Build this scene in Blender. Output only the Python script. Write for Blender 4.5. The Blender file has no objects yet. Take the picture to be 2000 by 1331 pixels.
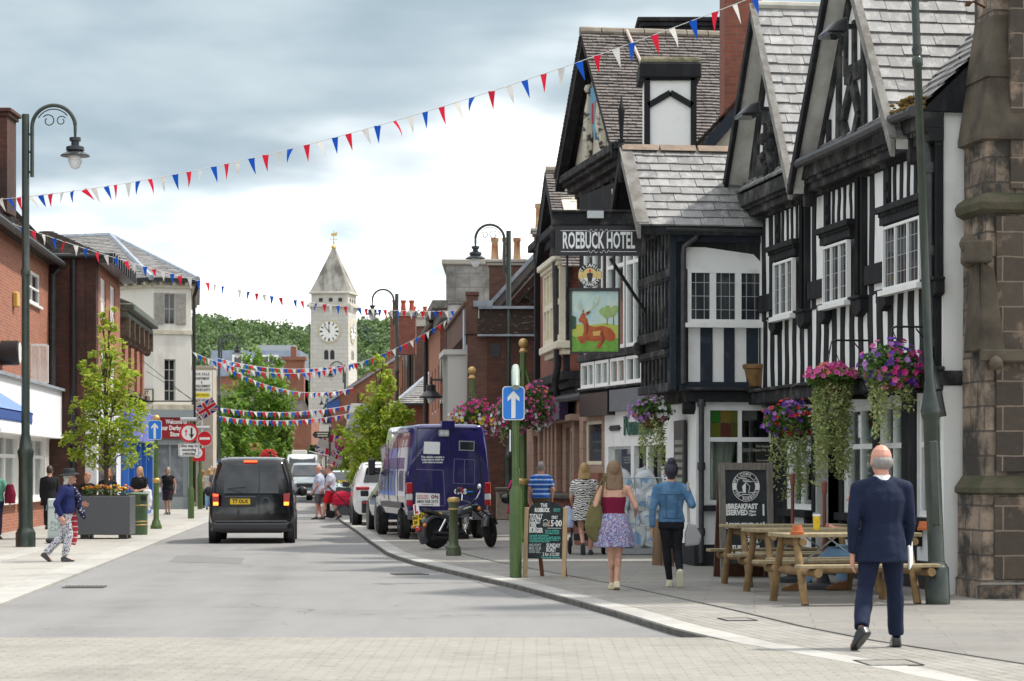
import bpy, bmesh, math, random
from mathutils import Vector, Matrix, noise
R_=math.radians
random.seed(7)
F=4722.0; H=1.58; HV=916.0
SC=bpy.context.scene; COL=SC.collection
WM={}
V=Vector
def P(u,v,Y): return V(((u-1000)/F*Y,Y,H-(v-HV)/F*Y))
def G(u,v,z=0.0):
    Y=(H-z)*F/(v-HV); return V(((u-1000)/F*Y,Y,z))
def tag(o,label=None,cat=None,group=None,kind=None):
    if label: o['label']=label
    if cat: o['category']=cat
    if group: o['group']=group
    if kind: o['kind']=kind
    return o
def thing(name,label,cat,loc=(0,0,0),rz=0,group=None,rx=0,ry=0):
    o=bpy.data.objects.new(name,None); COL.objects.link(o)
    o.empty_display_size=.1
    o.location=loc; o.rotation_euler=(rx,ry,rz)
    WM[o.name]=Matrix.LocRotScale(V(loc),o.rotation_euler.to_quaternion(),None)
    return tag(o,label,cat,group)
def Rz(a): return Matrix.Rotation(a,3,'Z')
class MB:
    def __init__(s): s.v=[]; s.f=[]; s.mi=[]
    def add(s,vs,fs,mi=0):
        n=len(s.v); s.v+=[tuple(p) for p in vs]; s.f+=[tuple(i+n for i in f) for f in fs]; s.mi+=[mi]*len(fs); return s
    def hexa(s,p,mi=0): # 0-3 bottom ccw, 4-7 top
        return s.add(p,[(3,2,1,0),(4,5,6,7),(0,1,5,4),(1,2,6,5),(2,3,7,6),(3,0,4,7)],mi)
    def box(s,c,d,R=None,mi=0):
        c=V(c); x,y,z=d[0]/2,d[1]/2,d[2]/2
        if isinstance(R,(int,float)): R=Rz(R)
        ps=[V(q) for q in ((-x,-y,-z),(x,-y,-z),(x,y,-z),(-x,y,-z),(-x,-y,z),(x,-y,z),(x,y,z),(-x,y,z))]
        if R is not None: ps=[R@q for q in ps]
        return s.hexa([c+q for q in ps],mi)
    def bar(s,a,b,w,h,mi=0,up=(0,0,1)): # rectangular bar from a to b
        a=V(a); b=V(b); d=(b-a).normalized(); up=V(up)
        if abs(d.dot(up))>.98: up=V((0,1,0))
        x=d.cross(up).normalized(); z=x.cross(d)
        x*=w/2; z*=h/2
        return s.hexa([a-x-z,a+x-z,b+x-z,b-x-z,a-x+z,a+x+z,b+x+z,b-x+z],mi)
    def prism(s,poly,vec,mi=0):
        n=len(poly); vec=V(vec); ps=[V(p) for p in poly]; qs=[p+vec for p in ps]
        return s.add(ps+qs,[tuple(range(n))[::-1],tuple(range(n,2*n))]+[(i,(i+1)%n,n+(i+1)%n,n+i) for i in range(n)],mi)
    def poly(s,pts,mi=0): return s.add(pts,[tuple(range(len(pts)))],mi)
    def loft(s,rings,cap=True,mi=0,closed=True):
        n=len(rings[0]); vs=[p for r in rings for p in r]; fs=[]
        for k in range(len(rings)-1):
            for i in range(n if closed else n-1):
                j=(i+1)%n; fs.append((k*n+i,k*n+j,(k+1)*n+j,(k+1)*n+i))
        if cap and closed:
            fs.append(tuple(range(n))[::-1]); m=(len(rings)-1)*n; fs.append(tuple(range(m,m+n)))
        return s.add(vs,fs,mi)
    def tube(s,pts,r,n=8,mi=0,cap=True):
        pts=[V(p) for p in pts]; m=len(pts); rs=r if isinstance(r,(list,tuple)) else [r]*m
        rings=[]; px=None
        for i,p in enumerate(pts):
            d=(pts[min(i+1,m-1)]-pts[max(i-1,0)])
            d=d.normalized() if d.length>1e-9 else V((0,0,1))
            if px is None:
                px=d.cross(V((0,0,1)) if abs(d.z)<.9 else V((1,0,0))).normalized()
            else:
                px=(px-d*px.dot(d))
                px=px.normalized() if px.length>1e-6 else d.orthogonal().normalized()
            py=d.cross(px)
            rings.append([p+px*(rs[i]*math.cos(6.28319*k/n))+py*(rs[i]*math.sin(6.28319*k/n)) for k in range(n)])
        return s.loft(rings,cap,mi)
    def lathe(s,prof,c=(0,0,0),n=20,R=None,mi=0,cap=True):
        c=V(c); rings=[]
        for r,z in prof:
            rg=[V((r*math.cos(6.28319*k/n),r*math.sin(6.28319*k/n),z)) for k in range(n)]
            if R is not None: rg=[R@q for q in rg]
            rings.append([c+q for q in rg])
        return s.loft(rings,cap,mi)
    def sphere(s,c,r,n=10,sc=(1,1,1),R=None,mi=0):
        c=V(c); m=max(4,n//2); vs=[]; fs=[]
        def q(a,b):
            p=V((r*sc[0]*math.sin(a)*math.cos(b),r*sc[1]*math.sin(a)*math.sin(b),r*sc[2]*math.cos(a)))
            return c+(R@p if R is not None else p)
        vs.append(q(0,0))
        for i in range(1,m):
            for k in range(n): vs.append(q(math.pi*i/m,6.28319*k/n))
        vs.append(q(math.pi,0))
        for k in range(n): fs.append((0,1+k,1+(k+1)%n))
        for i in range(m-2):
            for k in range(n):
                a=1+i*n+k; b=1+i*n+(k+1)%n; fs.append((a,a+n,b+n,b))
        l=len(vs)-1
        for k in range(n): fs.append((l,l-n+(k+1)%n,l-n+k))
        return s.add(vs,fs,mi)
    def cone(s,a,b,ra,rb,n=10,mi=0): # tapered capsule
        s.tube([a,b],[ra,rb],n,mi); s.sphere(a,ra,n,mi=mi); s.sphere(b,rb,n,mi=mi); return s
    def build(s,name,mat,parent=None,smooth=False,bevel=0,local=False,sharp=40,solid=0,seg=1,subsurf=0,recalc=True):
        me=bpy.data.meshes.new(name)
        vs=s.v
        if parent is not None and not local:
            im=WM[parent.name].inverted(); vs=[im@V(p) for p in vs]
        me.from_pydata(vs,[],s.f)
        mats=mat if isinstance(mat,(list,tuple)) else [mat]
        for m in mats: me.materials.append(m)
        if len(mats)>1: me.polygons.foreach_set('material_index',s.mi)
        if bevel or recalc:
            bm=bmesh.new(); bm.from_mesh(me)
            if recalc and len(bm.faces)<60000: bmesh.ops.recalc_face_normals(bm,faces=bm.faces)
            if bevel:
                es=[e for e in bm.edges if len(e.link_faces)==2 and e.calc_face_angle(0)>R_(30)]
                if es: bmesh.ops.bevel(bm,geom=es,offset=bevel,segments=seg,affect='EDGES',profile=.6,clamp_overlap=True)
            bm.to_mesh(me); bm.free()
        if smooth:
            me.polygons.foreach_set('use_smooth',[True]*len(me.polygons))
            if sharp<180: me.set_sharp_from_angle(angle=R_(sharp))
        o=bpy.data.objects.new(name,me); COL.objects.link(o)
        if parent is not None:
            o.parent=parent; WM[o.name]=WM[parent.name].copy()
        else: WM[o.name]=Matrix()
        if solid:
            md=o.modifiers.new('s','SOLIDIFY'); md.thickness=solid; md.offset=0
        return o
def kids(o): return [c for c in bpy.data.objects if c.parent==o]
def copy_tree(o,loc=None,rz=None,label=None,group=None,parent=None,ch=None):
    c=o.copy(); COL.objects.link(c)
    if parent: c.parent=parent
    for k in kids(o):
        if k is not c: copy_tree(k,parent=c)
    if loc is not None: c.location=loc
    if rz is not None: c.rotation_euler=(0,0,rz)
    if parent is None: WM[c.name]=Matrix.LocRotScale(V(c.location),c.rotation_euler.to_quaternion(),None)
    if label: c['label']=label
    if group: c['group']=group
    return c
TS=bpy.data.scenes.new('bench')
def evald(o):
    TS.collection.objects.link(o); 
    with bpy.context.temp_override(scene=TS,view_layer=TS.view_layers[0]): dg=bpy.context.evaluated_depsgraph_get(); dg.update()
    return o.evaluated_get(dg)
def bake(o):
    me=bpy.data.meshes.new_from_object(evald(o)); TS.collection.objects.unlink(o)
    o.modifiers.clear(); old=o.data; o.data=me
    return o
def explode(o,gap=.05):
    # every separate cluster of pieces becomes an object of its own
    me=o.data; n=len(me.vertices); par=list(range(n))
    def fd(i):
        while par[i]!=i: par[i]=par[par[i]]; i=par[i]
        return i
    for e in me.edges: par[fd(e.vertices[0])]=fd(e.vertices[1])
    bx={}
    for v in me.vertices:
        k=fd(v.index); c=v.co
        b=bx.setdefault(k,[list(c),list(c)])
        for i in range(3): b[0][i]=min(b[0][i],c[i]); b[1][i]=max(b[1][i],c[i])
    ks=list(bx)
    for i,a in enumerate(ks):
        for b in ks[:i]:
            if all(bx[a][0][q]-gap<bx[b][1][q] and bx[b][0][q]-gap<bx[a][1][q] for q in range(3)): par[fd(a)]=fd(b)
    gs=sorted(set(fd(i) for i in range(n)))
    if len(gs)<2: return
    for g in gs[:100]:
        q=o if g==gs[0] else o.copy()
        m=me.copy(); bm=bmesh.new(); bm.from_mesh(m); bm.verts.ensure_lookup_table()
        bmesh.ops.delete(bm,geom=[v for v in bm.verts if fd(v.index)!=g],context='VERTS'); bm.to_mesh(m); bm.free(); q.data=m
        if q is not o: COL.objects.link(q)
# ---------------------------------------------------------------- materials
def rgb(h):
    c=[int(h[i:i+2],16)/255 for i in (0,2,4)]
    return tuple(((x/12.92) if x<.04045 else ((x+.055)/1.055)**2.4) for x in c)+(1,)
def lin(c): return rgb(c) if isinstance(c,str) else (tuple(c)+(1,) if len(c)==3 else tuple(c))
class NT:
    def __init__(s,name):
        s.m=bpy.data.materials.new(name); s.m.use_nodes=True; s.t=s.m.node_tree; s.n=s.t.nodes
        s.b=s.n['Principled BSDF']; s.geo=s.n.new('ShaderNodeNewGeometry')
    def new(s,t,**k):
        n=s.n.new(t)
        for a,b in k.items():
            if a.startswith('i_'): 
                key=a[2:]; key=int(key) if key.isdigit() else key.replace('_',' ')
                if hasattr(b,'is_output') and not isinstance(b,(int,float)): s.t.links.new(b,n.inputs[key])
                else: n.inputs[key].default_value=b
            else: setattr(n,a,b)
        return n
    def link(s,a,b): s.t.links.new(a,b)
    def noise(s,scale,vec=None,detail=4,rough=.6):
        n=s.new('ShaderNodeTexNoise',i_Scale=scale,i_Detail=detail,i_Roughness=rough)
        s.link(vec or s.geo.outputs['Position'],n.inputs['Vector']); return n.outputs['Fac']
    def ramp(s,fac,a,b,ca=(0,0,0,1),cb=(1,1,1,1)):
        r=s.new('ShaderNodeValToRGB'); e=r.color_ramp.elements
        e[0].position=a; e[0].color=ca; e[1].position=b; e[1].color=cb
        s.link(fac,r.inputs[0]); return r.outputs[0]
    def mix(s,fac,a,b,mode='MIX'):
        n=s.new('ShaderNodeMix',data_type='RGBA',blend_type=mode)
        for x,k in ((fac,0),(a,6),(b,7)):
            if hasattr(x,'is_output'): s.link(x,n.inputs[k])
            elif k==0: n.inputs[0].default_value=x
            else: n.inputs[k].default_value=lin(x)
        return n.outputs[2]
    def math(s,op,a,b=0.,c=None):
        n=s.new('ShaderNodeMath',operation=op)
        for x,k in ((a,0),(b,1)):
            if hasattr(x,'is_output'): s.link(x,n.inputs[k])
            else: n.inputs[k].default_value=x
        return n.outputs[0]
    def comb(s,x,y,z=0.):
        n=s.new('ShaderNodeCombineXYZ')
        for q,k in ((x,0),(y,1),(z,2)):
            if hasattr(q,'is_output'): s.link(q,n.inputs[k])
            else: n.inputs[k].default_value=q
        return n.outputs[0]
    def bump(s,h,strength=.3,dist=.02):
        n=s.new('ShaderNodeBump',i_Strength=strength,i_Distance=dist); s.link(h,n.inputs['Height'])
        s.link(n.outputs[0],s.b.inputs['Normal'])
    def wall(s): # (horizontal run along the wall, height)
        p=s.new('ShaderNodeSeparateXYZ'); s.link(s.geo.outputs['Position'],p.inputs[0])
        q=s.new('ShaderNodeSeparateXYZ'); s.link(s.geo.outputs['True Normal'],q.inputs[0])
        ax=s.math('ABSOLUTE',q.outputs[0]); ay=s.math('ABSOLUTE',q.outputs[1])
        k=s.math('GREATER_THAN',ax,ay)
        h=s.math('ADD',s.math('MULTIPLY',p.outputs[1],k),s.math('MULTIPLY',p.outputs[0],s.math('SUBTRACT',1.,k)))
        return s.comb(h,p.outputs[2])
    def base(s,c):
        if hasattr(c,'is_output'): s.link(c,s.b.inputs['Base Color'])
        else: s.b.inputs['Base Color'].default_value=lin(c)
MATS={}
def M(name,col,rough=.6,metal=0,ns=0,col2=None,lo=.35,hi=.65,bump=0,bs=30,isl=0,coat=0,ior=1.5,bd=.01,stretch=None):
    if name in MATS: return MATS[name]
    t=NT(name); b=t.b; b.inputs['Roughness'].default_value=rough; b.inputs['Metallic'].default_value=metal
    b.inputs['IOR'].default_value=ior
    if coat: b.inputs['Coat Weight'].default_value=coat
    if rough>=.7: b.inputs['Specular IOR Level'].default_value=.22
    c=lin(col); vec=None
    if stretch:
        mp=t.new('ShaderNodeMapping'); mp.inputs['Scale'].default_value=stretch; t.link(t.geo.outputs['Position'],mp.inputs[0]); vec=mp.outputs[0]
    if ns: c=t.mix(t.ramp(t.noise(ns,vec),lo,hi),c,col2 or tuple(x*.6 for x in lin(col)[:3]))
    if isl:
        k=t.math('ADD',t.math('MULTIPLY',t.geo.outputs['Random Per Island'],2*isl),1-isl)
        n=t.new('ShaderNodeVectorMath',operation='SCALE')
        if hasattr(c,'is_output'): t.link(c,n.inputs[0])
        else: n.inputs[0].default_value=c[:3]
        t.link(k,n.inputs['Scale']); c=n.outputs[0]
    t.base(c)
    if bump: t.bump(t.noise(bs,vec),bump,bd)
    MATS[name]=t.m; return t.m
def brick(name,c1,c2,mortar,bw=.225,bh=.075,ms=.009,dirt=None,dscale=.8,dlo=.45,dhi=.75,rough=.85,off=.5,bump=.5,floor=0,rot=0.,nb=0,bias=0.):
    t=NT(name); t.b.inputs['Roughness'].default_value=rough
    if floor:
        mp=t.new('ShaderNodeMapping'); mp.inputs['Rotation'].default_value=(0,0,rot); t.link(t.geo.outputs['Position'],mp.inputs[0]); vec=mp.outputs[0]
    else: vec=t.wall()
    if nb: 
        nz=t.new('ShaderNodeTexNoise',i_Scale=6.); t.link(t.geo.outputs['Position'],nz.inputs['Vector'])
        sc=t.new('ShaderNodeVectorMath',operation='SCALE'); sc.inputs['Scale'].default_value=nb; t.link(nz.outputs['Color'],sc.inputs[0])
        ad=t.new('ShaderNodeVectorMath',operation='ADD'); t.link(vec,ad.inputs[0]); t.link(sc.outputs[0],ad.inputs[1]); vec=ad.outputs[0]
    bt=t.new('ShaderNodeTexBrick',offset=off,i_Scale=1.); bt.inputs['Color1'].default_value=lin(c1); bt.inputs['Color2'].default_value=lin(c2)
    bt.inputs['Mortar'].default_value=lin(mortar); bt.inputs['Mortar Size'].default_value=ms; bt.inputs['Mortar Smooth'].default_value=.3
    bt.inputs['Brick Width'].default_value=bw; bt.inputs['Row Height'].default_value=bh; bt.inputs['Bias'].default_value=bias
    t.link(vec,bt.inputs['Vector']); c=bt.outputs['Color']
    c=t.mix(t.ramp(t.noise(9.,None,6,.7),.3,.7),c,t.mix(.28,c,(0,0,0)))
    if dirt: c=t.mix(t.ramp(t.noise(dscale,None,6,.65),dlo,dhi),c,dirt)
    if floor: # trodden-in spots and stains
        vo=t.new('ShaderNodeTexVoronoi',i_Scale=1.7); t.link(t.geo.outputs['Position'],vo.inputs['Vector'])
        sp=t.new('ShaderNodeSeparateColor'); t.link(vo.outputs['Color'],sp.inputs[0])
        k=t.math('MULTIPLY',t.ramp(vo.outputs['Distance'],.03,.05,(1,1,1,1),(0,0,0,1)),t.math('GREATER_THAN',sp.outputs[0],.45)); c=t.mix(k,c,t.mix(sp.outputs[1],(.1,.1,.09),(.5,.48,.44)))
        c=t.mix(t.ramp(t.noise(.55,None,5,.65),.5,.68),c,t.mix(.3,c,(.08,.075,.07)))
    t.base(c)
    h=t.math('ADD',t.math('MULTIPLY',bt.outputs['Fac'],-1.),t.math('MULTIPLY',t.noise(40.),.4))
    t.bump(h,bump,.01)
    MATS[name]=t.m; return t.m
def leafmat(name,c1,c2,trans=.35):
    t=NT(name); r=t.geo.outputs['Random Per Island']
    c=t.mix(r,c1,c2); t.base(c); t.b.inputs['Roughness'].default_value=.55
    tr=t.new('ShaderNodeBsdfTranslucent'); t.link(c,tr.inputs[0])
    mx=t.new('ShaderNodeMixShader'); mx.inputs[0].default_value=trans
    t.link(t.b.outputs[0],mx.inputs[1]); t.link(tr.outputs[0],mx.inputs[2])
    t.link(mx.outputs[0],t.n['Material Output'].inputs[0]); MATS[name]=t.m; return t.m
def glassmat(name,tint=(.85,.9,.9),refl=.05,rough=.02):
    t=NT(name); tr=t.new('ShaderNodeBsdfTransparent'); tr.inputs[0].default_value=lin(tint)
    gl=t.new('ShaderNodeBsdfGlossy'); gl.inputs['Roughness'].default_value=rough; gl.inputs[0].default_value=(1,1,1,1)
    lw=t.new('ShaderNodeFresnel'); lw.inputs[0].default_value=1.5
    f=t.math('ADD',t.math('MULTIPLY',lw.outputs[0],.55),refl)
    mx=t.new('ShaderNodeMixShader'); t.link(f,mx.inputs[0]); t.link(tr.outputs[0],mx.inputs[1]); t.link(gl.outputs[0],mx.inputs[2])
    t.link(mx.outputs[0],t.n['Material Output'].inputs[0]); MATS[name]=t.m; return t.m
BLACKT=M('black_timber',(.014,.014,.016),.75,ns=5,col2=(.045,.045,.047),lo=.5,hi=.8,bump=.5,bs=14,bd=.02,stretch=(1,1,.25))
TIMB=M('worn_timber',(.022,.022,.024),.8,ns=3,col2=(.11,.105,.1),lo=.48,hi=.72,bump=.6,bs=18,bd=.02)
WHITER=M('white_render',(.76,.76,.74),.8,ns=2.2,col2=(.6,.59,.56),lo=.52,hi=.85,bump=.25,bs=9)
WHITEP=M('white_paint',(.78,.78,.76),.45,ns=4,col2=(.66,.65,.62),lo=.5,hi=.8)
CREAMP=M('cream_paint',(.72,.67,.52),.5,ns=3,col2=(.6,.55,.42))
GREENM=M('green_metal',(.032,.055,.024),.38,ns=5,col2=(.045,.06,.026),coat=.3)
OLIVEM=M('olive_metal',(.062,.115,.02),.4,ns=5,col2=(.05,.09,.02),coat=.3)
DGREEN=M('dark_green_metal',(.012,.021,.016),.36,ns=5,col2=(.024,.036,.024),coat=.3,bump=.1,bs=40)
GOLD=M('gold_paint',(.5,.33,.12),.4,metal=.4)
BLACKM=M('black_metal',(.014,.014,.016),.4)
GREYM=M('grey_metal',(.42,.44,.45),.4,metal=.5)
CHROME=M('chrome',(.75,.75,.76),.15,metal=1)
RUBBER=M('rubber',(.015,.015,.015),.85,bump=.2,bs=60)
GLASSD=M('dark_glass',(.012,.015,.018),.06,ns=1.2,col2=(.05,.055,.06),ior=1.5)
GLASSC=glassmat('clear_glass')
LEAD=M('lead_flashing',(.2,.23,.27),.55,ns=4,col2=(.33,.36,.4))
STONEC=M('pale_stone',(.5,.48,.42),.85,ns=1.5,col2=(.33,.31,.27),bump=.3,bs=12)
PIPE=M('black_pipe',(.02,.023,.027),.5,ns=6,col2=(.05,.05,.05))
BRK_L=brick('red_brick',(.34,.115,.055),(.25,.075,.04),(.3,.22,.17),dirt=(.12,.05,.035),dscale=.7,dlo=.5,dhi=.85)
BRK_O=brick('orange_brick',(.44,.15,.075),(.33,.1,.055),(.38,.26,.2),dirt=(.2,.085,.055),dscale=.9,dlo=.55,dhi=.85)
BRK_D=brick('sooty_shaded_brick',(.155,.052,.03),(.09,.032,.022),(.07,.05,.042),dirt=(.025,.018,.016),dscale=.55,dlo=.4,dhi=.75)
BRK_B=brick('brown_brick',(.19,.085,.055),(.125,.055,.038),(.14,.1,.08),dirt=(.05,.028,.022),dscale=.4,dlo=.4,dhi=.8)
BRK_R=brick('bright_brick',(.29,.085,.05),(.21,.06,.038),(.18,.11,.085),dirt=(.12,.04,.03),dscale=.8,dlo=.55,dhi=.85)
STONE=brick('ashlar_stone',(.4,.3,.22),(.24,.185,.14),(.11,.09,.075),bw=.47,bh=.29,ms=.014,dirt=(.04,.034,.028),dscale=2.1,dlo=.4,dhi=.57,nb=.02,bump=.9)
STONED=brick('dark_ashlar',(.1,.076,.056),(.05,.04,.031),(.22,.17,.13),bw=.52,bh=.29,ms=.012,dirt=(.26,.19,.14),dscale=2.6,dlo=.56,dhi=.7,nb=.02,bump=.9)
TOWERS=brick('portland_stone',(.64,.615,.56),(.58,.555,.505),(.43,.41,.37),bw=1.1,bh=.45,ms=.02,dirt=(.45,.42,.36),dscale=.25,dlo=.5,dhi=.8)
PARAP=brick('stained_parapet',(.42,.41,.37),(.34,.33,.3),(.22,.21,.2),bw=1.,bh=.5,ms=.012,dirt=(.13,.125,.115),dscale=1.2,dlo=.4,dhi=.7)
SANDST=brick('pink_sandstone',(.4,.26,.19),(.33,.21,.155),(.22,.15,.11),bw=.7,bh=.33,ms=.009,dirt=(.24,.15,.11),dscale=1.)
TILEF=brick('far_roof_tile',(.075,.06,.05),(.05,.042,.038),(.02,.018,.016),bw=.2,bh=.1,ms=.012,dirt=(.11,.09,.075),dscale=.8)
SLATEF=brick('far_roof_slate',(.2,.19,.185),(.15,.145,.142),(.08,.08,.08),bw=.42,bh=.17,ms=.012,dirt=(.26,.25,.24),dscale=.8)
def slatemat(name,c1,c2,c3):
    t=NT(name); t.b.inputs['Roughness'].default_value=.6
    c=t.mix(t.geo.outputs['Random Per Island'],c1,c2)
    mp=t.new('ShaderNodeMapping'); mp.inputs['Scale'].default_value=(2.2,2.2,.7); t.link(t.geo.outputs['Position'],mp.inputs[0])
    c=t.mix(t.ramp(t.noise(3.,mp.outputs[0],6,.7),.48,.72),c,c3)
    t.base(c); t.bump(t.noise(22.),.35,.01); MATS[name]=t.m; return t.m
SLATE=slatemat('weathered_slate',(.15,.148,.146),(.27,.266,.262),(.4,.39,.375))
SLATEY=slatemat('stained_slate',(.17,.165,.16),(.27,.262,.255),(.36,.34,.31))
TILE=slatemat('clay_roof_tile',(.08,.068,.062),(.155,.132,.12),(.2,.18,.165))
# ---------------------------------------------------------------- facade frame
class Fr:
    def __init__(s,p,q,side):
        s.o=V((p[0],p[1],0)); d=V((q[0]-p[0],q[1]-p[1],0)); s.L=d.length; s.d=d.normalized()
        s.n=V((s.d.y,-s.d.x,0))*side
    def w(s,a,z,d=0): return s.o+s.d*a+s.n*d+V((0,0,z))
    def px(s,u,v,d=0):
        k=(u-1000)/F; o=s.o+s.n*d # o.x+a dx = k(o.y+a dy)
        a=(k*o.y-o.x)/(s.d.x-k*s.d.y); Y=o.y+a*s.d.y
        return a,H-(v-HV)/F*Y
    def a(s,u,d=0): return s.px(u,0,d)[0]
    def z(s,u,v,d=0): return s.px(u,v,d)[1]
    def box(s,mb,a0,a1,z0,z1,d0,d1,mi=0):
        if a0>a1: a0,a1=a1,a0
        p=[s.w(a0,z0,d0),s.w(a1,z0,d0),s.w(a1,z0,d1),s.w(a0,z0,d1),s.w(a0,z1,d0),s.w(a1,z1,d0),s.w(a1,z1,d1),s.w(a0,z1,d1)]
        return mb.hexa(p,mi)
    def poly(s,mb,pts,d0,d1,mi=0):
        return mb.prism([s.w(a,z,d0) for a,z in pts],s.n*(d1-d0),mi)
    def beam(s,mb,a0,z0,a1,z1,w,d0,d1,mi=0):
        q=V((a1-a0,z1-z0)); n=V((-q.y,q.x)).normalized()*w/2
        return s.poly(mb,[(a0-n.x,z0-n.y),(a1-n.x,z1-n.y),(a1+n.x,z1+n.y),(a0+n.x,z0+n.y)],d0,d1,mi)
    def wall(s,mb,a0,a1,z0,z1,holes=(),rev=.14,depth=.3,mi=0):
        hs=[(min(h[0],h[1]),max(h[0],h[1]),min(h[2],h[3]),max(h[2],h[3])) for h in holes]
        As=sorted(set([a0,a1]+[min(max(x,a0),a1) for h in hs for x in h[:2]])); Zs=sorted(set([z0,z1]+[min(max(x,z0),z1) for h in hs for x in h[2:]]))
        for i in range(len(As)-1):
            for j in range(len(Zs)-1):
                ca=(As[i]+As[i+1])/2; cz=(Zs[j]+Zs[j+1])/2
                if any(h[0]<ca<h[1] and h[2]<cz<h[3] for h in hs): continue
                mb.poly([s.w(As[i],Zs[j]),s.w(As[i+1],Zs[j]),s.w(As[i+1],Zs[j+1]),s.w(As[i],Zs[j+1])],mi)
        for h in hs:
            for (x,y,xx,yy) in ((h[0],h[2],h[0],h[3]),(h[1],h[2],h[1],h[3]),(h[0],h[2],h[1],h[2]),(h[0],h[3],h[1],h[3])):
                mb.poly([s.w(x,y),s.w(xx,yy),s.w(xx,yy,-rev),s.w(x,y,-rev)],mi)
        return mb
    def window(s,par,a0,a1,z0,z1,cols=2,rows=2,d=-.1,fw=.06,bw=.025,mat=None,glass=None,name='window',sill=0,trans=None,thick=.05,lead=0,interior=False):
        if a0>a1: a0,a1=a1,a0
        mb=MB(); t=thick
        s.box(mb,a0,a0+fw,z0,z1,d,d+t); s.box(mb,a1-fw,a1,z0,z1,d,d+t)
        s.box(mb,a0+fw,a1-fw,z0,z0+fw,d,d+t); s.box(mb,a0+fw,a1-fw,z1-fw,z1,d,d+t)
        for i in range(1,cols):
            x=a0+(a1-a0)*i/cols; s.box(mb,x-bw/2,x+bw/2,z0+fw,z1-fw,d+.004,d+t-.004)
        for j in range(1,rows):
            z=z0+(z1-z0)*j/rows; s.box(mb,a0+fw,a1-fw,z-bw/2,z+bw/2,d+.006,d+t-.006)
        if trans: z=z0+(z1-z0)*trans; s.box(mb,a0+fw,a1-fw,z-fw/2,z+fw/2,d+.002,d+t-.002)
        if sill: s.box(mb,a0-.05,a1+.05,z0-.07,z0-.002,d,d+t+sill)
        o=mb.build(name,mat or WHITEP,par)
        g=MB(); s.box(g,a0+.01,a1-.01,z0+.01,z1-.01,d+t*.35,d+t*.45); g.build('pane',glass or GLASSD,o)
        if lead:
            m=MB(); nx=max(1,round((a1-a0)/.13)); nz=max(1,round((z1-z0)/.19))
            for i in range(1,nx): x=a0+(a1-a0)*i/nx; s.box(m,x-.005,x+.005,z0+.02,z1-.02,d+t*.46,d+t*.55)
            for j in range(1,nz): z=z0+(z1-z0)*j/nz; s.box(m,a0+.02,a1-.02,z-.005,z+.005,d+t*.46,d+t*.54)
            m.build('leading',GREYM if lead==1 else BLACKM,o)
        return o
def slates(mb,p00,p10,p01,p11,rowh,colw,th=.012,jit=.15,over=1.25):
    # p00 eave-left, p10 eave-right, p01 ridge-left, p11 ridge-right
    p00,p10,p01,p11=[V(p) for p in (p00,p10,p01,p11)]
    n=(p10-p00).cross(p01-p00).normalized()
    if n.z<0: n=-n
    Ls=((p01-p00).length+(p11-p10).length)/2; rows=max(1,int(Ls/rowh))
    def pt(x,y): return (p00*(1-x)+p10*x)*(1-y)+(p01*(1-x)+p11*x)*y
    for r in range(rows):
        y0=r/rows; y1=min(1,(r+over)/rows); w=(pt(1,y0)-pt(0,y0)).length; k=max(1,round(w/colw))
        xs=[0.]; x=(0 if r%2 else -.5)/k
        while x<1:
            x+=(1+random.uniform(-jit,jit))/k
            if x<1-.2/k: xs.append(max(x,.01))
            else: break
        xs.append(1.)
        for i in range(len(xs)-1):
            xa,xb=xs[i],xs[i+1]
            if xb<=xa: continue
            e=.004/max(w,.1); xa+=e; xb-=e; l=random.uniform(.6,1.5)*th; dy=random.uniform(-.06,.06)/rows
            ya=max(0,y0+dy)
            a,b,c,d=pt(xa,ya),pt(xb,ya),pt(xb,y1),pt(xa,y1)
            t0=n*(l+th); t1=n*.004
            mb.add([a+t0,b+t0,c+t1,d+t1,a+n*.0,b+n*.0],[(0,1,2,3),(4,5,1,0)])
    return mb
def text(body,mat,parent,org,ex,ez,size,name='lettering',align='CENTER',bold=0.,thick=.004,maxw=None,sx=1.,local=False,shear=0):
    cu=bpy.data.curves.new('t','FONT'); cu.body=body; cu.size=size; cu.align_x=align; cu.align_y='CENTER'; cu.offset=bold; cu.extrude=thick/2; cu.resolution_u=2; cu.shear=shear
    o=bpy.data.objects.new('t',cu); me=bpy.data.meshes.new_from_object(evald(o)); bpy.data.objects.remove(o)
    ex=V(ex).normalized(); ez=V(ez).normalized(); ny=ex.cross(ez)
    if maxw and len(me.vertices):
        w=max(v.co.x for v in me.vertices)-min(v.co.x for v in me.vertices); sx=maxw/w if w>0 else 1
    im=Matrix() if (parent is None or local) else WM[parent.name].inverted()
    for v in me.vertices: v.co=im@(V(org)+ex*v.co.x*sx+ez*v.co.y+ny*(v.co.z))
    me.name=name; me.materials.clear(); me.materials.append(mat)
    q=bpy.data.objects.new(name,me); COL.objects.link(q)
    if parent is not None: q.parent=parent; WM[q.name]=WM[parent.name].copy()
    return q
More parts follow.
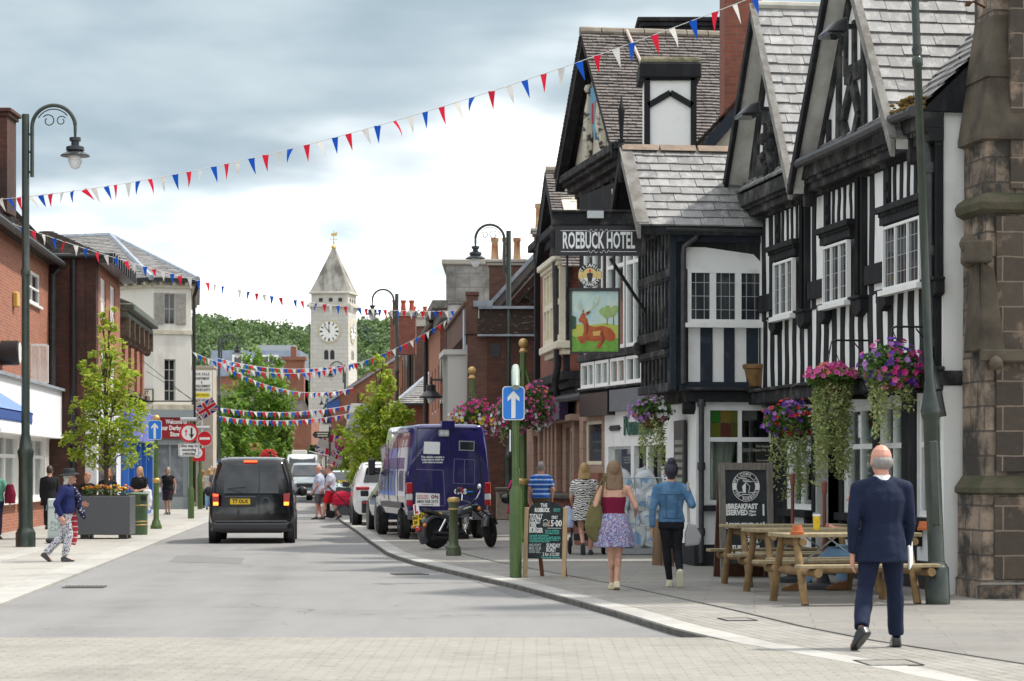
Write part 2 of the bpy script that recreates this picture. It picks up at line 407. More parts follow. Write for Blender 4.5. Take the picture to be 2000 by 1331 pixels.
# ---------------------------------------------------------------- camera, sun, sky
cam=bpy.data.cameras.new('camera'); co=bpy.data.objects.new('camera',cam); COL.objects.link(co)
co.location=(0,0,H); co.rotation_euler=(R_(90),0,0); cam.sensor_width=36; cam.lens=F*36/2000
cam.shift_y=(HV-665.5)/2000; cam.clip_end=6000; cam.clip_start=.5
cam.dof.use_dof=True; cam.dof.focus_distance=36; cam.dof.aperture_fstop=5.6
SC.camera=co
SC.view_settings.view_transform='Standard'; SC.view_settings.look='None'; SC.view_settings.exposure=1.12; SC.view_settings.gamma=1
SUNEL=57; SUNAZ=V((1.,.22,0)).normalized()
sl=bpy.data.lights.new('sun','SUN'); sl.energy=2.1; sl.angle=R_(3); sl.color=(1,.95,.87)
so=bpy.data.objects.new('sun',sl); COL.objects.link(so)
sd=V((SUNAZ.x*math.cos(R_(SUNEL)),SUNAZ.y*math.cos(R_(SUNEL)),math.sin(R_(SUNEL))))
so.rotation_euler=sd.to_track_quat('Z','Y').to_euler(); so.location=(60,10,80)
w=bpy.data.worlds.new('World'); SC.world=w; w.use_nodes=True
nt=w.node_tree; N=nt.nodes; bg=N['Background']; bg.inputs[1].default_value=.125
def wn(t,**k):
    n=N.new(t)
    for a,b in k.items(): setattr(n,a,b)
    return n
def wl(a,b): nt.links.new(a,b)
sky=wn('ShaderNodeTexSky',sky_type='NISHITA'); sky.sun_disc=False; sky.sun_elevation=R_(SUNEL); sky.sun_rotation=math.atan2(SUNAZ.x,SUNAZ.y)
tc=wn('ShaderNodeTexCoord'); sep=wn('ShaderNodeSeparateXYZ'); wl(tc.outputs['Generated'],sep.inputs[0])
def wm(op,a,b=0.):
    n=wn('ShaderNodeMath',operation=op)
    for x,i in ((a,0),(b,1)):
        if hasattr(x,'is_output'): wl(x,n.inputs[i])
        else: n.inputs[i].default_value=x
    return n.outputs[0]
def wnoise(sc,scale,detail=6,rough=.55,off=(0,0,0)):
    mp=wn('ShaderNodeMapping'); mp.inputs['Scale'].default_value=sc; mp.inputs['Location'].default_value=off; wl(tc.outputs['Generated'],mp.inputs[0])
    n=wn('ShaderNodeTexNoise'); n.inputs['Scale'].default_value=scale; n.inputs['Detail'].default_value=detail; n.inputs['Roughness'].default_value=rough
    wl(mp.outputs[0],n.inputs['Vector']); return n.outputs['Fac']
def wmap(x,a,b,c=0.,d=1.):
    n=wn('ShaderNodeMapRange',interpolation_type='SMOOTHSTEP'); wl(x,n.inputs[0])
    for i,q in ((1,a),(2,b),(3,c),(4,d)): n.inputs[i].default_value=q
    return n.outputs[0]
def wmix(f,a,b):
    n=wn('ShaderNodeMix',data_type='RGBA')
    for x,i in ((f,0),(a,6),(b,7)):
        if hasattr(x,'is_output'): wl(x,n.inputs[i])
        elif i==0: n.inputs[0].default_value=x
        else: n.inputs[i].default_value=tuple(x)+(1,)
    return n.outputs[2]
n1=wnoise((3,3,9),2.,4,.45,(.35,0,.2)); n2=wnoise((4,4,13),2.6,4,.45,(1.7,.4,.9))
# a grey bank of cloud hanging over the bright lower sky; its lower edge rises towards the right
edge=wm('ADD',wm('ADD',sep.outputs[2],wm('MULTIPLY',wm('SUBTRACT',n1,.5),.16)),wm('MULTIPLY',sep.outputs[0],-.17))
dark=wm('MULTIPLY',wmap(edge,.10,.165),wmap(sep.outputs[2],.6,.3))
c_dark=wmix(wmap(n2,.3,.75),(1.55,2.0,2.3),(2.45,2.85,3.1))
c_white=wmix(wmap(n2,.32,.56),(3.1,3.4,3.6),(8.2,8.2,8.1))
blue=wm('MULTIPLY',wm('MULTIPLY',wmap(n1,.5,.62),wmap(sep.outputs[0],.0,-.17)),wmap(sep.outputs[2],.17,.08))
c=wmix(wm('MULTIPLY',blue,.6),c_white,(3.6,5.6,6.9))
c=wmix(dark,c,c_dark)
c=wmix(wmap(sep.outputs[2],.35,.75,0,.22),c,sky.outputs[0])
wl(c,bg.inputs[0])
# ---------------------------------------------------------------- ground
def floor_mat(name,c1,c2,mortar,bw,bh,ms,rot,dirt,**k): return brick(name,c1,c2,mortar,bw,bh,ms,dirt=dirt,floor=1,rot=rot,rough=.8,**k)
def asphalt():
    t=NT('asphalt'); t.b.inputs['Roughness'].default_value=.85
    c=t.mix(t.ramp(t.noise(55,None,3,.8),.3,.75),(.15,.148,.143),(.215,.21,.203))
    c=t.mix(t.ramp(t.noise(260,None,2,.8),.35,.75),c,(.29,.285,.275))
    mp=t.new('ShaderNodeMapping'); mp.inputs['Scale'].default_value=(1.3,.16,1); mp.inputs['Rotation'].default_value=(0,0,.07); t.link(t.geo.outputs['Position'],mp.inputs[0])
    c=t.mix(t.ramp(t.noise(1.1,mp.outputs[0],6,.7),.45,.75),c,(.185,.183,.18))
    c=t.mix(t.ramp(t.noise(.35,None,5,.6),.5,.62),c,t.mix(.2,c,(.1,.1,.1)))
    px=t.new('ShaderNodeSeparateXYZ'); t.link(t.geo.outputs['Position'],px.inputs[0]); u=t.math('ADD',px.outputs[0],t.math('MULTIPLY',px.outputs[1],.0703))
    for x0 in (-2.55,-1.0):
        q=t.math('ABSOLUTE',t.math('SUBTRACT',t.math('ADD',u,t.math('MULTIPLY',t.noise(.4),.5)),x0+.25)); c=t.mix(t.math('MULTIPLY',t.ramp(q,.08,.4,(1,1,1,1),(0,0,0,1)),t.ramp(t.noise(1.3),.35,.7)),c,t.mix(.22,c,(.06,.06,.06)))
    cr=t.new('ShaderNodeTexVoronoi',i_Scale=.33,feature='DISTANCE_TO_EDGE'); nz=t.new('ShaderNodeTexNoise',i_Scale=2.); t.link(t.geo.outputs['Position'],nz.inputs['Vector']); av=t.new('ShaderNodeVectorMath',operation='ADD'); t.link(t.geo.outputs['Position'],av.inputs[0]); t.link(nz.outputs['Color'],av.inputs[1]); t.link(av.outputs[0],cr.inputs['Vector'])
    c=t.mix(t.math('MULTIPLY',t.ramp(cr.outputs['Distance'],.004,.009,(1,1,1,1),(0,0,0,1)),t.ramp(t.noise(.25),.5,.6)),c,t.mix(.5,c,(.05,.05,.05)))
    vo=t.new('ShaderNodeTexVoronoi',i_Scale=.9); t.link(t.geo.outputs['Position'],vo.inputs['Vector']); sp=t.new('ShaderNodeSeparateColor'); t.link(vo.outputs['Color'],sp.inputs[0])
    k=t.math('MULTIPLY',t.ramp(vo.outputs['Distance'],.02,.06,(1,1,1,1),(0,0,0,1)),t.math('GREATER_THAN',sp.outputs[0],.4)); c=t.mix(k,c,t.mix(sp.outputs[1],(.06,.06,.06),(.42,.41,.4)))
    t.base(c); t.bump(t.noise(170,None,2,.9),.5,.01); MATS['asphalt']=t.m; return t.m
ASPH=asphalt()
SETT=floor_mat('cream_setts',(.32,.302,.252),(.275,.262,.228),(.232,.22,.19),.22,.125,.01,.01,(.29,.275,.24),dscale=1.2,dlo=.4,dhi=.8,bump=.6)
SETTG=floor_mat('grey_setts',(.33,.305,.265),(.27,.255,.225),(.22,.205,.18),.24,.12,.011,1.38,(.3,.29,.27),dscale=1.2,bump=.8)
SLAB=floor_mat('paving_slabs',(.275,.258,.225),(.22,.212,.198),(.15,.14,.125),1.15,.5,.007,.1,(.2,.188,.168),dscale=.9,dlo=.4,dhi=.8,bump=.3)  # slab tone darkened to stand in for the inn's shade
SLABL=floor_mat('light_paving',(.44,.42,.37),(.37,.355,.32),(.26,.245,.215),.6,.3,.009,.07,(.34,.325,.295),dscale=.8,dlo=.4,dhi=.8,bump=.3)
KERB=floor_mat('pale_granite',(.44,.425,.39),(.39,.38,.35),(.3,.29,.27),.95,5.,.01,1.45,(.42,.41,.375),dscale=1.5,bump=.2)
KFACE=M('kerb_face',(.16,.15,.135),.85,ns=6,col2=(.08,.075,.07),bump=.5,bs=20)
MIRE=M('far_ground',(.12,.13,.09),.95,ns=.02,col2=(.07,.1,.04))
KH=.07
KR=[(3.6,14),(2.86,18),(1.95,20.96),(1.52,23),(1.09,25.8),(.6,28.6),(0,31.9),(-.6,34.7),(-1.19,37.5),(-1.6,39.6),(-2.0,42),(-2.3,44.2),(-3.1,52),(-3.9,60.2),(-5.23,73.1),(-7.8,110),(-19.7,280)]
def KL(Y): return -3.92-.0703*Y
def KRx(Y):
    for (a,b),(c,d) in zip(KR,KR[1:]):
        if b<=Y<=d: return a+(c-a)*(Y-b)/(d-b)
    return KR[-1][0]
def sheet(name,pts,z,mat,kind='structure'):
    o=MB().poly([(x,y,z) for x,y in pts]).build(name,mat); tag(o,kind=kind); return o
sheet('ground',[(-3000,-60),(3000,-60),(3000,5000),(-3000,5000)],-.03,MIRE)
sheet('road',[(KL(2),2),(9,2)]+[(KR[0][0]+.3,14)]+[(x+.3,y) for x,y in KR[1:]]+[(KL(280),280)],0,ASPH)
def offs(pts,d): # offset of polyline to its right side
    out=[]
    for i,p in enumerate(pts):
        a=V(pts[max(0,i-1)]); b=V(pts[min(len(pts)-1,i+1)]); t=(b-a).normalized(); out.append((p[0]+t.y*d,p[1]-t.x*d))
    return out
def strip(name,a,b,z0,z1,mat,kind='structure',par=None):
    mb=MB()
    rings=[[(p[0],p[1],z0),(q[0],q[1],z0),(q[0],q[1],z1),(p[0],p[1],z1)] for p,q in zip(a,b)]
    mb.loft(rings); o=mb.build(name,mat,par); 
    if kind: tag(o,kind=kind)
    return o
k1=offs(KR,.32); k2=offs(KR,1.25); k3=offs(KR,1.31)
strip('kerb',offs(KR,.02),k1,-.02,KH,KERB)
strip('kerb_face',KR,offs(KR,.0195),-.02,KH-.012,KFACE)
strip('sett_strip',k1,k2,-.02,KH-.004,SETTG)
strip('drain_channel',k2,k3,-.02,KH-.02,M('drain_slot',(.05,.05,.05),.9))
strip('pavement',k3,[(45,y) for x,y in KR],-.02,KH-.002,SLAB)
LY=[4,14,20,27,32,40,50,60,75,95,130,180,280]
kl=[(KL(y),y) for y in LY]; 
strip('kerb',kl,[(x-.5,y) for x,y in kl],-.02,.03,KERB)
strip('pavement',[(x-.5,y) for x,y in kl],[(x-40,y) for x,y in kl],-.02,.026,SLABL)
strip('crossing_band',[(-7.9,33),(-9.25,50)],[(-8.35,33),(-9.6,50)],.0,.032,KERB)
sheet('crossing',[(KL(8),8),(7,8),(4.4,12.5),(2.86,18.0),(1.95+.02,20.9),(1.75,21.62),(KL(21.6),21.62)],KH+.001,SETT)
mb=MB(); mb.hexa([V(p) for p in ((KL(21.6),21.62,-.01),(1.75,21.62,-.01),(1.75,22.0,-.012),(KL(21.6),22.0,-.012),(KL(21.6),21.62,KH),(1.75,21.62,KH),(1.75,21.9,.003),(KL(21.6),21.9,.003))])
tag(mb.build('crossing_ramp',ASPH),kind='structure')
PATCH=M('patched_asphalt',(.15,.148,.143),.88,ns=55,col2=(.205,.2,.194),bump=.4,bs=150)
mb=MB()
for pts in ([G(905,1128),G(1010,1168),G(1075,1160),G(985,1122)],[G(330,1098),G(470,1102),G(478,1090),G(345,1086)]): mb.poly([(p.x,p.y,.003) for p in pts])
tag(mb.build('road',PATCH),kind='structure')
# drain gratings, manholes
def grate(u,v,w,d,label,rz=.07,mat=M('worn_iron',(.1,.098,.095),.8),z=.004):
    p=G(u,v,z); t=thing('drain_grate',label,'drain grate',(p.x,p.y,z),rz)
    mb=MB(); n=9
    for i in range(n): mb.box((-w/2+w*(i+.5)/n,0,.004),(w/n*.45,d,.008))
    mb.box((0,-d/2,.004),(w,.03,.01)); mb.box((0,d/2,.004),(w,.03,.01)); mb.build('bars',mat,t,local=True)
    MB().box((0,0,.0015),(w,d,.002)).build('pit',M('dark_pit',(.07,.068,.065),.9),t,local=True)
grate(165,1147,.55,.45,'slotted iron drain grate in the asphalt near the left kerb')
grate(800,1122,.5,.4,'slotted iron drain grate beside the right kerb',.3)
def cover(u,v,w,d,label,rz):
    p=G(u,v,KH); t=thing('manhole_cover',label,'manhole cover',(p.x,p.y,KH),rz)
    mb=MB()
    for (c,s) in (((0,-d/2,.002),(w,.025,.004)),((0,d/2,.002),(w,.025,.004)),((-w/2,0,.002),(.025,d,.004)),((w/2,0,.002),(.025,d,.004))): mb.box(c,s)
    mb.build('frame',BLACKM,t,local=True); MB().box((0,0,.0005),(w-.03,d-.03,.003)).build('lid',SLAB,t,local=True)
cover(1735,1295,.42,.5,'square slab-filled manhole cover by the walking man\'s shoes',.1)
cover(1440,1210,.3,.4,'small manhole cover beside the drain channel',.15)
# ---------------------------------------------------------------- hill and wood
def hz(x,y):
    t=min(1,max(0,(y-480)/520)); t=t*t*(3-2*t)
    return 65*t+6*math.sin(x*.021+.6)*t+3*math.sin(x*.03)*t-2
mb=MB(); xs=[-900+60*i for i in range(31)]; ys=[450+50*j for j in range(24)]
mb.v=[(x,y,hz(x,y)) for y in ys for x in xs]; nx=len(xs)
mb.f=[(j*nx+i,j*nx+i+1,(j+1)*nx+i+1,(j+1)*nx+i) for j in range(len(ys)-1) for i in range(nx-1)]; mb.mi=[0]*len(mb.f)
tag(mb.build('hill',M('hill_grass',(.13,.19,.05),.95,ns=.02,col2=(.09,.14,.04)),smooth=True),kind='structure')
LFW=leafmat('wood_leaves',(.085,.15,.05),(.165,.24,.085),.25); LFC=leafmat('dark_wood_leaves',(.045,.085,.05),(.08,.13,.065),.2)  # distance haze mixed into both leaf colours, paler and bluer
def rv():
    while 1:
        p=V((random.uniform(-1,1),random.uniform(-1,1),random.uniform(-1,1)))
        if .01<p.length<1: return p
def leafq(mb,p,s,flat=.3,mi=0):
    n=rv().normalized(); n=V((n.x,n.y,abs(n.z)+flat)).normalized(); a=n.orthogonal().normalized(); a.rotate(Matrix.Rotation(random.uniform(0,6.28),3,n)) ; b=n.cross(a)
    k=len(mb.v); mb.v+=[tuple(p-a*s),tuple(p+b*s*.45-n*s*.1),tuple(p+a*s),tuple(p-b*s*.45-n*s*.1)]; mb.f.append((k,k+1,k+2,k+3)); mb.mi.append(mi)
mb=MB(); random.seed(11)
for i in range(3200):
    y=random.uniform(560,1010)**1; x=(random.uniform(330,1010)-1000)/F*y
    top=y>940 and random.random()<.55
    if 925<y<1005 and 520<1000+F*x/y<605 : continue
    r=random.uniform(1.3,2.7)*(1 if not top else .8); h=r*random.uniform(1.1,1.7); z0=hz(x,y)+h*.5
    nb=random.randint(2,4); bl=[(V((random.uniform(-.5,.5)*r,random.uniform(-.4,.4)*r,random.uniform(-.3,.8)*h)),random.uniform(.5,.8)*r) for _ in range(nb)]
    for c,br in bl:
        for _ in range(20):
            d=rv().normalized(); d.y=-abs(d.y) if random.random()<.8 else d.y
            leafq(mb,V((x,y,z0))+c+d*br*random.uniform(.75,1.05),random.uniform(.5,.95),.2,1 if (top or (i%9==0)) else 0)
wo=mb.build('hillside_wood',[LFW,LFC],recalc=False); tag(wo,'dense green woodland covering the far hillside behind the clock tower','woodland',kind='stuff')
# ---------------------------------------------------------------- trees
def tree(name,label,cat,base,trunk_h,blobs,n,ls,lm,r0=.06,limbs=10,flat=.3,seed=1,group=None,tips=1.,branch=BLACKT):
    random.seed(seed); b=V(base); t=thing(name,label,cat,base,group=group)
    top=max(c.z for c,_ in blobs); mb=MB(); H_=top
    mb.tube([b+V((random.uniform(-.02,.02)*i,0,H_*i/6)) for i in range(7)],[r0*(1-.13*i) for i in range(7)],8)
    for i in range(limbs):
        c,r=blobs[i%len(blobs)]; z=random.uniform(trunk_h*.8,min(c.z,H_*.8)); e=c+rv()*r*.6
        m=V((e.x*.45,e.y*.45,(z+e.z)/2+.05*H_*.3)); k=r0*.35
        mb.tube([b+V((0,0,z)),b+m,b+e],[k,k*.6,k*.2],5)
        for _ in range(2):
            e2=c+rv()*r; mb.tube([b+m,b+(m+e2)/2+V((0,0,.05)),b+e2],[k*.5,k*.35,k*.12],4)
    mb.build('trunk',branch,t,smooth=True)
    cb=MB(); W_=sum(r**2 for _,r in blobs)
    for c,r in blobs:
        k=int(n*r**2/W_)
        cl=[c+rv()*r for _ in range(max(6,k//14))]
        for i in range(k):
            q=random.choice(cl)+rv()*r*.28*tips; leafq(cb,b+q,random.uniform(.7,1.2)*ls,flat)
    cb.build('crown',lm,t,recalc=False); return t
LF1=leafmat('hornbeam_leaves',(.2,.35,.022),(.54,.58,.07),.5); LF2=leafmat('street_tree_leaves',(.2,.35,.025),(.52,.57,.065),.5)
LF3=leafmat('willow_leaves',(.09,.2,.018),(.22,.34,.05),.45); LF4=leafmat('dark_tree_leaves',(.03,.08,.012),(.07,.14,.025),.25)
# ================================================================ THE TIMBERED INN
def XM(Y,d=0): return 9.487-.149*Y
MF=Fr((XM(28.3),28.3),(XM(38.8),38.8),-1); A0=.75
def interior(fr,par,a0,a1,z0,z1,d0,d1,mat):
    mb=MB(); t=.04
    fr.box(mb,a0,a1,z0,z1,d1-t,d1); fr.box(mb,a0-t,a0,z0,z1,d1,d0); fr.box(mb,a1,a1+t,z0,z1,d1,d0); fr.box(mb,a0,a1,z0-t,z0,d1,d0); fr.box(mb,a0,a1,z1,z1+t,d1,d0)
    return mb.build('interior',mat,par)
inn=thing('timber_framed_inn','black and white half-timbered inn with two big slate gables and a lower projecting wing','inn',(XM(33),33,0))
def pz(fr,u,v,d=0): return fr.px(u,v,d)
random.seed(3)
LG=2.78; EV=5.82; LEN=MF.L
# first floor wall
mb=MB(); MF.box(mb,A0,LEN,LG,EV+.1,-.3,0); mb.build('wall',WHITER,inn)
mb=MB()
def stud(a,z0,z1,w,d=.018,mbx=None,fr=MF):
    k=3; lw=[w*random.uniform(.88,1.12) for _ in range(k+1)]; off=[random.uniform(-.025,.025) for _ in range(k+1)]
    L=[(a+off[i]-lw[i]/2,z0+(z1-z0)*i/k) for i in range(k+1)]; R=[(a+off[i]+lw[i]/2,z0+(z1-z0)*i/k) for i in range(k+1)]
    fr.poly(mbx if mbx is not None else mb,L+R[::-1],0.0,d+random.uniform(-.004,.004))
a=A0+.3
while a<LEN-.1: stud(a,LG,3.86,.205); a+=.425*random.uniform(.93,1.07)
wins=[(1729,1801),(1611,1659),(1514,1552)]; WZ=(3.85,4.66); wr=[]
for u0,u1 in wins:
    a0,a1=sorted((MF.a(u0,.12),MF.a(u1,.12))); wr.append((a0,a1))
prev=.1
for k,(a0,a1) in enumerate(wr):
    s0=a0-.42; s1=a1+.35
    # studs above lintel
    n=max(3,int((a1-a0+.3)/.28))
    for i in range(n): stud(a0-.1+(a1-a0+.2)*(i+.5)/n,4.92,5.5,.11)
    # posts and carved jambs
    MF.box(mb,a0-.44,a0-.16,3.75,5.5,0,.09); MF.box(mb,a1+.12,a1+.34,3.86,5.5,0,.045)
    for j in range(7): MF.box(mb,a1+.14,a1+.26,3.95+.2*j,4.06+.2*j,.045,.065)
    for j in range(2): MF.beam(mb,a0-.3,3.9,a0-.3,5.45,.16,.09,.12)
    MF.box(mb,a0-.14,a1+.14,4.69,4.8,.0,.16); MF.box(mb,a0-.2,a1+.2,4.84,4.92,0,.22)
    q=a0-.16
    while q<a1+.14: MF.box(mb,q,q+.05,4.79,4.85,0,.19); q+=.1
    # carved brackets below
    for (x0,x1) in ((a0-.5,a0-.02),(a1+.02,a1+.42)):
        MF.poly(mb,[(x0,3.84),(x1,3.84),(x1,3.72),(x0+(x1-x0)*.5,3.6),(x0,3.68)],0,.12); MF.box(mb,x0-.02,x1+.02,3.84,3.88,0,.15)
    # bay between windows
    nx=(wr[k+1][0]-.46) if k+1<len(wr) else LEN
    lo=a1+.36
    if nx-lo>.2:
        m=int((nx-lo)/.42)
        for i in range(m): stud(lo+(nx-lo)*(i+.75)/max(m,1),3.86,5.5,.19)
        MF.box(mb,lo,nx,4.0,4.26,0,.06)
MF.box(mb,A0-.01,A0+.2,LG,5.6,0,.09)
tb=mb.build('timbers',BLACKT,inn,bevel=.006)
for a0,a1 in wr: MF.window(inn,a0,a1,WZ[0],WZ[1],3,1,.1,.036,.03,name='window',sill=.05,lead=1,thick=.06)
# eaves cornice with dentils, gutter
mb=MB(); MF.box(mb,A0-.1,LEN+.1,5.5,5.62,0,.2); MF.box(mb,A0-.1,LEN+.1,5.66,5.86,0,.3)
q=A0-.1
while q<LEN: MF.box(mb,q,q+.06,5.6,5.67,0,.26); MF.box(mb,q+.02,q+.06,5.44,5.505,0,.1); q+=.115
mb.build('cornice',TIMB,inn,bevel=.01)
mb=MB(); mb.tube([MF.w(x,5.86-.01*math.sin(x*3),.4) for x in (.6,1.2,2,3,4.2,5.9)],.07,8); mb.build('gutter',PIPE,inn)
# gables
def gable(ac,apex,hw,sl,base,over,deep,seedv,dd=.1):
    random.seed(seedv)
    wl_=MB(); MF.poly(wl_,[(ac-hw,base),(ac+hw,base),(ac,apex)],-.15,dd); wl_.build('gable_wall',WHITER,inn)
    t=.13
    # roof slopes: boards + slates
    for sgn in (-1,1):
        s_=MB(); e=ac+sgn*(hw+.12); ez=base-.12*sl
        pts=[(ac,apex+.02),(e,ez+.02),(e,ez+.14),(ac,apex+.17)]
        MF.poly(s_,pts,-deep,over-.03); s_.build('roof',M('soffit_plaster',(.62,.61,.58),.85,ns=3,col2=(.45,.43,.4)),inn)
        s_=MB(); A=MF.w(e,ez+.142,over); B=MF.w(e,ez+.142,-deep); C=MF.w(ac,apex+.172,over); D=MF.w(ac,apex+.172,-deep)
        slates(s_,A,B,C,D,.2,.36,.016); s_.build('slates',SLATE,inn,recalc=False)
        # barge board (front) and verge
        s_=MB(); MF.poly(s_,[(ac,apex+.18),(ac,apex-.04),(e,ez-.08),(e,ez+.15)],over-.02,over+.05)
        s_.build('barge_board',BLACKT if sgn>0 else M('weathered_board',(.15,.14,.125),.85,ns=5,col2=(.26,.25,.235),bump=.4,bs=16),inn,bevel=.01)
        if sgn<0:
            s_=MB(); MF.poly(s_,[(ac,apex+.23),(ac,apex+.2),(e-.03,ez+.16),(e-.03,ez+.19)],over-.03,over+.07); s_.build('verge',MATS['weathered_board'],inn)
    s_=MB(); s_.tube([MF.w(ac,apex+.2,over),MF.w(ac,apex+.2,-deep)],.07,8); s_.build('ridge',STONEC,inn)
gable(3.72,8.6,2.3,1.29,5.62,.42,5.5,5); gable(8.25,8.36,2.05,1.33,5.62,.42,5.5,6)
mb=MB()
def gbeam(u0,v0,u1,v1,w,d0=.1,d1=.15): 
    a=MF.px(u0,v0,.1); b=MF.px(u1,v1,.1); MF.beam(mb,a[0],a[1],b[0],b[1],w,d0,d1)
for q in ((1660,0,1591,335,.3),(1643,110,1640,318,.16),(1690,60,1692,296,.16),(1712,170,1715,280,.13),(1622,235,1622,322,.13),(1655,150,1690,132,.24),(1672,40,1672,140,.12),(1656,35,1655,150,.1)): gbeam(*q)
for q in ((1668,165,1652,240,.14),(1652,240,1668,305,.16),(1672,165,1684,222,.14),(1684,222,1668,305,.16),(1664,150,1670,160,.2)): gbeam(*q,d0=.1,d1=.18)
for q in ((1500,120,1463,405,.2),(1484,230,1481,395,.1),(1492,232,1522,220,.2),(1497,235,1496,300,.05),(1506,230,1505,298,.05),(1515,225,1515,292,.05),(1528,260,1530,370,.12),(1475,300,1474,405,.08)): gbeam(*q)
a=MF.px(1486,305,.1); b=MF.px(1523,385,.1); MF.box(mb,min(a[0],b[0]),max(a[0],b[0]),5.86,a[1],.1,.17)
for k in range(26): 
    x=min(a[0],b[0])+.08+random.random()*.62; z=6.0+random.random()*.75; mb.sphere(MF.w(x,z,.19),random.uniform(.04,.08),6,(1,1,1.5))
for x in (6.08,10.2,1.3):
    MF.box(mb,x-.06,x+.06,5.3,5.85,.1,.24)
mb.build('gable_timbers',TIMB,inn,bevel=.008)
# main roof behind the gables and end wall
mb=MB(); slates(mb,MF.w(.62,5.9,.3),MF.w(LEN,5.9,.3),MF.w(.62,9.6,-3.6),MF.w(LEN,9.6,-3.6),.2,.36,.016); mb.build('slates',SLATE,inn,recalc=False)
mb=MB(); 
mb.prism([MF.w(.64,5.86,.28),MF.w(.64,9.55,-3.6),MF.w(.64,5.86,-7.5)],MF.d*(LEN-.64)); mb.build('roof',BLACKT,inn)
mb=MB(); random.seed(5)
for k in range(90): mb.sphere(MF.w(random.uniform(.65,1.3),5.86+random.random()*.18,.35+random.uniform(-.15,.1)),random.uniform(.02,.055),5,(1,1.4,.6))
mb.build('gutter_moss',M('dry_moss',(.2,.09,.03),.95,ns=20,col2=(.1,.11,.03)),inn)
# body
mb=MB(); MF.box(mb,A0,LEN,0,EV,-7.5,-1.6); mb.build('rear_range',WHITER,inn)
# ground floor
DG=-.22
GF=Fr(MF.w(0,0,DG),MF.w(LEN,0,DG),-1)
gw=[]
for (u0,u1) in ((1792,1866),(1720,1762),(1650,1705),(1538,1586)):
    a0,a1=sorted((GF.a(u0),GF.a(u1))); gw.append((a0,a1,.98,2.44))
da=sorted((GF.a(1594),GF.a(1640)))
mb=MB(); GF.wall(mb,A0,LEN,0,LG-.1,gw+[(da[0],da[1],.02,2.3)],.18); mb.build('ground_floor_wall',WHITER,inn)
mb=MB(); GF.box(mb,A0,LEN,0,.42,.0,.03); mb.build('plinth',M('black_plinth',(.025,.026,.03),.7,ns=8,col2=(.12,.11,.1),lo=.6,hi=.8),inn)
mb=MB()
edges=sorted([x for g in gw for x in g[:2]]+list(da))
for g0,g1 in ((gw[0][1],gw[1][0]),(gw[1][1],gw[2][0]),(gw[2][1],da[0]),(da[1],gw[3][0]),(gw[3][1],LEN),(A0,gw[0][0])):
    x=g0+.02
    while x<g1-.05: GF.box(mb,x,min(x+.3,g1-.02),.42,LG-.1,0,.02+random.uniform(0,.015)); x+=.34
for g in gw:
    GF.box(mb,g[0]-.08,g[1]+.08,.86,.97,0,.14)
    for x in (g[0]-.05,g[1]-.2): GF.poly(mb,[(x,.86),(x+.16,.86),(x+.14,.7),(x+.05,.6),(x,.6)],0,.1)
mb.build('timbers',BLACKT,inn,bevel=.01)
for g in gw: 
    w_=GF.window(inn,g[0],g[1],g[2],g[3],2,1,-.1,.07,.05,trans=.62,thick=.07,glass=GLASSC)
    mb=MB(); n=14
    for sx in (0,1):
        pts=[]; x0=g[0]+.03 if sx==0 else g[1]-.03
        for k in range(n+1):
            t=k/n; pts.append((x0+(.33*t*(1 if sx==0 else -1)),-.2-.03*math.sin(k*1.9)))
        for (x,d),(x2,d2) in zip(pts,pts[1:]): mb.poly([GF.w(x,g[2]+.03,d),GF.w(x2,g[2]+.03,d2),GF.w(x2,g[3]-.03,d2),GF.w(x,g[3]-.03,d)])
    mb.build('curtain',M('cream_curtain',(.55,.53,.43),.9),w_,recalc=False)
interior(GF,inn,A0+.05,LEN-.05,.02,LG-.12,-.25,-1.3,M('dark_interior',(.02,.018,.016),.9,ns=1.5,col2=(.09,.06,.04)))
dr=MB(); GF.box(dr,da[0]+.03,da[1]-.03,.03,2.28,-.55,-.5); dr.build('door',BLACKT,inn)
# ledge with lead top above the ground floor
mb=MB(); MF.box(mb,A0-.05,LEN-.3,LG-.2,LG-.02,-.25,.17); MF.poly(mb,[(A0-.08,LG-.02),(LEN-.3,LG-.02),(LEN-.3,LG+.03),(A0-.08,LG+.03)],-.02,.23)
q=A0
while q<LEN-.4: MF.box(mb,q,q+.16,LG-.26,LG-.2,-.2,.1); q+=.9
mb.build('ledge',TIMB,inn,bevel=.012)
mb=MB(); mb.tube([MF.w(A0+.06,5.7,.2),MF.w(A0+.06,5.2,.12),MF.w(A0+.06,3.05,.12)],.055,10)
for z in (5.2,4.2,3.1): mb.lathe([(.075,-.06),(.08,0),(.075,.06)],MF.w(A0+.06,z,.12),10)
mb.tube([MF.w(A0+.06,3.0,.12),MF.w(A0+.02,2.95,.16),MF.w(A0-.35,2.5,.16)],.05,10); mb.tube([MF.w(A0-.35,2.5,.16),MF.w(A0-.35,2.2,.1)],.045,10); mb.build('drainpipe',PIPE,inn,smooth=True)
mb=MB(); MF.box(mb,A0-.02,A0+.1,0,EV,-4,-.02); mb.build('end_wall',WHITER,inn)
